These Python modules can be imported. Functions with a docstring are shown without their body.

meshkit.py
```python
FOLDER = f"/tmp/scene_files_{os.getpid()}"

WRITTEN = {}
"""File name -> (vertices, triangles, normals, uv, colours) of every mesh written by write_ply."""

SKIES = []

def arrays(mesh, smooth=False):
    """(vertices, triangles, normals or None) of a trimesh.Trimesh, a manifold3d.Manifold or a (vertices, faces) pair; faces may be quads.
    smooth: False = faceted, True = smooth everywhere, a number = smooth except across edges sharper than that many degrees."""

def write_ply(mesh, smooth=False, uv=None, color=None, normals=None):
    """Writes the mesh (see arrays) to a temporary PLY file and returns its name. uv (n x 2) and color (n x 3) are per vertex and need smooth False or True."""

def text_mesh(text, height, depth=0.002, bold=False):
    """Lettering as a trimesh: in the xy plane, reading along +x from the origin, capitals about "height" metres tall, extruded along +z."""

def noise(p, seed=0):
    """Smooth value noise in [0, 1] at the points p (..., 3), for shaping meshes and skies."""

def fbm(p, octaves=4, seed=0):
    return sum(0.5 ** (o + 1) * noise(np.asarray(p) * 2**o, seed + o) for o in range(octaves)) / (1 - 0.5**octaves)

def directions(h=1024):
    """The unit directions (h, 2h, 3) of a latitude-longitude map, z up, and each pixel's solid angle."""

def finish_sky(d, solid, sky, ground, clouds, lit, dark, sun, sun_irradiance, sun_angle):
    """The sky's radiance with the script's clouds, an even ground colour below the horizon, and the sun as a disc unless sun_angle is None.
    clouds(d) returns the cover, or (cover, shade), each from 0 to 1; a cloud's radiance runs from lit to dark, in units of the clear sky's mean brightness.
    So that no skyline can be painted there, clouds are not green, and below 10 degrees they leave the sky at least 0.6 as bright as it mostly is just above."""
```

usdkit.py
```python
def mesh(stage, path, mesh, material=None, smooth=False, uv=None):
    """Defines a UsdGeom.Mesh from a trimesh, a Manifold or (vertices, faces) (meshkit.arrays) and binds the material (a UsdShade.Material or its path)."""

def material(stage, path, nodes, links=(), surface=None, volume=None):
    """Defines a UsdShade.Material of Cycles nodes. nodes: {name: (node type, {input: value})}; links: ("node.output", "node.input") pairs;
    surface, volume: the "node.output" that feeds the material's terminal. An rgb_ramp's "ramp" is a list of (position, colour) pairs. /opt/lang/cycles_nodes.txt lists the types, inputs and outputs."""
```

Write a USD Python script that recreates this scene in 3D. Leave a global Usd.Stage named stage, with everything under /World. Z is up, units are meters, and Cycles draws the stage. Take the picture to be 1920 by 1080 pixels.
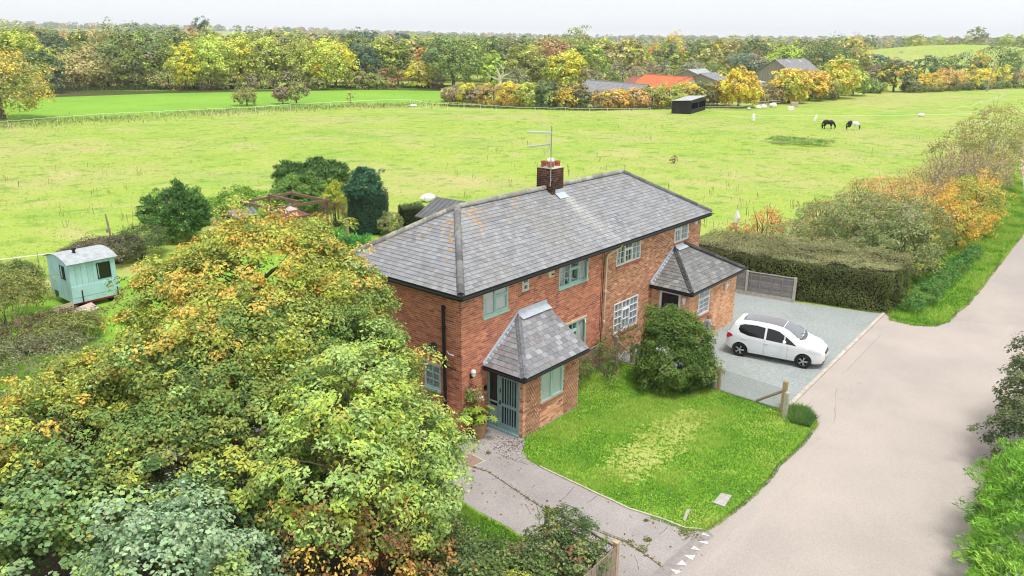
import math, random
import numpy as np, trimesh, manifold3d, shapely
from shapely.geometry import Polygon, box as sbox
from shapely.ops import unary_union
import usdkit, meshkit
from pxr import Usd, UsdGeom, UsdLux, UsdShade, Sdf, Gf, Vt

stage = Usd.Stage.CreateInMemory()
UsdGeom.SetStageUpAxis(stage, 'Z')
UsdGeom.SetStageMetersPerUnit(stage, 1.0)
UsdGeom.Xform.Define(stage, '/World')
UsdGeom.Scope.Define(stage, '/World/Looks')

# ------------------------------------------------------------------ camera, sky, sun, exposure
CAM = np.array([-17.498, -16.665, 12.935])
YAW, PITCH, ROLL, FPX = 0.8781, 0.3040, 0.0090, 1477.0
EXPOSURE = 1.10
HAZE = True
SKY_STRENGTH = 0.079
SUN_INT, SUN_ANGLE, SUN_ELEV, SUN_AZ = 0.40, 18.0, math.radians(73), math.radians(194)   # azimuth from +y clockwise towards +x
_cy, _sy, _cp, _sp = math.cos(YAW), math.sin(YAW), math.cos(PITCH), math.sin(PITCH)
FWD = np.array([_sy*_cp, _cy*_cp, -_sp]); _r = np.array([_cy, -_sy, 0.0]); _u = np.cross(_r, FWD)
RIGHT = math.cos(ROLL)*_r + math.sin(ROLL)*_u
UP = -math.sin(ROLL)*_r + math.cos(ROLL)*_u
cam = UsdGeom.Camera.Define(stage, '/World/camera')
cam.AddTransformOp().Set(Gf.Matrix4d(*RIGHT, 0, *UP, 0, *(-FWD), 0, *CAM, 1))
cam.CreateHorizontalApertureAttr(36.0); cam.CreateVerticalApertureAttr(20.25)
cam.CreateFocalLengthAttr(FPX/1920*36.0)
cam.CreateClippingRangeAttr((0.1, 60000.0))
cam.CreateExposureAttr(EXPOSURE)

sun_dir = np.array([math.sin(SUN_AZ)*math.cos(SUN_ELEV), math.cos(SUN_AZ)*math.cos(SUN_ELEV), math.sin(SUN_ELEV)])
usdkit.material(stage, '/World/Looks/sky_look', {
    'sky': ('sky_texture', {'sky_type': 'single_scattering', 'sun_disc': False, 'sun_elevation': SUN_ELEV, 'sun_rotation': SUN_AZ, 'altitude': 50.0, 'aerosol_density': 1.5}),
    'tc': ('texture_coordinate', {}),
    'map': ('mapping', {'scale': (1.2, 1.2, 5.0)}),
    'noise': ('noise_texture', {'scale': 1.6, 'detail': 5.0, 'roughness': 0.55}),
    'cover': ('rgb_ramp', {'ramp': [(0.0, (0.82,)*3), (0.45, (0.93,)*3), (1.0, (0.97,)*3)]}),
    'ctone': ('rgb_ramp', {'ramp': [(0.3, (6.05, 6.22, 6.4)), (0.7, (6.45, 6.52, 6.6))]}),
    'mix': ('mix_color', {}),
    'bg': ('background_shader', {'strength': SKY_STRENGTH}),
}, [('tc.generated', 'map.vector'), ('map.vector', 'noise.vector'), ('noise.fac', 'cover.fac'), ('noise.fac', 'ctone.fac'),
    ('cover.color', 'mix.fac'), ('sky.color', 'mix.a'), ('ctone.color', 'mix.b'), ('mix.result', 'bg.color')], surface='bg.background')
dome = UsdLux.DomeLight.Define(stage, '/World/sky')
UsdShade.MaterialBindingAPI.Apply(dome.GetPrim()).Bind(UsdShade.Material.Get(stage, '/World/Looks/sky_look'))
dome.GetPrim().SetCustomDataByKey('kind', 'structure')
sun = UsdLux.DistantLight.Define(stage, '/World/sun')
sun.CreateNormalizeAttr(True); sun.CreateIntensityAttr(SUN_INT); sun.CreateAngleAttr(SUN_ANGLE); sun.CreateColorAttr(Gf.Vec3f(1.0, 0.965, 0.92))
_z = sun_dir; _x = np.cross([0, 0, 1.0], _z); _x /= np.linalg.norm(_x); _yv = np.cross(_z, _x)
sun.AddTransformOp().Set(Gf.Matrix4d(*_x, 0, *_yv, 0, *_z, 0, 0, 0, 50, 1))

# ------------------------------------------------------------------ helpers
def rgb(r, g, b):
    """linear colour from sRGB 0..255"""
    c = np.array([r, g, b])/255.0
    return np.where(c < 0.04045, c/12.92, ((c+0.055)/1.055)**2.4)

def ray(px, py):
    d = FWD + (px-960)/FPX*RIGHT - (py-540)/FPX*UP
    return d
def spot(px, py, z=0.0):
    """a place in the plot, read off the survey photograph at height z"""
    d = ray(px, py); t = (z-CAM[2])/d[2]
    return CAM + t*d
def far_at(px, d):
    v = ray(px, 80)[:2]; v = v/np.linalg.norm(v)
    return CAM[:2] + v*d
def height_at(px, py, d):
    v = ray(px, py); return CAM[2] + v[2]/np.linalg.norm(v[:2])*d

class T:
    def __init__(s, path, org): s.path, s.org = path, np.array(org, float)
    @property
    def prim(s): return stage.GetPrimAtPath(s.path)
_used = {}
def numbered(parent, name):
    k = (parent, name); n = _used.get(k, 0); _used[k] = n+1
    return f'{parent}/{name}' + (f'_{n:03d}' if n else '')
def tag(p, label=None, cat=None, group=None, kind=None):
    p = p.prim if isinstance(p, T) else p
    for k, v in (('label', label), ('category', cat), ('group', group), ('kind', kind)):
        if v: p.SetCustomDataByKey(k, v)
    return p
def thing(name, label, cat, org=(0, 0, 0), group=None, rotz=None):
    path = numbered('/World', name)
    x = UsdGeom.Xform.Define(stage, path); x.AddTranslateOp().Set(Gf.Vec3d(*map(float, org)))
    if rotz is not None: x.AddRotateZOp().Set(math.degrees(rotz))
    t = T(path, org); t.rot = rotz
    tag(t, label, cat, group); return t
class M:
    """collects shapes of one mesh: triangles with a colour each"""
    def __init__(s): s.v, s.f, s.c, s.n = [], [], [], 0
    def add(s, v, f, c=(0.5, 0.5, 0.5)):
        v = np.asarray(v, float).reshape(-1, 3); f = np.asarray(f, int)
        if len(f) == 0: return s
        if f.shape[1] == 4: f = np.vstack([f[:, [0, 1, 2]], f[:, [0, 2, 3]]]) if np.ndim(c) == 1 else np.stack([f[:, [0, 1, 2]], f[:, [0, 2, 3]]], 1).reshape(-1, 3)
        c = np.asarray(c, float)
        c = np.broadcast_to(c, (len(f), 3)) if c.ndim == 1 else (np.repeat(c, len(f)//len(c), 0))
        s.v.append(v); s.f.append(f+s.n); s.c.append(c); s.n += len(v); return s
    def tm(s, m, c=(0.5, 0.5, 0.5)):
        if hasattr(m, 'to_mesh'):
            q = m.to_mesh(); return s.add(q.vert_properties[:, :3], q.tri_verts, c)
        return s.add(m.vertices, m.faces, c)
    def box(s, x0, x1, y0, y1, z0, z1, c=(0.5, 0.5, 0.5)):
        v, f = boxv((x0, y0, z0), (x1, y1, z1)); return s.add(v, f, c)
    def tube(s, pts, r, sides=6, c=(0.5, 0.5, 0.5), cap=True):
        v, f = tubev(pts, r, sides, cap); return s.add(v, f, c)
    def obox(s, cen, half, ax, c=(0.5, 0.5, 0.5)):
        v, f = oboxes(np.array([cen]), np.array([half]), np.array([ax])); return s.add(v, f, c)
    def arrays(s): return np.vstack(s.v), np.vstack(s.f), np.vstack(s.c)
BOXF = np.array([[0, 2, 3, 1], [4, 5, 7, 6], [0, 1, 5, 4], [2, 6, 7, 3], [0, 4, 6, 2], [1, 3, 7, 5]])
def boxv(lo, hi):
    v = np.array([[(lo, hi)[i][0], (lo, hi)[j][1], (lo, hi)[k][2]] for k in (0, 1) for j in (0, 1) for i in (0, 1)], float)
    return v, BOXF
SG = np.array([[i, j, k] for k in (-1, 1) for j in (-1, 1) for i in (-1, 1)], float)
def oboxes(cen, half, ax):
    """cen N,3  half N,3  ax N,3,3 (rows are axes)"""
    cen, half, ax = np.asarray(cen, float), np.asarray(half, float), np.asarray(ax, float)
    if ax.ndim == 2: ax = np.broadcast_to(ax, (len(cen), 3, 3))
    v = cen[:, None] + np.einsum('kc,nc,ncd->nkd', SG, half, ax)
    n = len(cen)
    f = (np.stack([BOXF[:, [0, 1, 2]], BOXF[:, [0, 2, 3]]], 1).reshape(1, 12, 3) + (np.arange(n)*8)[:, None, None]).reshape(-1, 3)
    det = np.linalg.det(ax); flip = np.repeat(det < 0, 12); f[flip] = f[flip][:, ::-1]
    return v.reshape(-1, 3), f
def tubev(pts, r, sides=6, cap=True):
    p = np.asarray(pts, float); r = np.broadcast_to(np.asarray(r, float), (len(p),))
    t = np.gradient(p, axis=0); t /= np.linalg.norm(t, axis=1, keepdims=True)+1e-12
    ref = np.array([0, 0, 1.0]) if abs(t[:, 2]).mean() < 0.8 else np.array([1.0, 0, 0])
    a = np.cross(t, ref); a /= np.linalg.norm(a, axis=1, keepdims=True)+1e-12; b = np.cross(t, a)
    an = np.arange(sides)*2*np.pi/sides
    v = (p[:, None]+r[:, None, None]*(np.cos(an)[None, :, None]*a[:, None]+np.sin(an)[None, :, None]*b[:, None])).reshape(-1, 3)
    i, j = np.meshgrid(np.arange(len(p)-1), np.arange(sides), indexing='ij')
    q = np.stack([i*sides+j, i*sides+(j+1) % sides, (i+1)*sides+(j+1) % sides, (i+1)*sides+j], -1).reshape(-1, 4)
    f = np.vstack([q[:, [0, 1, 2]], q[:, [0, 2, 3]]])
    if cap:
        k = np.arange(1, sides-1); z = np.zeros_like(k); e = (len(p)-1)*sides
        f = np.vstack([f, np.stack([z, k, k+1], 1), np.stack([z+e, k+1+e, k+e], 1)])
    return v, f
def lathe(profile, n=16):
    p = np.asarray(profile, float); an = np.arange(n)*2*np.pi/n
    v = np.stack([p[:, 0][:, None]*np.cos(an), p[:, 0][:, None]*np.sin(an), np.broadcast_to(p[:, 1][:, None], (len(p), n))], -1).reshape(-1, 3)
    i, j = np.meshgrid(np.arange(len(p)-1), np.arange(n), indexing='ij')
    return v, np.stack([i*n+j, i*n+(j+1) % n, (i+1)*n+(j+1) % n, (i+1)*n+j], -1).reshape(-1, 4)
def sheet(poly, z, rings=None):
    """a flat polygon as triangles at height z"""
    if not isinstance(poly, (Polygon, shapely.geometry.MultiPolygon)): poly = Polygon(poly)
    m = M()
    for g in getattr(poly, 'geoms', [poly]):
        v, f = trimesh.creation.triangulate_polygon(g, engine='earcut')
        m.add(np.column_stack([v, np.full(len(v), z)]), f)
    v, f, c = m.arrays()
    n = np.cross(v[f[:, 1]]-v[f[:, 0]], v[f[:, 2]]-v[f[:, 0]])[:, 2]
    f[n < 0] = f[n < 0][:, ::-1]
    return v, f
def extrude(poly, h):
    return trimesh.creation.extrude_polygon(poly, h, engine='earcut')
def put(parent, name, m, mat, smooth=False, kind=None, label=None):
    """one Mesh prim; parent a T (vertices are taken into its frame) or a path of a mesh T"""
    if isinstance(m, M): v, f, c = m.arrays()
    elif isinstance(m, tuple): v, f = np.asarray(m[0], float), np.asarray(m[1], int); c = m[2] if len(m) > 2 else None
    else: mm = M().tm(m); v, f, c = mm.arrays(); c = None
    if f.shape[1] == 4: f = np.vstack([f[:, [0, 1, 2]], f[:, [0, 2, 3]]])
    org = parent.org if parent else np.zeros(3)
    v = v-org
    rot = getattr(parent, 'rot', None)
    path = numbered(parent.path if parent else '/World', name)
    if smooth is not False and smooth is not True:
        key = trimesh.Trimesh(v, f, process=False)
        key.merge_vertices(digits_vertex=5)
        v, f, n = meshkit.arrays(key, smooth); c = None if c is None or len(c) != len(f) else c
    elif smooth is True: v, f, n = meshkit.arrays((v, f), True)
    else: n = None
    me = UsdGeom.Mesh.Define(stage, path)
    me.CreatePointsAttr(Vt.Vec3fArray.FromNumpy(np.ascontiguousarray(v, np.float32)))
    me.CreateFaceVertexCountsAttr(Vt.IntArray.FromNumpy(np.full(len(f), 3, np.int32)))
    me.CreateFaceVertexIndicesAttr(Vt.IntArray.FromNumpy(np.ascontiguousarray(f, np.int32).ravel()))
    me.CreateSubdivisionSchemeAttr('none')
    if n is not None:
        me.CreateNormalsAttr(Vt.Vec3fArray.FromNumpy(np.ascontiguousarray(n, np.float32))); me.SetNormalsInterpolation('vertex')
    if c is not None:
        UsdGeom.PrimvarsAPI(me).CreatePrimvar('tint', Sdf.ValueTypeNames.Color3fArray, 'uniform').Set(Vt.Vec3fArray.FromNumpy(np.ascontiguousarray(c, np.float32)))
    UsdShade.MaterialBindingAPI.Apply(me.GetPrim()).Bind(mat)
    t = T(path, org); t.rot = rot
    tag(t, label, kind=kind); return t
def solo(name, m, mat, label, cat, group=None, smooth=False, kind=None):
    t = put(None, name, m, mat, smooth); tag(t, label, cat, group, kind); return t
def copy_of(src, name, loc, label, cat, group=None, rotz=0.0, scale=None):
    path = numbered('/World', name)
    x = UsdGeom.Xform.Define(stage, path); x.AddTranslateOp().Set(Gf.Vec3d(*map(float, loc))); x.AddRotateZOp().Set(math.degrees(rotz))
    if scale is not None: x.AddScaleOp().Set(Gf.Vec3f(*([scale]*3 if np.ndim(scale) == 0 else scale)))
    x.GetPrim().GetReferences().AddInternalReference(src); x.GetPrim().SetInstanceable(True)
    t = T(path, loc); tag(t, label, cat, group)
    return t

# ------------------------------------------------------------------ materials
def mat(name, color=None, rough=0.8, metal=0.0, noise=None, bump=None, tint=False, spec=0.3, coat=0.0, extra=None):
    """noise: (scale, amount[, stretch xyz]); bump: (scale, strength, distance)"""
    N = {'p': ('principled_bsdf', {'roughness': rough, 'metallic': metal, 'specular_ior_level': spec, 'coat_weight': coat})}; L = []
    N['geo'] = ('geometry', {})
    src = None
    if tint: N['at'] = ('attribute', {'attribute': 'tint'}); src = 'at.color'
    if noise:
        sc, am = noise[0], noise[1]; st = noise[2] if len(noise) > 2 else (1, 1, 1)
        N['mp'] = ('mapping', {'scale': st}); N['nz'] = ('noise_texture', {'scale': sc, 'detail': 6.0, 'roughness': 0.6})
        lo, hi = max(0, 1-am), 1+am
        N['rm'] = ('rgb_ramp', {'ramp': [(0.28, (lo,)*3), (0.72, (hi,)*3)]})
        N['mx'] = ('mix', {'mix_type': 'multiply', 'fac': 1.0})
        L += [('geo.position', 'mp.vector'), ('mp.vector', 'nz.vector'), ('nz.fac', 'rm.fac'), ('rm.color', 'mx.color2')]
        if src: L.append((src, 'mx.color1'))
        else: N['mx'][1]['color1'] = color
        src = 'mx.color'
    if src: L.append((src, 'p.base_color'))
    else: N['p'][1]['base_color'] = color
    if bump:
        N['bn'] = ('noise_texture', {'scale': bump[0], 'detail': 5.0, 'roughness': 0.65}); N['bp'] = ('bump', {'strength': bump[1], 'distance': bump[2]})
        L += [('geo.position', 'bn.vector'), ('bn.fac', 'bp.height'), ('bp.normal', 'p.normal')]
    return usdkit.material(stage, '/World/Looks/'+name, N, L, surface='p.BSDF')
def leafmat(name, trans=0.28, rough=0.55, spec=0.25):
    return usdkit.material(stage, '/World/Looks/'+name, {
        'at': ('attribute', {'attribute': 'tint'}), 'p': ('principled_bsdf', {'roughness': rough, 'specular_ior_level': spec}),
        't': ('translucent_bsdf', {}), 'br': ('brightness_contrast', {'bright': 0.02}), 'mx': ('mix_closure', {'fac': trans})},
        [('at.color', 'p.base_color'), ('at.color', 't.color'), ('p.BSDF', 'mx.closure1'), ('t.BSDF', 'mx.closure2')], surface='mx.closure')
LEAF = leafmat('leaf_look', .16); LEAFGLOSS = leafmat('glossy_leaf_look', 0.12, 0.42, 0.4); NEEDLE = leafmat('needle_look', 0.12, 0.6, 0.2); BLADE = leafmat('grass_blade_look', 0.35, 0.6, 0.2)
BARK = mat('bark_look', (0.13, 0.10, 0.075), 0.9, noise=(6, .5), bump=(14, .6, .02))
PALEBARK = mat('pale_dead_wood_look', (0.55, 0.5, 0.43), 0.85, noise=(5, .25))
TINT = mat('plain_tint_look', tint=True, rough=0.7)
WHITE = mat('white_paint_look', (0.78, 0.79, 0.79), 0.4, spec=0.4, noise=(3, .05))
MINT = mat('mint_paint_look', (0.42, 0.60, 0.55), 0.45, spec=0.4, noise=(4, .06))
BLACK = mat('black_plastic_look', (0.018, 0.018, 0.02), 0.35, spec=0.4)
LEAD = mat('lead_flashing_look', (0.45, 0.50, 0.56), 0.55, spec=0.4, noise=(5, .15))
CONC = mat('concrete_post_look', (0.46, 0.42, 0.36), 0.9, noise=(9, .25), bump=(60, .3, .004))
WOOD = mat('weathered_timber_look', (0.30, 0.245, 0.19), 0.85, noise=(5, .35, (1, 1, 6)), bump=(30, .4, .004))
GLASS = usdkit.material(stage, '/World/Looks/window_glass_look', {'t': ('transparent_bsdf', {'color': (0.93, 0.95, 0.95)}), 'g': ('glossy_bsdf', {'roughness': 0.02, 'color': (0.9, 0.95, 1.0)}), 'lw': ('layer_weight', {'blend': .5}), 'fr': ('rgb_ramp', {'ramp': [(0, (.05,)*3), (.55, (.10,)*3), (.8, (.28,)*3), (1, (.9,)*3)]}), 'm': ('mix_closure', {})},
    [('lw.facing', 'fr.fac'), ('fr.color', 'm.fac'), ('t.BSDF', 'm.closure1'), ('g.BSDF', 'm.closure2')], surface='m.closure')
WIRE = mat('galvanised_wire_look', (0.36, 0.37, 0.37), 0.5, metal=0.5)
TAPE = mat('white_fence_tape_look', (0.75, 0.75, 0.72), 0.7)

# ------------------------------------------------------------------ foliage
def unit(v): return v/(np.linalg.norm(v, axis=-1, keepdims=True)+1e-12)
def cards(cen, nrm, along, size, aspect, col, rng, fold=0.25, lobes=False, wild=0.0):
    """one leaf per row: a folded diamond (2 triangles) or, with lobes, a scalloped leaf of 6 triangles"""
    n = len(cen); nrm = unit(nrm); a = along-nrm*(along*nrm).sum(-1, keepdims=True); a = unit(a); b = np.cross(nrm, a)
    size = np.broadcast_to(size, (n,))[:, None]; w = size*aspect
    if not lobes:
        base = cen-a*size*.5; tip = cen+a*size*.5
        lift = nrm*w*fold
        l, r = cen+b*w*.5+lift, cen-b*w*.5+lift
        v = np.stack([base, r, tip, l], 1).reshape(-1, 3)
        f = (np.array([[0, 1, 2], [0, 2, 3]])[None]+(np.arange(n)*4)[:, None, None]).reshape(-1, 3)
        return v, f, np.repeat(col, 2, 0)
    prof = [(-.5, 0), (-.18, .30), (.02, .26), (.14, .5), (.3, .3), (.5, .0), (.3, -.3), (.14, -.5), (.02, -.26), (-.18, -.30)]
    pts = [cen+a*size*u+b*w*q+nrm*w*fold*abs(q) for u, q in prof]
    v = np.stack(pts, 1).reshape(-1, 3)
    tri = np.array([[0, 9, 1], [1, 9, 8], [1, 8, 2], [2, 8, 7], [2, 7, 3], [3, 7, 6], [3, 6, 4], [4, 6, 5]])
    f = (tri[None]+(np.arange(n)*10)[:, None, None]).reshape(-1, 3)
    return v, f, np.repeat(col, len(tri), 0)
def pick(palette, n, rng):
    w = np.array([p[0] for p in palette], float); c = np.array([p[1] for p in palette], float)
    return c[rng.choice(len(w), n, p=w/w.sum())]
def clumps_on(blobs, n, rng, low=-0.45, inner=0.62, rough=0.22, nscale=1.7, gaps=None):
    """places on the outside of a union of ellipsoids, with the outward direction; the outline is uneven"""
    b = np.array(blobs, float); area = (b[:, 3]*b[:, 4]+b[:, 3]*b[:, 5]+b[:, 4]*b[:, 5])
    out_p, out_d, got = [], [], 0
    while got < n:
        k = rng.choice(len(b), n*2, p=area/area.sum())
        d = unit(rng.normal(size=(n*2, 3))); ok = d[:, 2] > low; d, k = d[ok], k[ok]
        rr = 1-np.abs(rng.normal(0, .13, len(d))); rr = np.clip(rr, .45, 1)
        sh = rng.random(len(d)) < .14; rr = np.where(sh, 1+np.abs(rng.normal(0, .15, len(d))), rr)
        wob = 1-rough+2*rough*meshkit.noise(d*nscale+k[:, None]*7.3, 5)
        p = b[k, :3]+d*b[k, 3:6]*(rr*wob)[:, None]
        q = ((p[:, None]-b[None, :, :3])/b[None, :, 3:6]); q = np.sqrt((q**2).sum(-1)); q[np.arange(len(p)), k] = 9
        keep = q.min(1) > inner
        if gaps: keep &= (meshkit.noise(p*gaps[0], 31) > gaps[1]) | (rng.random(len(p)) < .12)
        out_p.append(p[keep]); out_d.append(d[keep]); got += keep.sum()
    return np.vstack(out_p)[:n], np.vstack(out_d)[:n]
def foliage(blobs, n_clump, per, clump_r, leaf, palette, seed, low=-0.45, aspect=.6, jitter=.13, lobes=False, flat=.65, up=.5, wild=.7, inner=.62, rough=.22, topcol=None, spray=False, mixc=.14, nscale=1.7, fold=.25, bright=1.55, gaps=None):
    rng = np.random.default_rng(seed)
    cp, cd = clumps_on(blobs, n_clump, rng, low, inner, rough, nscale, gaps)
    main_ = [q for q in palette if q[0] >= .45] or palette; w_ = np.array([q[0] for q in main_], float); cw_ = np.cumsum(w_/w_.sum()); u_ = np.argsort(np.argsort(meshkit.noise(cp/(clump_r*3.2), seed % 89)+rng.normal(0, .13, n_clump)))/n_clump
    base = np.array([q[1] for q in main_], float)[np.minimum(np.searchsorted(cw_, u_), len(w_)-1)]
    if topcol is not None:   # a share of the upper clumps has turned already
        b = np.array(blobs); z0, z1 = (b[:, 2]-b[:, 5]).min(), (b[:, 2]+b[:, 5]).max()
        h = np.clip((cp[:, 2]-z0)/(z1-z0), 0, 1); nz = meshkit.noise(cp*.55, seed % 97)
        m = np.clip((h+.5*(nz-.5)-topcol[0])/.3, 0, 1)*topcol[2]
        use = rng.random(n_clump) < m
        base[use] = pick(topcol[1], use.sum(), rng)
    sz = clump_r*rng.uniform(.6, 1.35, n_clump)
    k = np.repeat(np.arange(n_clump), per); n = len(k)
    loc = unit(rng.normal(size=(n, 3))); face = unit(cd+np.array([0, 0, .8]))[k]; dt = (loc*face).sum(1); back = (dt < -.1) & (rng.random(n) < .8); loc[back] -= 2*dt[back][:, None]*face[back]
    off = loc*np.array([1, 1, flat])*np.clip(1-np.abs(rng.normal(0, .28, n)), .15, 1)[:, None]
    p = cp[k]+off*sz[k][:, None]*1.05
    nrm = cd[k]*.35+loc*.55+np.array([0, 0, up])+rng.normal(size=(n, 3))*wild*.55
    along = (cd[k]*1.0+np.array([0, 0, .35])+rng.normal(size=(n, 3))*.35) if spray else rng.normal(size=(n, 3))+cd[k]*.4
    if spray: nrm = rng.normal(size=(n, 3))+np.array([0, 0, .8])
    c = base[k]
    other = pick(palette, n, rng); mm = (rng.random(n) < mixc)[:, None]; c = np.where(mm, other, c)
    c = np.clip(c*bright*(1+rng.normal(0, jitter, (n, 1)))*(1+rng.normal(0, .06, (n, 3))), .004, .9)
    return cards(p, nrm, along, leaf*rng.uniform(.5, 1.4, n), aspect, c, rng, lobes=lobes, fold=fold)
def limb_tree(org, top, r0, blobs, n, seed, sides=6, twigs=0):
    """a tapered trunk from org up to top with n limbs reaching into the crown"""
    rng = np.random.default_rng(seed); m = M(); org, top = np.array(org, float), np.array(top, float)
    pts = [org+(top-org)*t+np.array([*rng.normal(0, .02*np.linalg.norm(top-org), 2), 0])*(0 < t < 1) for t in np.linspace(0, 1, 6)]
    pts[0] = pts[0]-np.array([0, 0, .15])
    m.tube(pts, np.linspace(r0*1.25, r0*.35, 6)*np.array([1.15, 1, 1, 1, 1, 1]), sides)
    b = np.array(blobs)
    for i in range(n):
        t = rng.uniform(.3, .95); a = org+(top-org)*t; q = b[i % len(b)]
        d = unit(rng.normal(size=3)); d[2] = abs(d[2])*.7
        e = q[:3]+d*q[3:6]*.8; mid = (a+e)/2+np.array([0, 0, .08*np.linalg.norm(e-a)])
        m.tube([a, mid, e], [r0*.42*(1.1-t*.6), r0*.24, r0*.05], 5)
    for i in range(twigs):
        q = b[i % len(b)]; d = unit(rng.normal(size=3)); d[2] = abs(d[2])*.8; d = unit(d); e = q[:3]+d*q[3:6]*rng.uniform(.85, 1.1); a = q[:3]+d*q[3:6]*.3+rng.normal(0, .15, 3); m.tube([a, (a+e)/2+rng.normal(0, .10, 3), e], [.026, .017, .006], 4, cap=False)
    return m
# ------------------------------------------------------------------ the ground and its surfaces
def ss(a, b, x): t = np.clip((x-a)/(b-a), 0, 1); return t*t*(3-2*t)
HILLH = 15.0
def terrain(x, y):
    """height of the land: level round the house, a green rise beyond the farm, wooded ridges far away"""
    dx, dy = x-CAM[0], y-CAM[1]; d = np.hypot(dx, dy)+1e-6
    az = np.arctan2(dx*_cy-dy*_sy, dx*_sy+dy*_cy)          # to the right of the view axis
    right = np.exp(-((az-.50)/.16)**2)
    hill = right*(HILLH*ss(380, 640, d)-9*ss(690, 1000, d))
    n = meshkit.noise(np.stack([x/900, y/900, np.zeros_like(x)], -1), 3)
    left = ss(.12, -.42, az)
    ridge = ss(1300, 3600, d)*(16+22*left+16*(n-.5))*ss(14000, 5000, d)
    low = (-5.0*ss(450, 900, d)+3.0*left*ss(240, 500, d))
    return np.where(d < 240, 0, hill+ridge+low)
rr = np.concatenate([np.linspace(0, 240, 26), np.geomspace(250, 9000, 120)])
aa = np.linspace(0, 2*np.pi, 361)[:-1]
gx = CAM[0]+rr[:, None]*np.sin(aa)[None]; gy = CAM[1]+rr[:, None]*np.cos(aa)[None]
gz = terrain(gx, gy)
i, j = np.meshgrid(np.arange(len(rr)-1), np.arange(360), indexing='ij')
gq = np.stack([i*360+j, (i+1)*360+j, (i+1)*360+(j+1) % 360, i*360+(j+1) % 360], -1).reshape(-1, 4)[:, ::-1]

def groundmat(name, ramps, rough=.95, bump=None, fine=None):
    """colours mixed by noises of world position. ramps: [(scale, stretch, ramp)] first gives the colour, later ones (scale, stretch, [(pos, mask)], colour) are mixed over it; fine: (scale, amount)"""
    N = {'geo': ('geometry', {}), 'p': ('principled_bsdf', {'roughness': rough, 'specular_ior_level': .15})}; L = []
    src = None
    for k, r in enumerate(ramps):
        N[f'm{k}'] = ('mapping', {'scale': r[1], 'location': (k*13.7, k*7.1, 0)}); N[f'n{k}'] = ('noise_texture', {'scale': r[0], 'detail': 7.0, 'roughness': .6}); N[f'r{k}'] = ('rgb_ramp', {'ramp': r[2]})
        L += [('geo.position', f'm{k}.vector'), (f'm{k}.vector', f'n{k}.vector'), (f'n{k}.fac', f'r{k}.fac')]
        if k == 0: src = 'r0.color'
        else:
            N[f'x{k}'] = ('mix_color', {'b': r[3]}); L += [(f'r{k}.color', f'x{k}.fac'), (src, f'x{k}.a')]; src = f'x{k}.result'
    if fine:
        N['nf'] = ('noise_texture', {'scale': fine[0], 'detail': 4.0, 'roughness': .7}); N['rf'] = ('rgb_ramp', {'ramp': [(.3, (1-fine[1],)*3), (.7, (1+fine[1],)*3)]}); N['xf'] = ('mix', {'mix_type': 'multiply', 'fac': 1.0})
        L += [('geo.position', 'nf.vector'), ('nf.fac', 'rf.fac'), ('rf.color', 'xf.color2'), (src, 'xf.color1')]; src = 'xf.color'
    L.append((src, 'p.base_color'))
    if bump:
        N['bn'] = ('noise_texture', {'scale': bump[0], 'detail': 5.0, 'roughness': .7}); N['bp'] = ('bump', {'strength': bump[1], 'distance': bump[2]})
        L += [('geo.position', 'bn.vector'), ('bn.fac', 'bp.height'), ('bp.normal', 'p.normal')]
    return usdkit.material(stage, '/World/Looks/'+name, N, L, surface='p.BSDF')
g1 = lambda v: (v, v, v)
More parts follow.
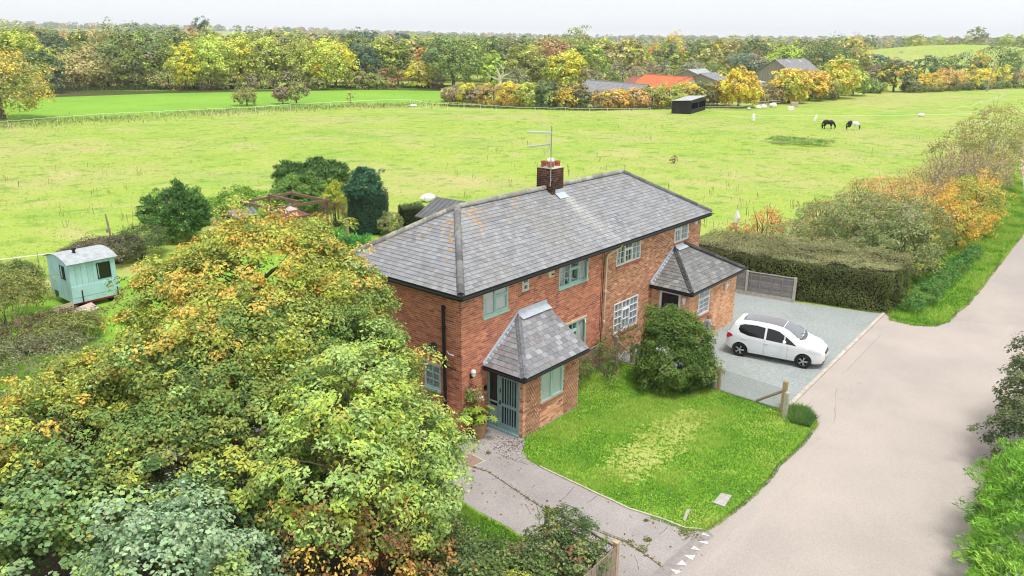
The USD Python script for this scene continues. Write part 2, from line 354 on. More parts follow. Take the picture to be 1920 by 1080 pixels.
MEADOW = groundmat('meadow_look', [
    (.06, (1, 1, 1), [(.25, (.22, .365, .050)), (.5, (.315, .415, .070)), (.72, (.18, .345, .045))]),
    (.045, (1, .7, 1), [(.48, g1(0)), (.64, g1(.65))], (.42, .385, .16)),
    (.18, (1, .6, 1), [(.52, g1(0)), (.66, g1(.6))], (.45, .40, .18)),
    (.8, (1, 1, 1), [(.52, g1(0)), (.68, g1(.55))], (.45, .40, .16)),
    (.4, (1, 1, 1), [(.53, g1(0)), (.66, g1(.75))], (.15, .29, .035)),
    ], bump=(2.5, .6, .12), fine=(5, .22))
LUSH = groundmat('lush_pasture_look', [(.05, (1, 1, 1), [(.3, (.16, .33, .035)), (.6, (.22, .40, .045)), (.8, (.25, .39, .055))]), (.4, (1, 1, 1), [(.6, g1(0)), (.75, g1(.4))], (.33, .38, .10))], bump=(3, .5, .08), fine=(4, .15))
LAWN = groundmat('lawn_look', [(.45, (1, 1, 1), [(.32, (.10, .25, .024)), (.5, (.20, .385, .036)), (.68, (.33, .45, .075))]), (2.5, (1, 1, 1), [(.58, g1(0)), (.75, g1(.6))], (.33, .38, .10))], bump=(14, .9, .05), fine=(20, .35))
SCALP = groundmat('scalped_turf_look', [(1.2, (1, 1, 1), [(.3, (.33, .42, .08)), (.55, (.44, .49, .13)), (.75, (.50, .46, .19))]), (5, (1, 1, 1), [(.55, g1(0)), (.7, g1(.7))], (.22, .36, .04))], bump=(20, .9, .04), fine=(28, .3))
SOIL = groundmat('leaf_litter_look', [(.8, (1, 1, 1), [(.3, (.045, .035, .022)), (.6, (.075, .06, .035)), (.8, (.05, .075, .02))])], bump=(10, .9, .08), fine=(15, .4))
WOODFLOOR = groundmat('woodland_floor_look', [(.05, (1, 1, 1), [(.3, (.05, .07, .02)), (.5, (.075, .085, .028)), (.7, (.11, .085, .03))])], fine=(.6, .4))
ROADM = groundmat('road_surface_look', [
    (.25, (1, 1, 1), [(.3, (.365, .318, .288)), (.5, (.410, .358, .322)), (.7, (.450, .390, .345))]),
    (.12, (.25, 1, 1), [(.50, g1(0)), (.64, g1(.8))], (.345, .310, .292)),
    (1.3, (1, 1, 1), [(.62, g1(0)), (.72, g1(.45))], (.46, .385, .32)),
    (.7, (1, 1, 1), [(.68, g1(0)), (.74, g1(.5))], (.27, .24, .22)),
    (.22, (.12, 1.4, 1), [(.56, g1(0)), (.66, g1(.45))], (.50, .43, .38)), (34, (1, 1, 1), [(.60, g1(0)), (.70, g1(.55))], (.22, .20, .19)), (50, (1, 1, 1), [(.60, g1(0)), (.72, g1(.5))], (.62, .56, .5))], bump=(60, .35, .012), fine=(16, .10))
DRIVE = groundmat('concrete_drive_look', [
    (.5, (1, 1, 1), [(.3, (.285, .258, .250)), (.55, (.350, .318, .305)), (.75, (.40, .362, .345))]),
    (1.6, (1, 1, 1), [(.56, g1(0)), (.7, g1(.6))], (.29, .265, .25)),
    (.8, (1, 1, 1), [(.66, g1(0)), (.74, g1(.5))], (.50, .47, .44)),
    (40, (1, 1, 1), [(.60, g1(0)), (.70, g1(.55))], (.20, .18, .17))], bump=(45, .35, .012), fine=(14, .14))
GRAVEL = groundmat('gravel_look', [
    (.3, (1, 1, 1), [(.3, (.285, .315, .305)), (.6, (.34, .372, .358)), (.8, (.38, .39, .37))]),
    (.9, (1, 1, 1), [(.62, g1(0)), (.74, g1(.5))], (.40, .39, .34)),
    (26, (1, 1, 1), [(.53, g1(0)), (.63, g1(.8))], (.15, .17, .17)), (38, (1, 1, 1), [(.55, g1(0)), (.66, g1(.8))], (.62, .64, .62))], bump=(30, .9, .03), fine=(12, .16))
gm = M(); gm.add(np.stack([gx, gy, gz], -1).reshape(-1, 3), gq)
tag(put(None, 'ground', gm, MEADOW, smooth=True), kind='structure')

def struct(name, poly, z, m): return tag(put(None, name, sheet(poly, z), m), kind='structure')
def wobble(pts, amp, seed, step=.5):
    """an uneven edge along a polyline"""
    p = np.array(pts, float); out = []
    for a, b in zip(p[:-1], p[1:]):
        n = max(2, int(np.linalg.norm(b-a)/step)); t = np.linspace(0, 1, n, endpoint=False)[:, None]; out.append(a+(b-a)*t)
    out = np.vstack(out+[p[-1:]]); q = np.column_stack([out, np.zeros(len(out))])
    out += amp*np.stack([meshkit.fbm(q*1.7, 3, seed)-.5, meshkit.fbm(q*1.7+40, 3, seed)-.5], -1)
    return [tuple(v) for v in out]
# far pasture in front of the wood, its far edge under the trees
lush = [spot(-60, 236)[:2], spot(200, 219)[:2], spot(480, 207)[:2], spot(700, 194)[:2], spot(845, 192)[:2], spot(850, 150)[:2], spot(600, 150)[:2], spot(300, 155)[:2], spot(-60, 163)[:2]]
struct('far_pasture', wobble(lush+[lush[0]], 3, 4, 8), .004, LUSH)
# woodland floor under the trees
wf = [far_at(px, d) for px, d in ((-80, 205), (300, 215), (700, 222), (900, 215), (1130, 208), (1130, 238), (-80, 238))]
struct('woodland_floor', wf, .008, WOODFLOOR)
road_l = [(-60, -8.7), (-6, -8.75), (-2.1, -8.75), (.45, -8.85), (2.4, -9.0), (4, -9.05), (5.4, -8.95), (7.2, -9.0), (9.0, -8.85), (9.7, -8.3), (10.0, -7.62), (23.25, -7.22), (22.5, -7.8), (22.4, -8.7), (22.9, -9.45), (24.2, -9.85), (25.6, -9.8), (27.3, -9.95), (31, -9.9), (35.7, -9.8), (49.3, -9.5), (60, -8.1), (90, -3.5), (140, 3)]
road_r = [(140, -5), (90, -11), (60, -15.0), (30, -15.6), (12, -15.2), (3, -15.9), (-60, -16)]
road_poly = Polygon(wobble(road_l[:12], .10, 7, .35)+wobble(road_l[12:], .16, 8, .35)[:]+road_r).buffer(0)
struct('road', road_poly, .008, ROADM)
# concrete drive in two slabs with a weedy joint between them
joint = [spot(857, 868)[:2], spot(915, 885)[:2], spot(1030, 962)[:2], spot(1180, 1020)[:2], spot(1245, 1066)[:2]]
edge_r = [(1.25, -1.75), (.62, -2.15), (.30, -2.6), (.18, -3.2), (.12, -4.6), (.02, -6.6), (.16, -7.7), (.20, -8.3), (.45, -8.72)]
drive_poly = Polygon(wobble(edge_r, .07, 9, .3)+[(-2.2, -8.72), (-3.4, -8.74), (-3.2, -6.0), (-2.95, -4.6), (-2.9, -3.2), (-2.75, -1.8), (-4.5, -.5), (-9, -.2), (-9, 7), (.04, 7), (.04, .04), (1.32, .04), (1.32, -1.7)]).buffer(0)
jl = shapely.geometry.LineString([(-1.3, 9)]+[tuple(p) for p in joint]+[(-2.0, -9.2)]).buffer(.012)
struct('concrete_drive', drive_poly.difference(jl), .012, DRIVE)
struct('drive_joint_soil', jl.intersection(drive_poly), .010, SOIL)
# darker threshold strip between drive and lane with its white give-way triangles
STRIP = mat('threshold_strip_look', (.275, .245, .235), .9, noise=(5, .2), bump=(50, .3, .01))
struct('threshold_strip', Polygon([(.58, -8.72), (-2.6, -8.60), (-6, -8.62), (-6, -8.98), (-2.6, -9.0), (.42, -9.06)]), .014, STRIP)
# gravel forecourt
gravel_poly = Polygon([(9.32, 1.5), (9.32, -7.45), (10.0, -7.5), (23.2, -7.12), (22.6, -5), (22.1, -3.3), (21.6, 0), (21.4, 5), (16.6, 5), (16.6, 1.5)])
struct('gravel_forecourt', gravel_poly, .016, GRAVEL)
# lawns
lawn_poly = Polygon(wobble([(1.25, -1.75), (.62, -2.15), (.30, -2.6), (.18, -3.2), (.12, -4.6), (.02, -6.6), (.16, -7.7), (.20, -8.3), (.55, -8.75), (2.4, -8.97), (4, -9.0), (5.4, -8.9), (7.2, -8.95), (9.0, -8.8), (9.7, -8.25), (9.9, -7.5)], .10, 9, .3)+[(9.3, -7.4), (9.3, .1), (1.2, .1)]).buffer(0)
struct('lawn', lawn_poly, .014, LAWN)
verge_poly = Polygon(wobble([(23.4, -7.3), (22.5, -7.8), (22.4, -8.7), (22.9, -9.45), (24.2, -9.85), (25.6, -9.8), (27.3, -9.95), (31, -9.9), (35.7, -9.8), (49.3, -9.5), (60, -8.1), (90, -3.5)], .16, 8, .35)+[(90, 0), (57, -6), (26, -6)]).buffer(0)
struct('verge', verge_poly, .020, LAWN)
struct('back_garden_lawn', Polygon([(-9, 7), (17, 7), (21, 12), (21.5, 24.5), (18, 27), (14, 29), (4, 27), (1, 27.5), (-6, 28), (-9, 20)]), .006, LUSH)
struct('side_strip_grass', Polygon(wobble([(-2.75, -1.8), (-2.9, -3.2), (-2.95, -4.6), (-3.25, -6.4)], .12, 11, .3)+[(-9, -6.4), (-9, -.2), (-4.5, -.5)]).buffer(0), .018, LAWN)
patch = Polygon([spot(*p)[:2] for p in ((1130, 880), (1180, 905), (1240, 880), (1300, 810), (1330, 775), (1280, 765), (1230, 790), (1170, 840))]).buffer(.3).buffer(-.15)
_r = np.random.default_rng(6); _q = []
while len(_q) < 1000:
    a = _r.uniform(patch.bounds[:2], patch.bounds[2:])+_r.normal(0, .25, 2); dd = patch.exterior.distance(shapely.Point(a))*(1 if patch.contains(shapely.Point(a)) else -1)
    if _r.random() < np.clip(.10+dd*.55, .0, .5): _q.append(shapely.Point(a).buffer(_r.uniform(.03, .075), 2))
_sc = unary_union(_q).intersection(lawn_poly)
struct('scalped_turf', _sc, .0185, SCALP)
patch = _sc

def blades(poly, n, h, seed, cols, patchy=None, width=.012, lean=.5):
    rng = np.random.default_rng(seed); x0, y0, x1, y1 = poly.bounds; pts = np.zeros((0, 2))
    while len(pts) < n:
        q = rng.uniform((x0, y0), (x1, y1), (n*2, 2)); ok = shapely.contains_xy(poly, q[:, 0], q[:, 1]); pts = np.vstack([pts, q[ok]])
    p = pts[:n]; q3 = np.column_stack([p, np.zeros(n)])
    t = .5+1.5*(meshkit.fbm(q3*.9, 4, seed)-.5); hh = h*(.45+1.1*t)*rng.uniform(.6, 1.4, n)
    c = np.array([np.interp(t+rng.normal(0, .08, n), [.3, .5, .7], [cols[i][k] for i in range(3)]) for k in range(3)]).T*rng.uniform(.75, 1.25, (n, 1))
    if patchy is not None:
        inside = shapely.contains_xy(patchy, p[:, 0], p[:, 1]); hh[inside] *= .6; c[inside] = c[inside]*.35+np.array([.46, .50, .14])*.65
    a = rng.uniform(0, 2*np.pi, n); l = rng.normal(0, lean, (n, 2))*hh[:, None]
    w = width*rng.uniform(.6, 1.4, n)
    b = np.column_stack([p, np.full(n, .012)]); dx = np.column_stack([np.cos(a)*w, np.sin(a)*w, np.zeros(n)])
    tip = b+np.column_stack([l, hh])
    v = np.stack([b-dx, b+dx, tip], 1).reshape(-1, 3); f = np.arange(n*3).reshape(-1, 3)
    return v, f, np.clip(c, .01, .8)
GC = [(.13, .28, .035), (.25, .44, .055), (.38, .51, .10)]
tag(put(None, 'lawn_grass', blades(lawn_poly, 95000, .055, 31, GC, patch), BLADE), 'bright green tufted grass of the front lawn', 'grass', kind='stuff')
tag(put(None, 'verge_grass', blades(verge_poly.intersection(sbox(20, -12, 75, 0)), 60000, .13, 32, GC, width=.02), BLADE), 'long green grass on the verge between hedge and lane', 'grass', kind='stuff')
tag(put(None, 'strip_grass', blades(Polygon([(-2.85, -1.8), (-3.0, -3.2), (-3.05, -4.6), (-3.3, -6.0), (-4.3, -6), (-4.3, -1.2)]), 14000, .09, 33, GC), BLADE), 'narrow strip of grass along the near side of the concrete drive', 'grass', kind='stuff')
fr_ = lawn_poly.buffer(.14).difference(lawn_poly).intersection(sbox(-.3, -9.6, 10.3, -7.3)); EARTH = groundmat('edge_earth_look', [(2.0, (1, 1, 1), [(.3, (.19, .15, .11)), (.6, (.26, .21, .16)), (.8, (.17, .18, .08))])], bump=(30, .8, .02), fine=(25, .4))
wob_ = lambda g, am, sd: Polygon(wobble(list(g.exterior.coords), am, sd, .12)).buffer(0)
struct('lawn_edge_soil', wob_(lawn_poly.buffer(.06), .22, 91).difference(drive_poly).intersection(sbox(.4, -9.6, 10.3, -7.2)), .0105, EARTH)
struct('verge_edge_soil', wob_(verge_poly.buffer(.07), .28, 92).intersection(sbox(20, -11, 80, -5)), .0105, EARTH)
tag(put(None, 'edge_grass', blades(fr_, 2600, .07, 36, GC), BLADE), 'ragged grass blades growing over the lane edge of the front lawn', 'grass', kind='stuff')
tag(put(None, 'verge_edge_grass', blades(verge_poly.buffer(.16).difference(verge_poly).intersection(sbox(20, -11, 70, -7.5)), 3200, .10, 37, GC, width=.016), BLADE), 'ragged grass blades growing over the lane edge of the verge', 'grass', kind='stuff')
# rough tufts over the near part of the meadow
def tufts(seed, n, pred, hmin, hmax, cols, dens=None):
    rng = np.random.default_rng(seed); out = []
    d = np.sqrt(rng.uniform(46**2, 150**2, n*3)); px = rng.uniform(-60, 1950, n*3)
    v = FWD[:2]/np.linalg.norm(FWD[:2]); rt = np.array([v[1], -v[0]]); an = np.arctan((px-960)/FPX)
    xy = CAM[:2]+d[:, None]*(np.cos(an)[:, None]*v+np.sin(an)[:, None]*rt)
    ok = pred(xy); xy = xy[ok][:n]; n = len(xy); q3 = np.column_stack([xy, np.zeros(n)])
    t = meshkit.fbm(q3*.12, 4, seed)
    k = np.repeat(np.arange(n), 5); m = len(k); r = rng.uniform(hmin, hmax, n)[k]*(.6+.8*t[k])
    a = rng.uniform(0, 2*np.pi, m); b = np.column_stack([xy[k]+rng.normal(0, .07, (m, 2)), np.zeros(m)])
    dx = np.column_stack([np.cos(a), np.sin(a), np.zeros(m)])*(r*.16)[:, None]; tip = b+np.column_stack([rng.normal(0, .35, (m, 2))*r[:, None], r])
    c = np.array([np.interp(t[k]+rng.normal(0, .06, m), [.35, .5, .65], [cols[i][q] for i in range(3)]) for q in range(3)]).T*rng.uniform(.7, 1.25, (m, 1))
    return np.stack([b-dx, b+dx, tip], 1).reshape(-1, 3), np.arange(m*3).reshape(-1, 3), np.clip(c, .01, .8)
inmeadow = lambda q: ((q[:, 1] > 30) | (q[:, 0] > 26)) & (q[:, 1] > -6+.05*q[:, 0]) & ~((q[:, 0] < 24) & (q[:, 1] < 36)) & ~((q[:, 0] < 52) & (q[:, 1] < 4))
tag(put(None, 'meadow_tufts', tufts(41, 24000, inmeadow, .04, .12, [(.23, .345, .045), (.33, .42, .065), (.48, .44, .19)]), BLADE), 'rough yellow green grass tufts over the big meadow', 'grass', kind='stuff')
# ------------------------------------------------------------------ the two semi-detached houses
HL, HD, ZE, OV, RISE, PARTY = 16.685, 5.606, 5.198, .364, 1.95, 8.42
HH = HD/2
left_house = thing('brick_house', 'redder left house of the pair with pale green windows and a green porch door', 'house', (4.2, 2.8, 0))
right_house = thing('brick_house', 'right half of the semi-detached pair, tan brick with white windows and a dark porch door', 'house', (12.5, 2.8, 0))
def brickmat(name):
    return usdkit.material(stage, '/World/Looks/'+name, {
        'at': ('attribute', {'attribute': 'tint'}), 'geo': ('geometry', {}), 'n': ('noise_texture', {'scale': 18.0, 'detail': 5.0, 'roughness': .65}), 'r': ('rgb_ramp', {'ramp': [(.3, g1(.78)), (.7, g1(1.18))]}),
        'big': ('noise_texture', {'scale': .6, 'detail': 4.0}), 'rb': ('rgb_ramp', {'ramp': [(.35, g1(.88)), (.65, g1(1.08))]}), 'm': ('mix', {'mix_type': 'multiply', 'fac': 1.0}), 'm2': ('mix', {'mix_type': 'multiply', 'fac': 1.0}),
        'bn': ('noise_texture', {'scale': 90.0, 'detail': 3.0}), 'bp': ('bump', {'strength': .4, 'distance': .003}), 'p': ('principled_bsdf', {'roughness': .9, 'specular_ior_level': .15})},
        [('geo.position', 'n.vector'), ('geo.position', 'big.vector'), ('geo.position', 'bn.vector'), ('n.fac', 'r.fac'), ('big.fac', 'rb.fac'), ('at.color', 'm.color1'), ('r.color', 'm.color2'), ('m.color', 'm2.color1'), ('rb.color', 'm2.color2'), ('m2.color', 'p.base_color'), ('bn.fac', 'bp.height'), ('bp.normal', 'p.normal')], surface='p.BSDF')
BRICK = brickmat('brick_look')
MORT_L = mat('pink_mortar_look', (.76, .60, .49), .95, noise=(7, .18), bump=(50, .3, .004))
MORT_R = mat('sandy_mortar_look', (.78, .63, .48), .95, noise=(7, .18), bump=(50, .3, .004))
MORT_P = mat('porch_mortar_look', (.64, .45, .33), .95, noise=(7, .18), bump=(50, .3, .004))
brighter = lambda p, k: [(w, tuple(np.array(q)*k*[1.42, 1.74, 2.02])) for w, q in p]
PAL_L = brighter([(4, (.285, .088, .045)), (3, (.24, .072, .040)), (1.2, (.20, .062, .037)), (2, (.33, .11, .056)), (.25, (.14, .048, .036))], 1.45)
PAL_R = brighter([(4, (.30, .125, .060)), (3, (.255, .095, .050)), (2, (.20, .075, .042)), (2, (.36, .165, .085))], 1.4)
PAL_P1 = brighter([(4, (.42, .185, .105)), (3, (.37, .14, .075)), (2, (.46, .22, .13)), (1, (.29, .095, .055)), (.4, (.21, .07, .05))], 1.25)
PAL_P2 = brighter([(4, (.42, .195, .095)), (3, (.38, .16, .075)), (2, (.46, .23, .12)), (.8, (.30, .115, .06))], 1.25)
PAL_CH = [(3, (.060, .033, .028)), (3, (.09, .042, .033)), (1.5, (.14, .062, .045)), (1.5, (.045, .03, .028))]

class Face:
    """a wall plane: origin, U along it, N outward"""
    def __init__(s, o, U, N): s.o, s.U, s.N = np.array(o, float), np.array(U, float), np.array(N, float); s.ax = np.array([s.U, s.N, [0, 0, 1.0]])
    def at(s, u, d, z): return s.o+np.multiply.outer(np.asarray(u, float), s.U)+np.multiply.outer(np.asarray(d, float), s.N)+np.multiply.outer(np.asarray(z, float), [0, 0, 1.0])
    def box(s, m, u0, u1, d0, d1, z0, z1, c=(.5, .5, .5)): return m.obox(s.at((u0+u1)/2, (d0+d1)/2, (z0+z1)/2), ((u1-u0)/2, abs(d1-d0)/2, (z1-z0)/2), s.ax, c)
def wall_panel(face, u0, u1, z0, z1, holes, thick=.22):
    poly = sbox(u0, z0, u1, z1).difference(unary_union([sbox(*h) for h in holes])) if holes else sbox(u0, z0, u1, z1)
    m = M()
    for g in getattr(poly, 'geoms', [poly]):
        e = extrude(g, thick); v = e.vertices; m.add(face.at(v[:, 0], v[:, 2]-thick, v[:, 1]), e.faces if True else 0)
    return m
def bricks(face, u0, u1, z0, z1, holes, pal, seed, course=.0765, length=.225, proud=.008, gap=.0135):
    rng = np.random.default_rng(seed); C, Hf, K = [], [], []
    nr = int((z1-z0)/course); course = (z1-z0)/nr
    for r in range(nr):
        za, zb = z0+r*course, z0+(r+1)*course-gap
        us = np.arange(u0-(r % 2)*length/2, u1, length)
        for a in us:
            segs = [(max(a, u0), min(a+length-gap, u1))]
            for (ha, hz0, hb, hz1) in holes:
                if zb > hz0+.01 and za < hz1-.01:
                    nx = []
                    for s0, s1 in segs:
                        if s1 <= ha or s0 >= hb: nx.append((s0, s1))
                        else:
                            if s0 < ha: nx.append((s0, ha))
                            if s1 > hb: nx.append((hb, s1))
                    segs = nx
            for s0, s1 in segs:
                if s1-s0 > .03: C.append(((s0+s1)/2, (za+zb)/2)); Hf.append((s1-s0, zb-za))
    C, Hf = np.array(C), np.array(Hf); n = len(C)
    pr = proud+rng.uniform(-.003, .003, n)
    cen = face.at(C[:, 0], pr-.03, C[:, 1]); half = np.column_stack([Hf[:, 0]/2, np.full(n, .03), Hf[:, 1]/2])
    col = pick(pal, n, rng)*rng.uniform(.85, 1.15, (n, 1))
    return cen, half, np.broadcast_to(face.ax, (n, 3, 3)), col
def lay_pieces(sets, house, piece, mat_, n_single, rest_name, rank=None):
    """sets: [(parent, cen, half, ax, col)]: the nearest n_single pieces become parts, the rest one part"""
    cen = np.vstack([s[1] for s in sets]); half = np.vstack([s[2] for s in sets]); ax = np.concatenate([s[3] for s in sets]); col = np.vstack([s[4] for s in sets])
    par = np.concatenate([np.full(len(s[1]), i) for i, s in enumerate(sets)])
    d = np.linalg.norm(cen-CAM, axis=1) if rank is None else rank(cen, par)
    order = np.argsort(d, kind='stable'); single, rest = order[:n_single], order[n_single:]
    for i in single:
        m = M(); m.obox(cen[i], half[i], ax[i], col[i]); put(sets[par[i]][0], piece, m, mat_)
    v, f = oboxes(cen[rest], half[rest], ax[rest]); put(house, rest_name, (v, f, np.repeat(col[rest], 12, 0)), mat_, kind='stuff')

front = Face((0, 0, 0), (1, 0, 0), (0, -1, 0)); gable = Face((0, 0, 0), (0, -1, 0), (-1, 0, 0))
W1, W2, W3, W4 = (1.08, 4.05, 2.37, 4.93), (3.15, 4.45, 3.52, 4.95), (5.32, 4.07, 7.2, 4.95), (5.32, 1.25, 7.2, 2.46)
W5, W6, W7 = (9.28, 4.08, 11.18, 4.95), (9.28, 1.08, 11.22, 2.44), (14.13, 4.15, 15.47, 5.04)
WL = (-1.75, 1.45, -.98, 2.34)     # window in the left wall (u = -y)
ZW = ZE-.02
holes_l, holes_r = [W1, W2, W3, W4], [W5, W6, W7]
wl_front = put(left_house, 'front_wall', wall_panel(front, 0, PARTY, 0, ZW, holes_l), MORT_L)
wl_side = put(left_house, 'side_wall', wall_panel(gable, -HD, -.22, 0, ZW, [WL]), MORT_L)
wr_front = put(right_house, 'front_wall', wall_panel(front, PARTY, HL, 0, ZW, holes_r), MORT_R)
BACKB = usdkit.material(stage, '/World/Looks/rear_brick_look', {'g': ('geometry', {}), 'cx': ('separate_xyz', {}), 'cc': ('combine_xyz', {}), 'ad': ('math', {'math_type': 'add'}), 'b': ('brick_texture', {'color1': (.28, .10, .05), 'color2': (.2, .07, .04), 'mortar': (.5, .35, .25), 'scale': 1.0, 'mortar_size': .006, 'brick_width': .225, 'row_height': .076}), 'p': ('principled_bsdf', {'roughness': .9})},
    [('g.position', 'cx.vector'), ('cx.x', 'ad.value1'), ('cx.y', 'ad.value2'), ('ad.value', 'cc.x'), ('cx.z', 'cc.y'), ('cc.vector', 'b.vector'), ('b.color', 'p.base_color')], surface='p.BSDF')
put(left_house, 'rear_wall', M().box(.22, PARTY, HD-.22, HD, 0, ZW), BACKB)
put(right_house, 'rear_wall', M().box(PARTY, HL-.22, HD-.22, HD, 0, ZW), BACKB)
put(right_house, 'side_wall', M().box(HL-.22, HL, .22, HD, 0, ZW), BACKB)
put(left_house, 'upper_floor', M().box(.3, PARTY-.05, .3, HD-.3, 2.65, 2.8), TINT); put(right_house, 'upper_floor', M().box(PARTY+.05, HL-.3, .3, HD-.3, 2.65, 2.8), TINT)

# porches
P1x0, P1x1, P1d, P1e, P1r = 1.289, 4.5, 1.601, 2.325, 3.66
P2x0, P2x1, P2d, P2e, P2r = 12.374, 17.1, 1.877, 2.645, 3.96
p1f, p1s = Face((0, -P1d, 0), (1, 0, 0), (0, -1, 0)), Face((P1x0, 0, 0), (0, -1, 0), (-1, 0, 0))
p2f, p2s = Face((0, -P2d, 0), (1, 0, 0), (0, -1, 0)), Face((P2x0, 0, 0), (0, -1, 0), (-1, 0, 0))
PW1 = (2.27, .95, 3.54, 2.06); PD1 = (.03, .0, 1.44, 2.15)      # u along -y for doors
PW2 = (13.24, 1.25, 14.33, 2.40); PD2 = (.42, 0, 1.46, 2.48)
pw1 = put(left_house, 'porch_front_wall', wall_panel(p1f, P1x0, P1x1, 0, P1e-.03, [PW1], .2), MORT_P)
pw1s = put(left_house, 'porch_side_wall', wall_panel(p1s, .01, P1d-.201, 0, P1e-.03, [PD1], .2), MORT_P)
put(left_house, 'porch_end_wall', M().box(P1x1-.2, P1x1, -P1d+.2, -.008, 0, P1e-.03), BACKB)
pw2 = put(right_house, 'porch_front_wall', wall_panel(p2f, P2x0, P2x1, 0, P2e-.03, [PW2], .2), MORT_R)
pw2s = put(right_house, 'porch_side_wall', wall_panel(p2s, .01, P2d-.201, 0, P2e-.03, [PD2], .2), MORT_R)
put(right_house, 'porch_end_wall', M().box(P2x1-.2, P2x1, -P2d+.2, -.008, 0, P2e-.03), BACKB)
def cen_set(parent, a): return (parent, *a)
porch1_hole = (P1x0-.02, 0, P1x1, P1e-.05); porch2_hole = (P2x0, 0, P2x1, P2e-.05)
setsL = [cen_set(wl_front, bricks(front, -.007, PARTY, .0, ZW-.02, holes_l+[(P1x0+.01, 0, P1x1-.01, P1e-.08)], PAL_L, 1)), cen_set(wl_side, bricks(gable, -HD, .007, .0, ZW-.02, [WL], PAL_L, 2)),
         cen_set(pw1, bricks(p1f, P1x0-.007, P1x1, 0, P1e-.05, [PW1], PAL_P1, 3)), cen_set(pw1s, bricks(p1s, .01, P1d+.007, 0, P1e-.05, [PD1], PAL_P1, 4))]
lay_pieces(setsL, left_house, 'brick', BRICK, 300, 'brickwork')
setsR = [cen_set(wr_front, bricks(front, PARTY, HL, 0, ZW-.02, holes_r+[(P2x0+.01, 0, HL, P2e-.08)], PAL_R, 5)),
         cen_set(pw2, bricks(p2f, P2x0-.007, P2x1, 0, P2e-.05, [PW2], PAL_P2, 6)), cen_set(pw2s, bricks(p2s, .01, P2d+.007, 0, P2e-.05, [PD2], PAL_P2, 7))]
lay_pieces(setsR, right_house, 'brick', BRICK, 300, 'brickwork')
put(left_house, 'damp_course_plinth', M().box(P1x0-.012, P1x1+.01, -P1d-.014, -P1d+.01, 0, .06), CONC)

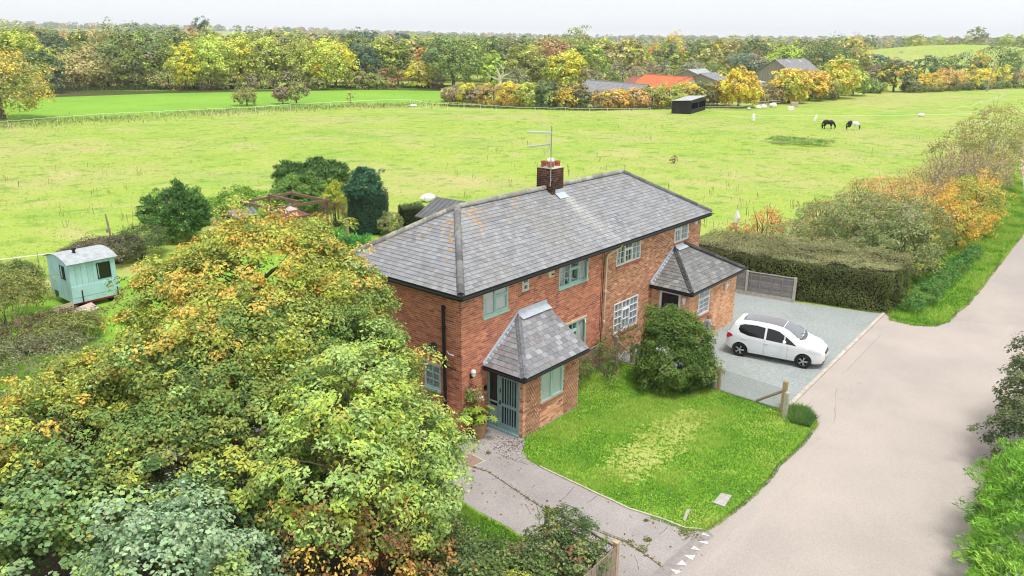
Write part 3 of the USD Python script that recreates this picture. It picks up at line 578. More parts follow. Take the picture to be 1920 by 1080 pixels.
# windows and doors
DARKROOM = mat('dim_room_look', (.06, .06, .06), .9)
NET = mat('net_curtain_look', (.62, .64, .65), .9, noise=(9, .25, (3, 3, .3)))
BLIND = mat('white_blind_look', (.80, .82, .83), .5)
def window(house, face, r, frame, lights, sill=None, blind=None, open_leaf=None, name='window', fw=.055, room=True, lintel=None, label=None):
    u0, z0, u1, z1 = r; m = M(); d0, d1 = -.09, .012
    face.box(m, u0, u1, d0, d1, z0, z0+fw); face.box(m, u0, u1, d0, d1, z1-fw, z1); face.box(m, u0, u0+fw, d0, d1, z0+fw, z1-fw); face.box(m, u1-fw, u1, d0, d1, z0+fw, z1-fw)
    cells = []; u = u0+fw; W = u1-u0-2*fw
    for i, (fr, tr, nx, nz) in enumerate(lights):
        w = W*fr; a, b = u, u+w
        if i < len(lights)-1: face.box(m, b-.028, b+.028, d0, d1-.004, z0+fw, z1-fw); b2 = b-.028
        else: b2 = b
        a2 = a+(.028 if i else 0)
        if open_leaf == i: cells.append(('open', a2, b2, z0+fw, z1-fw, nx, nz))
        elif tr:
            zt = z1-fw-(z1-z0-2*fw)*tr; face.box(m, a2, b2, d0, d1-.007, zt-.03, zt+.03)
            cells += [('c', a2, b2, zt+.03, z1-fw, max(nx, 1), 1), ('sash', a2, b2, z0+fw, zt-.03, nx, nz)]
        else: cells.append(('sash' if i % 2 else 'c', a2, b2, z0+fw, z1-fw, nx, nz))
        u = b
    w_ = None; panes = []
    for kind, a, b, za, zb, nx, nz in cells:
        if kind == 'open':
            h = Face(face.at(b, .01, 0), *(lambda t: (-(face.U*math.cos(t))+face.N*math.sin(t), face.N*math.cos(t)+face.U*math.sin(t)))(math.radians(38)))
            h.ax = np.array([h.U, np.cross([0, 0, 1.0], h.U), [0, 0, 1.0]]); h.N = h.ax[1]; L = b-a
            for q in ((0, .045, za, zb), (L-.045, L, za, zb), (.045, L-.045, za, za+.045), (.045, L-.045, zb-.045, zb)): h.box(m, q[0], q[1], -.02, .02, q[2], q[3])
            for k in range(1, nz): h.box(m, .045, L-.045, -.011, .011, za+(zb-za)*k/nz-.009, za+(zb-za)*k/nz+.009)
            for k in range(1, nx): h.box(m, L*k/nx-.009, L*k/nx+.009, -.010, .010, za+.045, zb-.045)
            q = M(); h.box(q, .045, L-.045, -.003, .003, za+.045, zb-.045); panes.append(q); continue
        s = 0
        if kind == 'sash':
            s = .036; e = d1+.012
            face.box(m, a, b, d0+.02, e, za, za+s); face.box(m, a, b, d0+.02, e, zb-s, zb); face.box(m, a, a+s, d0+.02, e, za+s, zb-s); face.box(m, b-s, b, d0+.02, e, za+s, zb-s)
        for k in range(1, nx): c = a+s+(b-a-2*s)*k/nx; face.box(m, c-.010, c+.010, -.05, d1-.012, za+s, zb-s)
        for k in range(1, nz): c = za+s+(zb-za-2*s)*k/nz; face.box(m, a+s, b-s, -.05, d1-.015, c-.010, c+.010)
        q = M(); face.box(q, a+s, b-s, -.032, -.026, za+s, zb-s); panes.append(q)
    w_ = put(house, name, m, frame, label=label)
    for q in panes: put(w_, 'pane', q, GLASS)
    if sill: q = M(); face.box(q, u0-.03, u1+.03, -.02, .06, z0-.075, z0-.002); put(w_, 'sill', q, sill)
    if lintel: q = M(); face.box(q, u0-.06, u1+.06, -.02, .03, z1+.003, z1+.08); put(w_, 'lintel', q, lintel)
    if blind == 'slats':
        q = M()
        for k in range(int((z1-z0-.1)/.045)): face.box(q, u0+fw+.004, u1-fw-.004, -.075, -.045, z0+.06+k*.045, z0+.06+k*.045+.036)
        face.box(q, u0+fw, u1-fw, -.092, -.088, z0+.03, z1-.03); put(w_, 'venetian_blind', q, BLIND)
    elif blind == 'curtains':
        W = u1-u0
        for a, b in ((u0+.02, u0+W*.27), (u1-W*.27, u1-.02)):
            n = 10; q = M()
            for k in range(n): face.box(q, a+(b-a)*k/n, a+(b-a)*(k+1)/n, -.075-.02*(k % 2), -.06-.02*(k % 2), z0+.02, z1-.02)
            put(w_, 'curtain', q, NET)
    elif blind == 'nets':
        q = M(); n = 26
        for k in range(n): face.box(q, u0+.03+(u1-u0-.06)*k/n, u0+.03+(u1-u0-.06)*(k+1)/n, -.065-.018*(k % 2), -.055-.018*(k % 2), z0+.02, z1-.02)
        put(w_, 'net_curtain', q, NET)
    return w_
TILE = mat('clay_sill_look', (.40, .15, .09), .85, noise=(8, .25))
CREAM = mat('cream_paint_look', (.70, .60, .44), .55, noise=(6, .12))
window(left_house, front, W1, MINT, [(.46, None, 1, 1), (.54, .27, 1, 1)], MINT, 'slats', label='pale green two-light window with white blinds')
window(left_house, front, W2, mat('offwhite_paint_look', (.66, .68, .62), .5), [(1, .38, 1, 1)], TILE, label='narrow off-white bathroom window')
window(left_house, front, W3, MINT, [(.37, None, 2, 3), (.33, .26, 1, 1), (.30, None, 2, 3)], MINT, 'curtains', open_leaf=2, label='pale green window with its right casement open')
window(left_house, front, W4, MINT, [(.37, None, 2, 3), (.33, .26, 2, 1), (.30, None, 2, 3)], MINT, 'curtains', open_leaf=2, lintel=CREAM)
window(left_house, gable, WL, MINT, [(1, None, 2, 3)], MINT, 'nets', lintel=CREAM)
window(right_house, front, W5, WHITE, [(.33, None, 2, 3), (.33, .26, 2, 2), (.34, None, 2, 3)], TILE, 'curtains', label='white upstairs window with dark middle panes')
window(right_house, front, W6, WHITE, [(.33, None, 2, 4), (.33, .26, 2, 2), (.34, None, 2, 4)], TILE, 'nets')
window(right_house, front, W7, WHITE, [(.45, .26, 2, 2), (.55, None, 2, 3)], TILE, 'nets')
window(left_house, p1f, PW1, MINT, [(.46, None, 1, 1), (.54, None, 1, 1)], TILE, 'slats', name='porch_window')
window(right_house, p2f, PW2, WHITE, [(1, .28, 2, 3)], TILE, 'nets', name='porch_window')
# green front door: side light with letter plate and lower panel, then a leaf with upright bars over dark glass
DGREEN = mat('grey_green_door_paint_look', (.255, .40, .41), .45, noise=(5, .08)); DGLASS = mat('dark_door_glass_look', (.02, .022, .025), .12, spec=.5)
u0, z0, u1, z1 = PD1; m = M(); f = p1s
for q in ((u0, u0+.06, 0, z1), (u1-.06, u1, 0, z1), (u0+.06, u1-.06, z1-.06, z1), (u0+.06, u1-.06, 0, .10), (.47, .54, .10, z1-.06)): f.box(m, q[0], q[1], -.08, .015, q[2], q[3])
f.box(m, u0-.02, u1+.03, .015, .09, 0, .075)
door = put(left_house, 'front_door', m, DGREEN, label='grey green front door with barred glass and a side light')
m = M(); a, b = .54, u1-.06
for q in ((a, a+.10, .10, z1-.06), (b-.09, b, .10, z1-.06), (a+.10, b-.09, z1-.17, z1-.06), (a+.10, b-.09, .10, .27), (a+.10, b-.09, .92, 1.03)): f.box(m, q[0], q[1], -.06, -.015, q[2], q[3])
n = 6
for k in range(1, n): c = a+.10+(b-a-.19)*k/n; f.box(m, c-.016, c+.016, -.055, -.02, .27, .92); f.box(m, c-.016, c+.016, -.055, -.02, 1.03, z1-.17)
put(door, 'door_leaf', m, DGREEN)
q = M(); f.box(q, a+.10, b-.09, -.05, -.045, .27, z1-.17); put(door, 'leaf_glass', q, DGLASS)
q = M(); f.box(q, u0+.09, .44, -.05, -.03, .12, .78); f.box(q, u0+.06, .47, -.06, -.02, .78, .84); f.box(q, u0+.06, .47, -.06, -.02, .96, 1.02); put(door, 'lower_panel', q, mat('pale_door_panel_look', (.42, .55, .54), .5))
q = M(); f.box(q, u0+.06, .47, -.05, -.04, 1.02, z1-.06); put(door, 'side_light', q, DGLASS)
q = M(); f.box(q, u0+.06, .47, -.055, -.025, .84, .96); put(door, 'letter_plate', q, BLACK)
q = M(); f.box(q, .575, .605, -.015, .025, .98, 1.12); f.box(q, .575, .605, -.015, .01, 1.42, 1.56); put(door, 'handle', q, BLACK)
# dark door of the right porch, white frame
u0, z0, u1, z1 = PD2; f = p2s; m = M()
for q in ((u0, u0+.10, 0, z1), (u1-.10, u1, 0, z1), (u0+.10, u1-.10, z1-.10, z1)): f.box(m, q[0], q[1], -.08, .02, q[2], q[3])
door2 = put(right_house, 'front_door', m, WHITE, label='very dark front door in a white frame')
q = M(); f.box(q, u0+.10, u1-.10, -.07, -.03, .02, z1-.10)
for za, zb in ((.2, .95), (1.1, 2.2)):
    for ua, ub in ((u0+.2, u0+.48), (u0+.56, u1-.2)): f.box(q, ua, ub, -.03, -.018, za, zb)
put(door2, 'door_leaf', q, mat('dark_oak_door_look', (.016, .016, .02), .45, noise=(6, .4)))
q = M(); f.box(q, u1-.19, u1-.16, -.03, .03, 1.02, 1.16); put(door2, 'handle', q, LEAD)

# roofs
dim = lambda k, p: [(w, tuple(np.array(q)*k)) for w, q in p]
def slatemat():
    return usdkit.material(stage, '/World/Looks/roof_slate_look', {
        'at': ('attribute', {'attribute': 'tint'}), 'g': ('geometry', {}), 'n': ('noise_texture', {'scale': 5.0, 'detail': 6.0, 'roughness': .7}), 'r': ('rgb_ramp', {'ramp': [(.3, g1(.80)), (.7, g1(1.15))]}), 'm': ('mix', {'mix_type': 'multiply', 'fac': 1.0}),
        'l1': ('noise_texture', {'scale': 2.2, 'detail': 6.0, 'roughness': .75}), 'lr': ('rgb_ramp', {'ramp': [(.60, g1(0)), (.68, g1(.55))]}), 'lm': ('mix_color', {'b': (.40, .40, .36)}),
        'bn': ('noise_texture', {'scale': 40.0, 'detail': 4.0}), 'bp': ('bump', {'strength': .35, 'distance': .003}), 'p': ('principled_bsdf', {'roughness': .5, 'specular_ior_level': .45})},
        [('g.position', 'n.vector'), ('g.position', 'l1.vector'), ('g.position', 'bn.vector'), ('n.fac', 'r.fac'), ('at.color', 'm.color1'), ('r.color', 'm.color2'), ('l1.fac', 'lr.fac'), ('m.color', 'lm.a'), ('lr.color', 'lm.fac'), ('lm.result', 'p.base_color'), ('bn.fac', 'bp.height'), ('bp.normal', 'p.normal')], surface='p.BSDF')
SLATE = slatemat()
RIDGE = mat('ridge_tile_look', tint=True, rough=.8, noise=(9, .35), bump=(40, .4, .004))
LICHEN = mat('orange_lichen_look', (.56, .27, .06), .95, noise=(22, .5))
def slope(o, U, S, Lu, Ls, kl, kr, seed, pal, width=.225, gauge=.168, tintfn=None):
    """slates on a slope: o eave start, U along the eave, S up the slope; kl, kr how far the sides come in per metre of slope"""
    rng = np.random.default_rng(seed); U, S, o = np.array(U, float), np.array(S, float), np.array(o, float); N = np.cross(U, S); N *= np.sign(N[2])
    rows = int(Ls/gauge); C, Hf, A, K = [], [], [], []
    for r in range(rows+1):
        s0 = r*gauge; s1 = min(s0+gauge+.07, Ls-.01)
        if s1-s0 < .04: continue
        sm = s0+gauge*.5; lo, hi = kl*sm, Lu-kr*sm
        for a in np.arange(-(r % 2)*width/2+rng.uniform(-.01, .01), Lu, width):
            ua, ub = max(a, lo), min(a+width-.009, hi)
            if ub-ua < .03: continue
            t = math.atan2(.017, gauge)+rng.normal(0, .006); S2 = S*math.cos(t)-N*math.sin(t); N2 = N*math.cos(t)+S*math.sin(t)
            c = o+U*(ua+ub)/2+S*(s0+s1)/2+N*(.022+.5*math.tan(t)*(s1-s0)*.25+rng.uniform(-.002, .002))
            C.append(c); Hf.append(((ub-ua)/2, (s1-s0)/2, .005)); A.append((U, S2, N2))
    C, Hf, A = np.array(C), np.array(Hf), np.array(A)
    col = pick(pal, len(C), rng)*rng.uniform(.87, 1.12, (len(C), 1))
    if tintfn is not None: col = tintfn(C, col, rng)
    return C, Hf, A, col
PAL_S = dim(1.10, [(4, (.240, .244, .258)), (3, (.218, .222, .238)), (3, (.262, .265, .278)), (1.5, (.230, .224, .228)), (.6, (.185, .187, .198))])
PAL_S1 = [(3, (.255, .258, .272)), (3, (.21, .213, .222)), (2, (.235, .215, .228)), (1.5, (.315, .32, .335)), (1, (.19, .19, .195))]
PAL_S2 = [(4, (.175, .175, .172)), (3, (.205, .205, .20)), (2, (.15, .15, .148)), (.7, (.27, .265, .25))]
def weather(C, col, rng):
    x, z = C[:, 0], C[:, 2]
    w = np.exp(-((x-(8.62+.10*(7.2-z)))/(.20+.16*(7.2-z)))**2)*np.clip((z-5.2)/1.6, .25, 1)*(C[:, 1] < HH)*np.clip(.6+.8*meshkit.noise(C*3, 9), 0, 1)
    col = col*(1-.75*w[:, None])+np.array([.52, .51, .47])*.75*w[:, None]
    nr = np.clip(1-np.abs(x-2.8-.0*z)/.9, 0, 1)*np.clip((z-6.2)/.8, 0, 1)*(C[:, 1] < HH)
    col = col*(1-.4*nr[:, None])+np.array([.42, .41, .37])*.4*nr[:, None]
    m = meshkit.noise(C*np.array([.9, .9, .5]), 12)[:, None]; k = np.clip((m-.55)*3, 0, 1)*.35
    return col*(1-k)+np.array([.25, .235, .20])*k
run = HH+OV; Ls = math.hypot(run, RISE); cs, sn = run/Ls, RISE/Ls
A0 = np.array([-OV, -OV, ZE]); LX, LY = HL+2*OV, HD+2*OV; kk = cs
zt = ZE+RISE
hull = lambda pts: trimesh.convex.convex_hull(np.array(pts, float))
deck = hull([(-OV+.03, -OV+.03, ZE-.06), (HL+OV-.03, -OV+.03, ZE-.06), (-OV+.03, HD+OV-.03, ZE-.06), (HL+OV-.03, HD+OV-.03, ZE-.06), (-OV+.03, -OV+.03, ZE), (HL+OV-.03, -OV+.03, ZE), (-OV+.03, HD+OV-.03, ZE), (HL+OV-.03, HD+OV-.03, ZE), (HH, HH, zt), (HL-HH, HH, zt)])
dm = manifold3d.Manifold(manifold3d.Mesh(np.array(deck.vertices, np.float32), np.array(deck.faces, np.uint32)))
DECK = mat('roof_underlay_look', (.10, .10, .105), .9)
roof_l = put(left_house, 'roof', dm.trim_by_plane((-1, 0, 0), -PARTY), DECK); roof_r = put(right_house, 'roof', dm.trim_by_plane((1, 0, 0), PARTY), DECK)
sl_front = slope(A0, (1, 0, 0), (0, cs, sn), LX, Ls, kk, kk, 11, PAL_S, tintfn=weather)
sl_left = slope(A0, (0, 1, 0), (cs, 0, sn), LY, Ls, kk, kk, 12, PAL_S, tintfn=weather)
sl_back = slope((-OV, HD+OV, ZE), (1, 0, 0), (0, -cs, sn), LX, Ls, kk, kk, 13, PAL_S)
sl_right = slope((HL+OV, -OV, ZE), (0, 1, 0), (-cs, 0, sn), LY, Ls, kk, kk, 14, PAL_S)
def part(s, keep): return tuple(x[keep] for x in s)
# porch roofs
def porch_roof(house, x0, x1, d, e, ridge, rl, rr_, ov, pal, seed, right_hip):
    X0, X1, Y0 = x0-ov, x1+ov, -d-ov; run_f = -Y0-.012; rise = ridge-e; Lf = math.hypot(run_f, rise)
    runl = rl-X0; Ll = math.hypot(runl, rise); top = np.array([[rl, -.01, ridge], [rr_, -.01, ridge]])
    dk = hull([(X0+.03, Y0+.03, e-.06), (X1-.03, Y0+.03, e-.06), (X0+.03, -.012, e-.06), (X1-.03, -.012, e-.06), (X0+.03, Y0+.03, e), (X1-.03, Y0+.03, e), (X0+.03, -.012, e), (X1-.03, -.012, e), (rl, -.012, ridge), (rr_, -.012, ridge)])
    rf = put(house, 'porch_roof', dk, DECK)
    kf = runl/Lf; kfr = (X1-rr_)/Lf
    s1 = slope((X0, Y0, e), (1, 0, 0), (0, run_f/Lf, rise/Lf), X1-X0, Lf, kf, kfr, seed, pal, .29, .195)
    s2 = slope((X0, Y0, e), (0, 1, 0), (runl/Ll, 0, rise/Ll), run_f, Ll, run_f/Ll, 0, seed+1, pal, .29, .195)
    sets = [cen_set(rf, s1), cen_set(rf, s2)]
    if right_hip: runr = X1-rr_; Lr = math.hypot(runr, rise); sets.append(cen_set(rf, slope((X1, Y0, e), (0, 1, 0), (-runr/Lr, 0, rise/Lr), run_f, Lr, run_f/Lr, 0, seed+2, pal, .29, .195)))
    return rf, sets, dict(A=np.array([X0, Y0, e]), B=np.array([X1, Y0, e]), RL=np.array([rl, -.012, ridge]), RR=np.array([rr_, -.012, ridge]), WL=np.array([X0, -.012, e]))
pr1, ps1, k1 = porch_roof(left_house, P1x0, P1x1, P1d, P1e, P1r, 2.9, 4.52, .247, PAL_S1, 21, False)
pr2, ps2, k2 = porch_roof(right_house, P2x0, P2x1, P2d, P2e, P2r, 14.2, 15.05, .225, PAL_S2, 24, True)
seen_first = lambda cen, par: np.linalg.norm(cen-CAM, axis=1)+1000*((cen[:, 1] > HH+.1))
lay_pieces([cen_set(roof_l, part(sl_front, sl_front[0][:, 0] < PARTY)), cen_set(roof_l, sl_left), cen_set(roof_l, part(sl_back, sl_back[0][:, 0] < PARTY))]+ps1, left_house, 'slate', SLATE, 300, 'slates', seen_first)
lay_pieces([cen_set(roof_r, part(sl_front, sl_front[0][:, 0] >= PARTY)), cen_set(roof_r, sl_right), cen_set(roof_r, part(sl_back, sl_back[0][:, 0] >= PARTY))]+ps2, right_house, 'slate', SLATE, 300, 'slates', seen_first)
def ridge_tiles(parent, a, b, r, seed, pal, length=.42, half_round=True, lift=.0):
    rng = np.random.default_rng(seed); a, b = np.array(a, float), np.array(b, float); L = np.linalg.norm(b-a); t = (b-a)/L; side = unit(np.cross(t, [0, 0, 1.0])); up = np.cross(side, t)
    n = max(1, round(L/length))
    for i in range(n):
        p, q = a+t*L*i/n, a+t*L*(i+1.06)/n; an = np.radians(np.linspace(-100, 100, 9) if half_round else np.array([-62, -62.1, 0, 62.1, 62])); rr2 = r*rng.uniform(.96, 1.05)
        if half_round: ring = np.array([side*math.sin(x)+up*math.cos(x) for x in an])*rr2
        else: ring = np.array([side*-r+up*-r*.55, side*-r+up*-r*.50, up*r*.35, side*r+up*-r*.50, side*r+up*-r*.55])
        v = np.vstack([p+ring+up*lift, q+ring*1.0+up*(lift+.008), p+ring*.86+up*lift, q+ring*.86+up*lift]); k = len(ring); f = []
        for j in range(k-1): f += [[j, j+1, k+j+1, k+j], [2*k+j, 3*k+j, 3*k+j+1, 2*k+j+1], [j, 2*k+j, 2*k+j+1, j+1], [k+j, k+j+1, 3*k+j+1, 3*k+j]]
        put(parent, 'ridge_tile', M().add(v, np.array(f), pick(pal, 1, rng)[0]*rng.uniform(.8, 1.2)), RIDGE)
PAL_RT = [(3, (.15, .148, .148)), (2, (.19, .185, .175)), (1.5, (.12, .12, .125))]; PAL_RG = [(3, (.28, .27, .245)), (2, (.22, .215, .20)), (1, (.34, .32, .28))]; PAL_RD = [(1, (.055, .055, .058)), (1, (.07, .07, .072))]
E_ = lambda x, y, z=0: np.array([x, y, z])
ap_l, ap_r = E_(HH, HH, zt+.03), E_(HL-HH, HH, zt+.03)
ridge_tiles(roof_l, E_(-OV+.05, -OV+.05, ZE+.05), ap_l, .125, 1, PAL_RT, .40)
ridge_tiles(roof_l, E_(-OV+.05, HD+OV-.05, ZE+.05), ap_l, .12, 2, PAL_RG, .40)
ridge_tiles(roof_l, ap_l, E_(PARTY-.42, HH, zt+.03), .115, 3, PAL_RG, .42)
ridge_tiles(roof_r, E_(PARTY+.33, HH, zt+.03), ap_r, .115, 4, PAL_RG, .42)
ridge_tiles(roof_r, ap_r, E_(HL+OV-.05, -OV+.05, ZE+.05), .11, 5, PAL_RT, .40)
ridge_tiles(roof_r, ap_r, E_(HL+OV-.05, HD+OV-.05, ZE+.05), .11, 6, PAL_RT, .40)
ridge_tiles(pr1, k1['A']+E_(.03, .03, .04), k1['RL']+E_(0, 0, .03), .13, 7, [(1, (.17, .18, .195)), (1, (.14, .145, .16))], .5, False, .02)
ridge_tiles(pr2, k2['A']+E_(.03, .03, .04), k2['RL']+E_(0, 0, .03), .13, 8, PAL_RD, .38, False, .02)
ridge_tiles(pr2, k2['RR']+E_(0, 0, .03), k2['B']+E_(-.03, .03, .04), .11, 9, PAL_RD, .42, True, .03)
# lead flashings where porch roofs meet the wall
def flash(house, a, b, up, out):
    a, b = np.array(a, float), np.array(b, float); v = np.array([a+up, b+up, b+[0, -.03, 0]+up*.0, a+[0, -.03, 0]+up*.0, b+out, a+out]); v[:2, 1] = -.022
    put(house, 'lead_flashing', M().add(v, np.array([[0, 1, 2], [0, 2, 3], [3, 2, 4], [3, 4, 5]])), LEAD)
for hs, k in ((left_house, k1), (right_house, k2)):
    flash(hs, k['RL']+E_(-.02, -.02, .05), k['RR']+E_(.05, -.02, .05), E_(0, 0, .15), E_(0, -.26, -.13))
    a, b = k['WL']+E_(0, -.01, .03), k['RL']+E_(0, -.01, .04); flash(hs, a, b, E_(0, 0, .13), E_(-.0, -.13, .012))
# gutters, fascia and pipes
def gutter(house, a, b, r=.06, name='gutter'):
    a, b = np.array(a, float), np.array(b, float); t = unit(b-a); s = np.cross(t, [0, 0, 1.0]); an = np.radians(np.linspace(180, 360, 8)); ring = np.array([s*math.cos(x)*r+np.array([0, 0, math.sin(x)*r]) for x in an]); inn = ring*.85
    v = np.vstack([a+ring, b+ring, a+inn, b+inn]); k = 8; f = []
    for j in range(k-1): f += [[j, k+j, k+j+1, j+1], [2*k+j, 2*k+j+1, 3*k+j+1, 3*k+j]]
    f += [[0, 2*k, 3*k, k], [k-1, 2*k-1, 4*k-1, 3*k-1]]
    put(house, name, M().add(v, np.array(f)), BLACK)
G0, G1 = -OV-.05, HL+OV+.05
gutter(left_house, (G0-.05, G0, ZE-.02), (PARTY, G0, ZE-.02)); gutter(left_house, (G0, HD+OV, ZE-.02), (G0, G0-.05, ZE-.02)); gutter(right_house, (PARTY, G0, ZE-.02), (G1, G0, ZE-.02))
put(left_house, 'fascia', M().box(-OV, PARTY, -OV-.0, -OV+.025, ZE-.16, ZE-.02).box(-OV, -OV+.025, -OV+.026, HD+OV, ZE-.16, ZE-.02), BLACK)
put(right_house, 'fascia', M().box(PARTY, HL+OV, -OV, -OV+.025, ZE-.16, ZE-.02), BLACK)
put(left_house, 'soffit', M().box(-OV+.03, PARTY, -OV+.03, -.01, ZE-.10, ZE-.07).box(-OV+.03, -.01, .0, HD+OV, ZE-.10, ZE-.07), BLACK); put(right_house, 'soffit', M().box(PARTY, HL+OV-.03, -OV+.03, -.01, ZE-.10, ZE-.07), BLACK)
for hs, k in ((left_house, k1), (right_house, k2)):
    gutter(hs, k['A']+E_(-.1, -.05, -.01), k['B']+E_(.04, -.05, -.01), .055, 'porch_gutter'); gutter(hs, k['WL']+E_(-.05, 0, -.01), k['A']+E_(-.05, -.1, -.01), .055, 'porch_gutter')
    put(hs, 'porch_fascia', M().box(k['A'][0], k['B'][0], k['A'][1], k['A'][1]+.022, k['A'][2]-.14, k['A'][2]-.02).box(k['A'][0], k['A'][0]+.022, k['A'][1]+.023, -.012, k['A'][2]-.14, k['A'][2]-.02), BLACK)
pipe = M(); pipe.tube([(9.0, -OV-.06, ZE-.08), (9.0, -.30, ZE-.20), (8.50, -.10, ZE-.42), (8.45, -.075, ZE-.55), (8.45, -.075, .05)], .042, 8)
for z in (.6, 1.9, 3.2, 4.4): pipe.tube([(8.45, -.075, z), (8.45, -.075, z+.07)], .055, 8)
put(right_house, 'downpipe', pipe, CREAM, label='cream drainpipe on the joint of the two houses')
put(left_house, 'cable', M().tube([(8.33, -.02, ZE-.2), (8.33, -.02, .1)], .016, 5).tube([(8.2, -.02, ZE-.2), (8.22, -.02, 1.6)], .010, 4), BLACK)
soil = M(); soil.tube([(-.075, .70, .02), (-.075, .74, 4.62)], .058, 10)
for z in (.5, 1.6, 2.7, 3.8, 4.5): soil.tube([(-.075, .72, z), (-.075, .72, z+.09)], .075, 10)
soil.tube([(-.075, .72, 2.5), (-.05, .2, 2.45)], .02, 6); put(left_house, 'soil_pipe', soil, BLACK, label='black waste pipe on the left wall')
put(left_house, 'pipe_outlet', M().tube([(-.04, .62, 3.02), (-.13, .45, 3.0), (-.14, .22, 3.0)], .025, 6), WHITE)
# satellite dish
dish = M(); v, fq = lathe([(0.001, 0), (.12, .012), (.22, .04), (.29, .075), (.275, .078), (.21, .048), (.001, .012)], 20); R_ = trimesh.transformations.rotation_matrix(math.radians(-62), [0, 1, 0])[:3, :3]
dish.add(v@R_.T*.72+np.array([-.33, .95, 3.12]), fq); dish.tube([(-.33, .95, 3.1), (-.2, .8, 2.95), (-.01, .75, 2.95)], .02, 6); dish.tube([(-.33, .95, 3.0), (-.62, .97, 3.2)], .012, 5); put(left_house, 'satellite_dish', dish, BLACK, smooth=40)
put(left_house, 'alarm_box', M().box(4.53, 4.87, -.13, -.01, 4.70, 4.97), CREAM); put(left_house, 'alarm_cover', M().box(4.68, 4.84, -.142, -.131, 4.76, 4.82), BLACK)
bell = M(); v, fq = lathe([(.001, 0), (.09, .0), (.10, .1), (.07, .2), (.001, .21)], 6); bell.add(v+np.array([15.95, -.10, 4.78]), fq); put(right_house, 'alarm_box', bell, WHITE)
lantern = M()
for cc in ((12.374-.10, -1.66, 2.22), (15.8, -1.877-.10, 2.12)):
    v, fq = lathe([(.001, -.20), (.04, -.17), (.095, .05), (.11, .06), (.05, .14), (.02, .17), (.001, .18)], 6); lantern = M().add(v+np.array(cc), fq); put(right_house, 'wall_lantern', lantern, WHITE)
lamp = M(); v, fq = lathe([(.001, -.12), (.07, -.1), (.075, .02), (.095, .03), (.07, .10), (.001, .12)], 12); lamp.add(v+np.array([.42, -.15, 2.3]), fq); put(left_house, 'wall_lamp', lamp, WHITE); put(left_house, 'lamp_bracket', M().box(.38, .46, -.09, -.01, 2.10, 2.24), BLACK)
put(left_house, 'vent', M().box(-.012, -.008, .40, .63, 2.05, 2.22), TILE)
put(left_house, 'porch_light', M().box(1.10, 1.22, -.05, -.01, 1.40, 1.55), BLACK)
put(right_house, 'door_bell', M().box(12.35, 12.366, -1.60, -1.53, 1.55, 1.72), WHITE); put(right_house, 'letter_box', M().box(12.34, 12.366, -.36, -.27, 1.65, 1.75), BLACK)
# trellis on the porch wall
def trellis(face, u0, u1, z0, z1, pitch=.125, d=.03):
    m = M(); poly = sbox(u0, z0, u1, z1)
    for sgn in (1, -1):
        for c in np.arange(-6, 8, pitch*1.45):
            l = shapely.geometry.LineString([(u0-5, c*1+sgn*1.5*(-5)), (u0+5, c+sgn*1.5*5)]).intersection(poly)
            if l.is_empty or l.length < .05: continue
            (a, b) = l.coords[0], l.coords[-1]; m.tube([face.at(a[0], d+(.006 if sgn > 0 else -.006), a[1]), face.at(b[0], d+(.006 if sgn > 0 else -.006), b[1])], .0065, 4)
    return m
TREL = mat('brown_trellis_look', (.27, .17, .115), .9)
put(left_house, 'trellis', trellis(p1f, 1.40, 2.22, .05, 2.08), TREL); put(left_house, 'trellis', trellis(p1f, 3.57, 4.46, .1, 2.08), TREL)

# lichen blotches on slates and ridge, proud of the surface
rng = np.random.default_rng(5); lich = M()
def blotch(p, r, U, S, N):
    n = 11; an = np.linspace(0, 2*np.pi, n, endpoint=False); rr_ = r*rng.uniform(.25, 1.15, n); v = np.vstack([p+N*.006]+[p+U*math.cos(a)*q+S*math.sin(a)*q for a, q in zip(an, rr_)]); lich.add(v, np.array([[0, 1+i, 1+(i+1) % n] for i in range(n)]))
Nf, Nl = E_(0, -sn, cs), E_(-sn, 0, cs)
for u, s, r in [(3.1, 3.35, .10), (2.95, 3.25, .07), (3.5, 3.42, .12), (3.15, 3.05, .11), (3.25, 2.9, .06), (3.05, 2.75, .09), (2.98, 2.6, .07), (2.8, 2.35, .09), (5.35, 3.1, .09), (5.45, 2.95, .07), (4.75, 2.75, .06), (6.0, 3.5, .11), (5.8, 3.5, .06), (4.5, 2.4, .05), (9.9, 3.4, .06), (8.4, 3.05, .08), (12.3, 3.5, .07), (13.4, 3.2, .06), (4.6, 3.5, .08), (2.6, 2.0, .04), (3.6, 1.9, .04)]:
    blotch(A0+E_(u+OV, 0)+E_(0, cs, sn)*s+Nf*.045, r*.9, E_(1, 0), E_(0, cs, sn), Nf)
for u, s, r in [(2.95, 3.0, .13), (3.0, 2.75, .08), (2.6, 2.9, .07), (2.55, 2.55, .05), (2.3, 2.35, .10), (2.1, 2.15, .11), (1.95, 1.85, .06), (1.8, 1.7, .10), (2.9, 2.5, .06), (4.5, 2.3, .07), (3.9, 2.85, .10), (4.0, 2.65, .06), (1.6, 1.3, .07), (4.9, 1.9, .08), (5.3, 1.45, .11), (5.5, 1.25, .07)]:
    blotch(A0+E_(0, u+OV-.3)+E_(cs, 0, sn)*s+Nl*.045, r*.9, E_(0, 1), E_(cs, 0, sn), Nl)
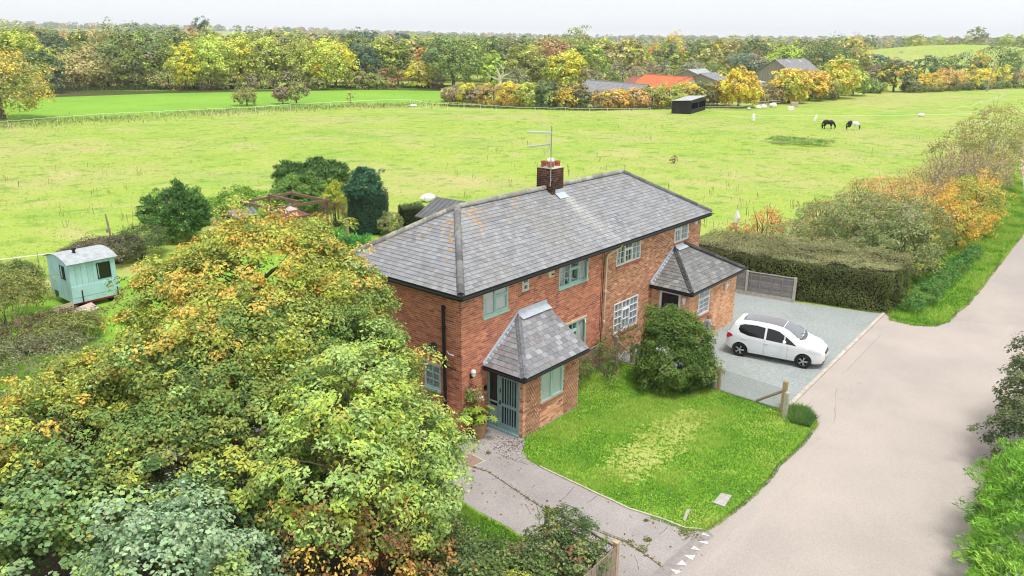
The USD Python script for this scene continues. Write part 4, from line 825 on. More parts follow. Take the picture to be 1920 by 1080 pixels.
for _ in range(60):
    u, s = 2.8+abs(rng.normal(0, 1.2)), 3.5-abs(rng.normal(0, .55)); blotch(A0+E_(u+OV, 0)+E_(0, cs, sn)*s+Nf*.045, rng.uniform(.015, .04), E_(1, 0), E_(0, cs, sn), Nf)
    u, s = rng.uniform(2.2, 5.2), 0; s = min(3.5, (HD+OV-u+OV)/1.0*.95 if u > 2.8 else 3.0)-abs(rng.normal(0, .35)); s = max(.4, s); blotch(A0+E_(0, u+OV-.3)+E_(cs, 0, sn)*s+Nl*.045, rng.uniform(.015, .045), E_(0, 1), E_(cs, 0, sn), Nl)
put(left_house, 'lichen', lich, LICHEN, kind='stuff')

# chimney with pots, on the ridge
cx0, cx1, cy0, cy1, cz0, cz1 = 8.0, 8.76, 2.42, 3.22, 6.75, 8.0
CHM = mat('chimney_mortar_look', (.40, .29, .23), .95, noise=(8, .25))
ch = put(roof_l, 'chimney', M().box(cx0+.01, cx1-.01, cy0+.01, cy1-.01, cz0, cz1), CHM)
chm = M()
for fc, a, b, sd in ((Face((0, cy0+.01, 0), (1, 0, 0), (0, -1, 0)), cx0, cx1, 41), (Face((cx0+.01, 0, 0), (0, -1, 0), (-1, 0, 0)), -cy1, -cy0, 42), (Face((0, cy1-.01, 0), (-1, 0, 0), (0, 1, 0)), -cx1, -cx0, 43), (Face((cx1-.01, 0, 0), (0, 1, 0), (1, 0, 0)), cy0, cy1, 44)):
    for z0_, z1_, pr in ((cz0, cz1-.30, .012), (cz1-.30, cz1, -.0)):
        c_, h_, a_, k_ = bricks(fc, a, b, z0_, z1_, [], PAL_CH, sd, proud=pr+.006); v, fq = oboxes(c_, h_, a_); chm.add(v, fq, np.repeat(k_, 12, 0))
put(left_house, 'chimney_brickwork', chm, BRICK, kind='stuff')
flaunch = hull([(cx0, cy0, cz1), (cx1, cy0, cz1), (cx0, cy1, cz1), (cx1, cy1, cz1), (cx0+.12, cy0+.12, cz1+.07), (cx1-.12, cy0+.12, cz1+.07), (cx0+.12, cy1-.12, cz1+.07), (cx1-.12, cy1-.12, cz1+.07)])
put(left_house, 'chimney_flaunching', flaunch, CONC)
POT = mat('terracotta_pot_look', (.42, .13, .075), .85, noise=(10, .2))
for x, y in ((8.17, 2.62), (8.17, 3.0), (8.58, 2.62), (8.58, 3.02)):
    v, fq = lathe([(.115, 0), (.11, .14), (.135, .15), (.135, .21), (.10, .21), (.09, .02)], 14); put(left_house, 'chimney_pot', M().add(v+np.array([x, y, cz1+.05]), fq), POT, smooth=40)
v, fq = lathe([(.10, 0), (.10, .17), (.16, .18), (.16, .24), (.12, .30), (.001, .34)], 16); put(left_house, 'chimney_cowl', M().add(v+np.array([8.38, 2.82, cz1+.06]), fq), WHITE, smooth=40)
put(left_house, 'lead_flashing', M().add([(8.2, 2.40, 6.98), (8.82, 2.40, 6.98), (8.82, 2.40, 7.14), (8.2, 2.40, 7.14), (8.2, 2.12, 6.80), (8.82, 2.12, 6.80)], np.array([[0, 1, 2], [0, 2, 3], [4, 5, 1], [4, 1, 0]])), LEAD)
# television aerials on the stack, one thing each
al = M(); al.tube([(7.93, 2.46, 7.3), (7.93, 2.46, 9.72)], .026, 6); al.tube([(7.95, 2.46, 7.55), (8.02, 2.46, 7.55)], .03, 6)
ALU = mat('aluminium_look', (.62, .63, .64), .4, metal=.6)
aer = thing('television_aerial', 'taller mast on the chimney stack carrying two horizontal aerials pointing left', 'aerial', (7.93, 2.46, 7.3))
put(aer, 'mast', al, WIRE)
img_l = unit(np.array([-RIGHT[0], -RIGHT[1], 0]))
b1 = M(); p0 = np.array([7.93, 2.46, 9.45]); b1.tube([p0, p0+img_l*.98+E_(0, 0, .03)], .045, 5)
b1.tube([p0+E_(0, 0, .25), p0+E_(0, 0, .27)+img_l*.40, p0+E_(0, 0, .34)+img_l*.45], .012, 5); put(aer, 'upper_boom', b1, ALU)
b2 = M(); p0 = np.array([7.93, 2.46, 9.0]); sd = np.cross(img_l, [0, 0, 1.0]); b2.tube([p0, p0+img_l*.95-E_(0, 0, .12)], .022, 5)
for k in range(16): q = p0+img_l*(.10+k*.056)-E_(0, 0, .12*(.10+k*.056)/.95); b2.tube([q-sd*.16+E_(0, 0, .04), q+sd*.16+E_(0, 0, .04)], .015, 4); b2.tube([q-sd*.05, q-sd*.05+E_(0, 0, -.05)], .008, 4)
for s_ in (1, -1):
    for k in range(5): q = p0+img_l*(.06+.05*k)+E_(0, 0, s_*(.05+.09*k)); b2.tube([q-sd*.22, q+sd*.22], .014, 4)
    b2.tube([p0+img_l*.05, p0+img_l*.30+E_(0, 0, s_*.5)], .014, 4)
put(aer, 'lower_boom', b2, ALU)
# ------------------------------------------------------------------ trees and shrubs near the houses
struct('leaf_litter', Polygon([(-30, -8.5), (-4.2, -8.5), (-3.6, -6.6), (-4.4, -5.5), (-4.4, -1.0), (-5.2, -.3), (-4.0, .3), (-3.7, 5.5), (-9, 6.5), (-8, 12), (-14, 24), (-40, 30), (-40, -8.5)]), .021, SOIL)
GOLD = (.40, .275, .060); ORNG = (.40, .20, .045); YGRN = (.265, .285, .052); OLIV = (.165, .195, .046); MIDG = (.105, .165, .042); DARK = (.052, .092, .030); PALE = (.225, .31, .095); LIME = (.26, .34, .06); BRWN = (.16, .095, .05); SILV = (.235, .325, .185); BLUG = (.10, .165, .085)
def tree(name, label, cat, org, top, r0, blobs, fol, limbs=7, seed=1, mat_=None, group=None, crown='crown'):
    t = thing(name, label, cat, org, group)
    put(t, 'trunk', limb_tree(org, top, r0, blobs, limbs, seed, twigs=limbs*7), BARK)
    put(t, crown, foliage(blobs, seed=seed, **fol), mat_ or LEAF)
    return t
def shrub(name, label, cat, org, blobs, fol, seed=1, mat_=None, group=None, stems=5, r0=.035):
    t = thing(name, label, cat, org, group); b = np.array(blobs)
    m = M(); rng = np.random.default_rng(seed+500)
    for i in range(stems):
        q = b[i % len(b)]; e = q[:3]+rng.normal(size=3)*q[3:6]*.35; s = np.array([org[0], org[1], 0])+np.array([*rng.normal(0, .12, 2), -.05])
        m.tube([s, (s+e)/2+np.array([*rng.normal(0, .1, 2), .1]), e], [r0, r0*.7, r0*.25], 5)
    put(t, 'stems', m, BARK); put(t, 'foliage', foliage(blobs, seed=seed, **fol), mat_ or LEAF)
    return t
OAKP = [(3, YGRN), (3, OLIV), (3, MIDG), (1.2, PALE), (.8, DARK)]
tree('oak_tree', 'largest tree, its top turned gold, between the blue hut and the left house', 'tree', (-5.4, 3.2, 0), (-5.4, 3.4, 6.6), .24,
     [(-5.2, 3.4, 5.9, 2.7, 2.7, 1.9), (-6.9, 4.1, 5.4, 1.7, 1.7, 1.45), (-3.6, 2.4, 5.2, 2.1, 2.1, 1.6), (-3.0, .7, 3.2, 1.4, 1.4, 1.25), (-6.6, 1.2, 4.9, 2.4, 2.2, 1.7), (-4.6, .1, 3.8, 2.0, 1.8, 1.5), (-8.4, 1.4, 4.7, 2.2, 2.2, 1.6)],
     dict(n_clump=1800, per=76, clump_r=.32, leaf=.102, palette=OAKP, bright=1.85, gaps=(.85, .36), topcol=(.56, [(2.6, GOLD), (3.4, YGRN), (.4, ORNG), (1, OLIV)], .88), aspect=.55, low=-.5, spray=False, up=.55, mixc=.22), 16, 11)
tree('oak_tree', 'pale green oak nearest the concrete drive, in front of the tallest tree', 'tree', (-7.2, -3.3, 0), (-7.3, -3.4, 4.6), .16,
     [(-7.2, -3.3, 4.7, 1.6, 1.6, 1.5), (-8.4, -4.2, 3.9, 1.6, 1.5, 1.3), (-6.0, -3.4, 3.3, 1.8, 1.5, 1.2), (-4.9, -2.6, 2.7, 1.4, 1.2, .9), (-6.9, -4.5, 2.6, 1.4, 1.2, 1.1)],
     dict(gaps=(1.0, .34), bright=1.7, n_clump=640, per=58, clump_r=.29, leaf=.108, palette=[(3, PALE), (2, LIME), (2, MIDG), (1, YGRN), (.7, OLIV)], topcol=(.45, [(3, PALE), (2, LIME), (1, YGRN)], .7), aspect=.58, low=-.5, lobes=True), 10, 12)
tree('oak_tree', 'gold speckled green tree cut by the left edge of the photo below the blue hut', 'tree', (-11.2, 2.2, 0), (-11.0, 2.3, 4.3), .16,
     [(-10.0, 3.0, 3.9, 2.0, 1.9, 1.4), (-12.0, 1.2, 3.9, 2.0, 1.9, 1.4), (-10.6, 4.3, 3.1, 1.8, 1.7, 1.2), (-13.4, 1.9, 3.3, 2.0, 1.9, 1.3)],
     dict(n_clump=950, per=70, clump_r=.30, leaf=.102, palette=OAKP, bright=1.85, gaps=(.85, .36), topcol=(.58, [(1.5, GOLD), (3, YGRN), (2, OLIV), (.25, ORNG)], .8), aspect=.55, low=-.5), 10, 13)
tree('field_maple', 'dark green leafy tree in the middle of the foreground foliage with a few orange leaves', 'tree', (-9.2, -.4, 0), (-9.2, -.3, 4.0), .15,
     [(-9.1, -.2, 3.9, 2.2, 2.2, 1.8), (-10.7, -.9, 3.6, 1.9, 1.8, 1.5), (-7.6, -.8, 3.6, 1.9, 1.8, 1.5), (-9.6, -2.1, 3.1, 1.8, 1.7, 1.5), (-11.9, .4, 3.8, 1.9, 1.7, 1.5)],
     dict(n_clump=950, per=68, clump_r=.30, leaf=.102, palette=[(3, MIDG), (3, OLIV), (2, DARK), (1, YGRN), (.7, PALE), (.25, ORNG), (.25, GOLD)], aspect=.6, low=-.5, mixc=.12, bright=1.8, gaps=(.85, .36)), 10, 14)
shrub('whitebeam_shrub', 'silvery grey green round-leaved shrub at the bottom edge of the photo', 'shrub', (-12.0, -4.0, 0), [(-11.7, -3.3, 3.3, 1.25, 1.25, 1.3), (-12.4, -4.3, 3.5, 1.3, 1.2, 1.3), (-11.1, -3.9, 2.6, 1.2, 1.1, 1.2)],
      dict(n_clump=400, per=46, clump_r=.28, leaf=.085, gaps=(1.2, .3), palette=[(5, SILV), (2, BLUG), (1.2, PALE), (.15, (.5, .36, .05))], aspect=.85, low=-.6, lobes=False, mixc=.1, fold=.12, bright=1.5), 15, stems=8)
shrub('hazel_shrub', 'pale green broad-leaved shrub with scattered yellow leaves in the bottom left corner', 'shrub', (-13.6, -2.0, 0), [(-13.3, -1.6, 3.1, 1.5, 1.5, 1.4), (-13.9, -2.6, 3.3, 1.4, 1.3, 1.3), (-14.6, -.6, 3.4, 1.5, 1.5, 1.3), (-12.5, -1.2, 3.5, 1.3, 1.3, 1.2)],
      dict(n_clump=460, per=42, clump_r=.31, leaf=.10, gaps=(1.2, .3), palette=[(4, (.135, .215, .085)), (2, PALE), (1.5, MIDG), (.35, (.50, .36, .05)), (.8, BLUG)], aspect=.85, low=-.6, mixc=.15, fold=.12), 16, stems=8)
shrub('hornbeam_shrub', 'orange brown leaved shrub in the shade under the pale green oak', 'shrub', (-8.0, -4.9, 0), [(-8.2, -4.9, 2.1, 1.3, 1.0, 1.4), (-7.2, -5.0, 1.5, 1.1, .9, 1.1), (-9.1, -4.8, 2.7, 1.0, .9, 1.1)],
      dict(n_clump=230, per=30, clump_r=.26, leaf=.10, palette=[(2.5, (.34, .17, .06)), (2, (.24, .115, .05)), (2, GOLD), (2, OLIV), (1, BRWN)], aspect=.6, low=-.6), 17, stems=7)
shrub('laurel_bush', 'dark green bush beside the concrete drive under the tallest tree', 'bush', (-3.6, -1.6, 0), [(-3.5, -1.3, 1.4, 1.2, 1.1, 1.3), (-3.2, -.3, 2.0, 1.2, 1.1, 1.5), (-4.3, -1.9, 1.2, 1.0, 1.0, 1.1)],
      dict(n_clump=330, per=34, clump_r=.24, leaf=.10, palette=[(4, DARK), (2, MIDG), (.5, OLIV), (.12, GOLD)], aspect=.5, low=-.7), 18)
shrub('bramble_hedge', 'tangled low hedge of ivy and bramble with red hips inside the bottom fence', 'hedge', (-5.3, -6.0, 0), [(-3.7, -6.7, .55, .6, .9, .55), (-3.9, -7.6, .7, .6, .6, .6), (-5.1, -6.3, .6, 1.0, 1.0, .6), (-6.0, -5.2, .7, 1.2, 1.0, .7), (-5.4, -7.3, .5, 1.0, .8, .5), (-7.0, -6.2, .8, 1.3, 1.2, .8), (-5.3, -4.5, .55, .8, .9, .55), (-6.5, -7.4, .8, 1.2, 1, .8)],
      dict(n_clump=820, per=30, clump_r=.22, leaf=.08, palette=[(3, MIDG), (3, (.10, .13, .05)), (2, DARK), (1.2, (.19, .21, .07)), (.6, BRWN), (.25, (.36, .04, .03)), (.3, (.40, .24, .05))], aspect=.75, low=-.3), 19, stems=14, r0=.02)
shrub('spirea_bush', 'bright yellow shrub in the bottom edge beside the close-board fence', 'bush', (-6.0, -7.2, 0), [(-6.1, -7.2, .95, .6, .5, .42), (-6.6, -7.0, 1.0, .4, .4, .38)], dict(n_clump=110, per=26, clump_r=.16, leaf=.06, palette=[(3, (.46, .36, .05)), (2, LIME), (1, YGRN)], aspect=.55, low=-.2), 20)
# climber over the trellis fence
shrub('climbing_honeysuckle', 'dark climber hanging over the top of the trellis fence', 'climber', (-2.95, -6.7, 0), [(-2.9, -6.55, 1.02, .30, .55, .42), (-3.05, -7.2, .95, .30, .6, .42), (-3.1, -6.2, .9, .3, .35, .4)], dict(n_clump=130, per=26, clump_r=.15, leaf=.085, palette=[(3, DARK), (3, MIDG), (1, OLIV), (.3, BRWN)], aspect=.3, low=-.9, spray=False), 21)
# round evergreen at the corner of the lawn
shrub('round_evergreen_bush', 'big rounded dark evergreen bush on the lawn in front of the right house', 'bush', (8.55, -2.9, 0), [(8.6, -3.1, 1.0, 1.30, 1.25, 1.1), (8.75, -3.1, 2.05, 1.02, .98, .95), (8.3, -3.4, .9, 1.1, 1.05, .9), (9.1, -3.8, .7, .95, .95, .75), (8.75, -2.8, 2.45, .75, .75, .6), (8.95, -3.7, 1.9, .78, .78, .75)],
      dict(n_clump=620, per=80, clump_r=.24, leaf=.085, palette=[(4, (.075, .13, .024)), (3, (.105, .165, .032)), (2, (.05, .095, .02)), (1, (.15, .20, .045))], aspect=.55, low=-.75, rough=.16, flat=.8, inner=.8, nscale=2.6, up=.7, bright=1.5), 22, stems=4, r0=.05)
shrub('rose_bush', 'sparse twiggy shrub against the right house below the large white window', 'shrub', (7.6, -.9, 0), [(7.3, -.8, .8, .7, .5, .7), (8.6, -.6, .8, .8, .4, .8), (9.6, -.7, .9, .7, .45, .9), (7.0, -1.4, .5, .5, .5, .5)], dict(n_clump=130, per=22, clump_r=.18, leaf=.07, palette=[(3, (.08, .10, .05)), (2, MIDG), (1.5, BRWN), (.6, OLIV)], aspect=.5, low=-.5), 23, stems=22, r0=.014)
shrub('garden_shrub', 'low green shrub at the foot of the wall right of the porch trellis', 'shrub', (5.6, -.5, 0), [(5.4, -.5, .6, .8, .4, .6), (6.3, -.45, .55, .7, .4, .5), (7.9, -.35, .9, .35, .3, .5)], dict(n_clump=110, per=24, clump_r=.16, leaf=.07, palette=[(3, MIDG), (2, (.12, .2, .03)), (1, DARK)], aspect=.5, low=-.5), 24)
# conifer and evergreen at the right edge
shrub('holly_bush', 'tall dark shrub leaning into the lane at the right edge of the photo', 'shrub', (11.6, -15.6, 0), [(9.9, -15.0, 1.3, 1.3, 1.1, 1.3), (11.4, -15.2, 1.9, 1.5, 1.3, 1.5), (13.0, -15.2, 2.6, 1.4, 1.3, 1.4), (14.6, -15.6, 3.2, 1.4, 1.3, 1.2)],
      dict(n_clump=900, per=38, clump_r=.25, leaf=.10, palette=[(3, (.10, .135, .05)), (3, (.065, .095, .038)), (2, (.14, .17, .07)), (.1, BRWN)], aspect=.5, low=-.9, bright=1.25), 25, stems=12)
def conifer(name, label, cat, org, blobs, seed, pal, n, per=30, cr=.30, leaf=.22, aspect=.22, group=None, up=.5, low=-.7, rough=.2):
    t = thing(name, label, cat, org, group); b = np.array(blobs); m = M(); m.tube([(org[0], org[1], -.1), (org[0], org[1], (b[:, 2]).max())], [.16, .05], 7); put(t, 'trunk', m, BARK)
    put(t, 'foliage', foliage(blobs, n, per, cr, leaf, pal, seed, low=low, aspect=aspect, spray=True, rough=rough, flat=.6, fold=.1, mixc=.2), NEEDLE); return t
conifer('leyland_cypress', 'bright lime green feathery conifer hedge in the bottom right corner', 'conifer', (4.5, -16.3, 0), [(3.4, -16.0, .9, 1.6, 1.25, 1.35), (5.2, -15.8, 1.2, 1.6, 1.3, 1.45), (7.2, -15.7, 1.1, 1.3, 1.1, 1.2), (1.5, -16.4, .8, 1.5, 1.2, 1.2)], 26, [(4, (.17, .34, .04)), (3, (.115, .24, .03)), (2, (.07, .16, .025)), (1, (.25, .40, .06))], 760, 80, .27, .15, .17)

# ------------------------------------------------------------------ fences and small things at the front
def fence_thing(name, label, org, cat='fence'): return thing(name, label, cat, org)
tf = fence_thing('trellis_fence', 'weathered trellis panel fence standing on the edge of the concrete drive', (-2.8, -5.7, 0))
A, B = np.array([-2.75, -5.72, 0]), np.array([-3.02, -8.02, 0]); L = np.linalg.norm(B-A); Uv = (B-A)/L; fc = Face(A, Uv, np.cross(Uv, [0, 0, 1.0]))
q = M(); fc.box(q, -.05, .05, -.05, .05, -.1, 1.12); put(tf, 'post', q, WOOD)
q = M(); fc.box(q, .05, L-.06, -.022, .022, 1.02, 1.09); put(tf, 'top_rail', q, WOOD); q = M(); fc.box(q, .05, L-.06, -.02, .02, .35, .43); put(tf, 'middle_rail', q, WOOD); q = M(); fc.box(q, .05, L-.06, -.02, .02, .74, .78); put(tf, 'middle_rail', q, WOOD)
put(tf, 'lattice', trellis(fc, .06, L-.06, .43, 1.02, .11, .0), WOOD); q = M(); fc.box(q, .05, L-.06, -.012, .012, .05, .34); put(tf, 'gravel_board', q, WOOD)
bf = fence_thing('board_fence', 'close-board fence of grey upright boards leaving the bottom edge of the photo', (-3.1, -8.1, 0))
A2, B2 = np.array([-3.08, -8.10, 0]), np.array([-7.6, -8.25, 0]); L2 = np.linalg.norm(B2-A2); U2 = (B2-A2)/L2; fb = Face(A2, U2, np.cross([0, 0, 1.0], U2))
q = M(); fb.box(q, -.06, .06, -.06, .06, -.1, 1.22); fb.box(q, -.075, .075, -.075, .075, 1.22, 1.26); put(bf, 'post', q, mat('pale_corner_post_look', (.46, .34, .23), .85, noise=(5, .3, (1, 1, 5))))
rng = np.random.default_rng(3); k = 0; u = .065
while u < L2:
    q = M(); w = .105; fb.box(q, u, u+w, .03+.006*(k % 2), .046+.006*(k % 2), .03, 1.18+rng.uniform(-.012, .012)); put(bf, 'board', q, WOOD); u += w-.012+.022; k += 1
for z in (.3, .95): q = M(); fb.box(q, .06, L2, -.03, .028, z, z+.08); put(bf, 'rail', q, WOOD)
# chain link fence between lawn and forecourt
cl = fence_thing('chain_link_fence', 'chain-link wire fence between the lawn and the gravel forecourt', (9.3, -4, 0))
PA, PB, PC = np.array([8.86, -7.62, 0]), np.array([9.28, -4.92, 0]), np.array([9.45, -.9, 0])
def post(p, r, h, name='post', m_=CONC, sq=True, lab=None, parent=None):
    q = M(); q.box(p[0]-r, p[0]+r, p[1]-r, p[1]+r, -.1, h-.04); q.tm(hull([(p[0]+a*r, p[1]+b*r, h-.041) for a in (-1, 1) for b in (-1, 1)]+[(p[0]+a*r*.5, p[1]+b*r*.5, h) for a in (-1, 1) for b in (-1, 1)])); return put(parent or cl, name, q, m_, label=lab)
TIMB = mat('pale_timber_post_look', (.42, .30, .18), .85, noise=(6, .3, (1, 1, 6)))
post(PA+[.22, .06, 0], .075, 1.28, m_=TIMB, lab='thick square timber end post'); post(PB, .06, 1.05, m_=TIMB); post(PC, .055, 1.0, m_=TIMB)
q = M(); q.tube([PA+[.22, .10, .85], PA+[.40, 1.15, .06]], .05, 4); put(cl, 'brace', q, TIMB)
wire = M()
for a, b in ((PA+[.22, .06, 0], PB), (PB, PC)):
    L_ = np.linalg.norm(b-a); fu = Face(a, (b-a)/L_, np.cross((b-a)/L_, [0, 0, 1.0])); poly = sbox(.02, .04, L_-.02, .92)
    for sg in (1, -1):
        for c in np.arange(-L_-1.2, L_+1.2, .075):
            l = shapely.geometry.LineString([(c, 0), (c+sg*1.0, 1.0)]).intersection(poly)
            if l.is_empty or l.length < .03: continue
            p, r_ = l.coords[0], l.coords[-1]; wire.tube([fu.at(p[0], sg*.003, p[1]), fu.at(r_[0], sg*.003, r_[1])], .0042, 3, cap=False)
    for z in (.05, .5, .92): wire.tube([fu.at(0, 0, z), fu.at(L_, 0, z)], .005, 4)
put(cl, 'wire_mesh', wire, WIRE)
cp = thing('concrete_post', 'short concrete post in the lawn corner, in front of the timber fence end post', 'post', (8.72, -7.72, 0)); post(np.array([8.72, -7.78, 0]), .07, 1.02, parent=cp)
cp2 = thing('concrete_post', 'slim concrete post at the lane end of the gravel forecourt kerb', 'post', (9.6, -7.5, 0)); post(np.array([9.55, -7.42, 0]), .06, 1.05, parent=cp2)
cp3 = thing('timber_post', 'grey timber post with a leaning strut by the cream drainpipe', 'post', (8.7, -.5, 0)); post(np.array([8.72, -.55, 0]), .07, 1.35, m_=WOOD, parent=cp3); q = M(); q.tube([(8.78, -.6, 1.1), (9.2, -1.7, .1)], .035, 4); put(cp3, 'strut', q, TIMB)
lt = thing('lattice_panel', 'grey lattice panel between the porch and the cream drainpipe', 'fence', (6.5, -.3, 0)); flt = Face((4.9, -.28, 0), (1, 0, 0), (0, -1, 0)); q = trellis(flt, 0, 3.3, .05, 1.15, .09, 0); flt.box(q, 0, 3.3, -.02, .02, 1.13, 1.17); put(lt, 'lattice', q, WOOD)
# kerb of the forecourt, one block after another
KERB = mat('kerb_stone_look', (.47, .42, .36), .9, noise=(4, .25), bump=(40, .3, .006))
ke = thing('kerb', 'line of pale kerb blocks between the gravel forecourt and the lane', 'kerb', (16, -7.3, 0)); ka, kb = np.array([9.75, -7.56, 0]), np.array([23.3, -7.14, 0]); n = 15
for i in range(n):
    p, q_ = ka+(kb-ka)*i/n, ka+(kb-ka)*(i+.985)/n; u_ = unit(kb-ka); q = M(); q.obox((p+q_)/2+[0, 0, .02], (np.linalg.norm(q_-p)/2, .075, .045), (u_, np.cross([0, 0, 1.0], u_), [0, 0, 1.0])); put(ke, 'kerb_block', q, KERB)
# edging strip along the drive
ed = thing('drive_edging', 'thin pale concrete edging between the drive and the lawn', 'edging', (.1, -5.5, 0)); er = wobble(edge_r, .07, 9, .3); k = 0
for a, b in zip(er[6:-1], er[7:]):
    a, b = np.array([*a, .02]), np.array([*b, .02]); u_ = unit(b-a); q = M(); q.obox((a+b)/2, (np.linalg.norm(b-a)/2-.003, .025, .035), (u_, np.cross([0, 0, 1.0], u_), [0, 0, 1.0])); put(ed, 'edging_stone', q, mat('pale_edging_look', (.50, .46, .36), .9, noise=(6, .25)) if k == 0 else UsdShade.Material.Get(stage, '/World/Looks/pale_edging_look')); k += 1
# manhole cover
mh = thing('manhole_cover', 'square rusty brown manhole cover set in the concrete drive', 'manhole cover', (-1.0, -1.2, 0)); mc = np.array([spot(*p)[:2] for p in ((850, 863), (880, 851), (907, 865), (877, 881))])
cen = mc.mean(0); rot = mc-cen
put(mh, 'frame', M().add(np.vstack([np.column_stack([cen+rot*1.15, np.full(4, .014)]), np.column_stack([cen+rot*1.15, np.full(4, .022)])]), np.array([[4, 5, 6, 7], [0, 1, 5, 4], [1, 2, 6, 5], [2, 3, 7, 6], [3, 0, 4, 7]])), mat('pale_frame_concrete_look', (.44, .41, .34), .9, noise=(6, .2)))
put(mh, 'lid', M().add(np.vstack([np.column_stack([cen+rot*.95, np.full(4, .02)]), np.column_stack([cen+rot*.95, np.full(4, .030)])]), np.array([[4, 5, 6, 7], [0, 1, 5, 4], [1, 2, 6, 5], [2, 3, 7, 6], [3, 0, 4, 7]])), mat('rusty_lid_look', (.30, .205, .165), .85, noise=(8, .25), bump=(40, .4, .004)))
# slabs in the lawn
SLAB = mat('stone_slab_look', (.40, .375, .34), .9, noise=(7, .2), bump=(50, .3, .004))
def slab(pts, z, label, name='paving_slab'):
    c = np.array([spot(*p)[:2] for p in pts]); n = len(c); v = np.vstack([np.column_stack([c, np.full(n, .0)]), np.column_stack([c, np.full(n, z)])]); f = [[0, i, i+1] for i in range(1, n-1)]+[[n, n+i, n+i+1] for i in range(1, n-1)]+sum([[[i, (i+1) % n, n+(i+1) % n], [i, n+(i+1) % n, n+i]] for i in range(n)], [])
    solo(name, M().add(v, np.array(f)), SLAB, label, 'slab')
slab([(1337, 945), (1352, 927), (1372, 932), (1358, 953)], .06, 'grey stone slab lying in the lawn corner beside the lane')
slab([(1280, 977), (1288, 957), (1295, 956), (1290, 968), (1284, 980)], .045, 'narrow broken stone half buried in grass near the give-way triangles', 'edge_stone')
# white triangles on the threshold strip
WPAINT = mat('worn_road_paint_look', (.58, .57, .55), .8, noise=(9, .45))
tri_px = [((1316, 1003), (1319, 1000), (1333, 1007)), ((1309, 1016), (1326, 1016), (1326, 1021)), ((1296, 1030), (1302, 1025), (1313, 1033)), ((1284, 1042), (1303, 1042), (1298, 1051)), ((1269, 1059), (1279, 1052), (1288, 1061)), ((1258, 1068), (1277, 1072), (1268, 1077))]
for i, p in enumerate(tri_px):
    w = ['nearest the lawn', 'second from the lawn', 'third from the lawn', 'fourth from the lawn', 'fifth from the lawn', 'farthest from the lawn, at the bottom edge'][i]
    c = np.array([spot(*a)[:2] for a in p]); m_ = c.mean(0); c = m_+(c-m_)*1.15; solo('road_marking', (np.column_stack([c, np.full(3, .018)]), np.array([[0, 1, 2]])), WPAINT, f'white painted triangle at the drive mouth, {w}', 'road marking', 'white triangles at the drive mouth')
# weeds in the drive joint, cracks
rng = np.random.default_rng(77); jl_line = shapely.geometry.LineString([tuple(p) for p in joint]); wd = []
for t in rng.uniform(0, 1, 260):
    p = jl_line.interpolate(t, normalized=True); wd.append((p.x+rng.normal(0, .03), p.y+rng.normal(0, .03)))
for p0, s, n in ((spot(1205, 1030)[:2], .10, 60), (spot(1215, 1013)[:2], .06, 40), (spot(1212, 977)[:2], .03, 30), (spot(1290, 1002)[:2], .14, 120), (spot(1180, 1018)[:2], .08, 40), (spot(915, 850)[:2], .05, 30)):
    wd += [tuple(p0+rng.normal(0, s, 2)) for _ in range(n)]
wd = np.array(wd); n = len(wd); v, f, c = cards(np.column_stack([wd, rng.uniform(.015, .05, n)]), rng.normal(size=(n, 3))*.4+[0, 0, 1], rng.normal(size=(n, 3)), rng.uniform(.04, .09, n), .5, pick([(3, (.14, .22, .03)), (2, (.24, .24, .06)), (1, (.3, .2, .07))], n, rng), rng)
tag(put(None, 'drive_weeds', (v, f, c), BLADE), 'small weeds growing in the joint and cracks of the concrete drive', 'weeds', kind='stuff')
ck = M()
def crack(pts, w=.008):
    p = np.array([spot(*a)[:2] for a in pts]); p = np.array(wobble([tuple(a) for a in p], .06, len(ck.v)+3, .12)); d = np.gradient(p, axis=0); nn = unit(np.column_stack([-d[:, 1], d[:, 0]]))*w*rng.uniform(.4, 1.2, (len(p), 1))
    v = np.vstack([np.column_stack([p-nn, np.full(len(p), .0135)]), np.column_stack([p+nn, np.full(len(p), .0135)])]); k = len(p); ck.add(v, np.array([[i, i+1, k+i+1, k+i] for i in range(k-1)]))
for pts in ([(1075, 914), (1062, 932), (1052, 940)], [(1118, 930), (1100, 945)], [(1005, 945), (1012, 965), (1010, 985)], [(985, 945), (995, 965)], [(1190, 1042), (1195, 1055), (1197, 1068)], [(1180, 1017), (1120, 992), (1075, 972)], [(1250, 990), (1235, 1005)], [(930, 850), (960, 862), (990, 872)], [(1180, 966), (1185, 972)], [(870, 835), (885, 848), (878, 856)]): crack(pts)
tag(put(None, 'drive_cracks', ck, SOIL), kind='stuff', label='thin dark cracks in the concrete drive', cat='cracks')
# fallen leaves and dirt by the door
n = 700; p = np.column_stack([rng.normal(.75, .55, n), rng.normal(-1.75, .45, n)]); ok = shapely.contains_xy(drive_poly, p[:, 0], p[:, 1]) & ((p[:, 0] < 1.2) | (p[:, 1] < -1.7)); p = p[ok]; n = len(p)
v, f, c = cards(np.column_stack([p, rng.uniform(.014, .022, n)]), rng.normal(size=(n, 3))*.12+[0, 0, 1], rng.normal(size=(n, 3)), rng.uniform(.02, .06, n), .7, pick([(3, (.13, .10, .075)), (2, (.17, .12, .08)), (1, (.09, .08, .06))], n, rng), rng)
tag(put(None, 'doorstep_litter', (v, f, c), LEAF), 'dark fallen leaves and dirt on the concrete outside the green door', 'fallen leaves', kind='stuff')
n = 380; x0, y0, x1, y1 = lawn_poly.bounds; p = rng.uniform((x0, y0), (x1, y1), (n, 2)); p = p[shapely.contains_xy(lawn_poly, p[:, 0], p[:, 1])]; n = len(p)
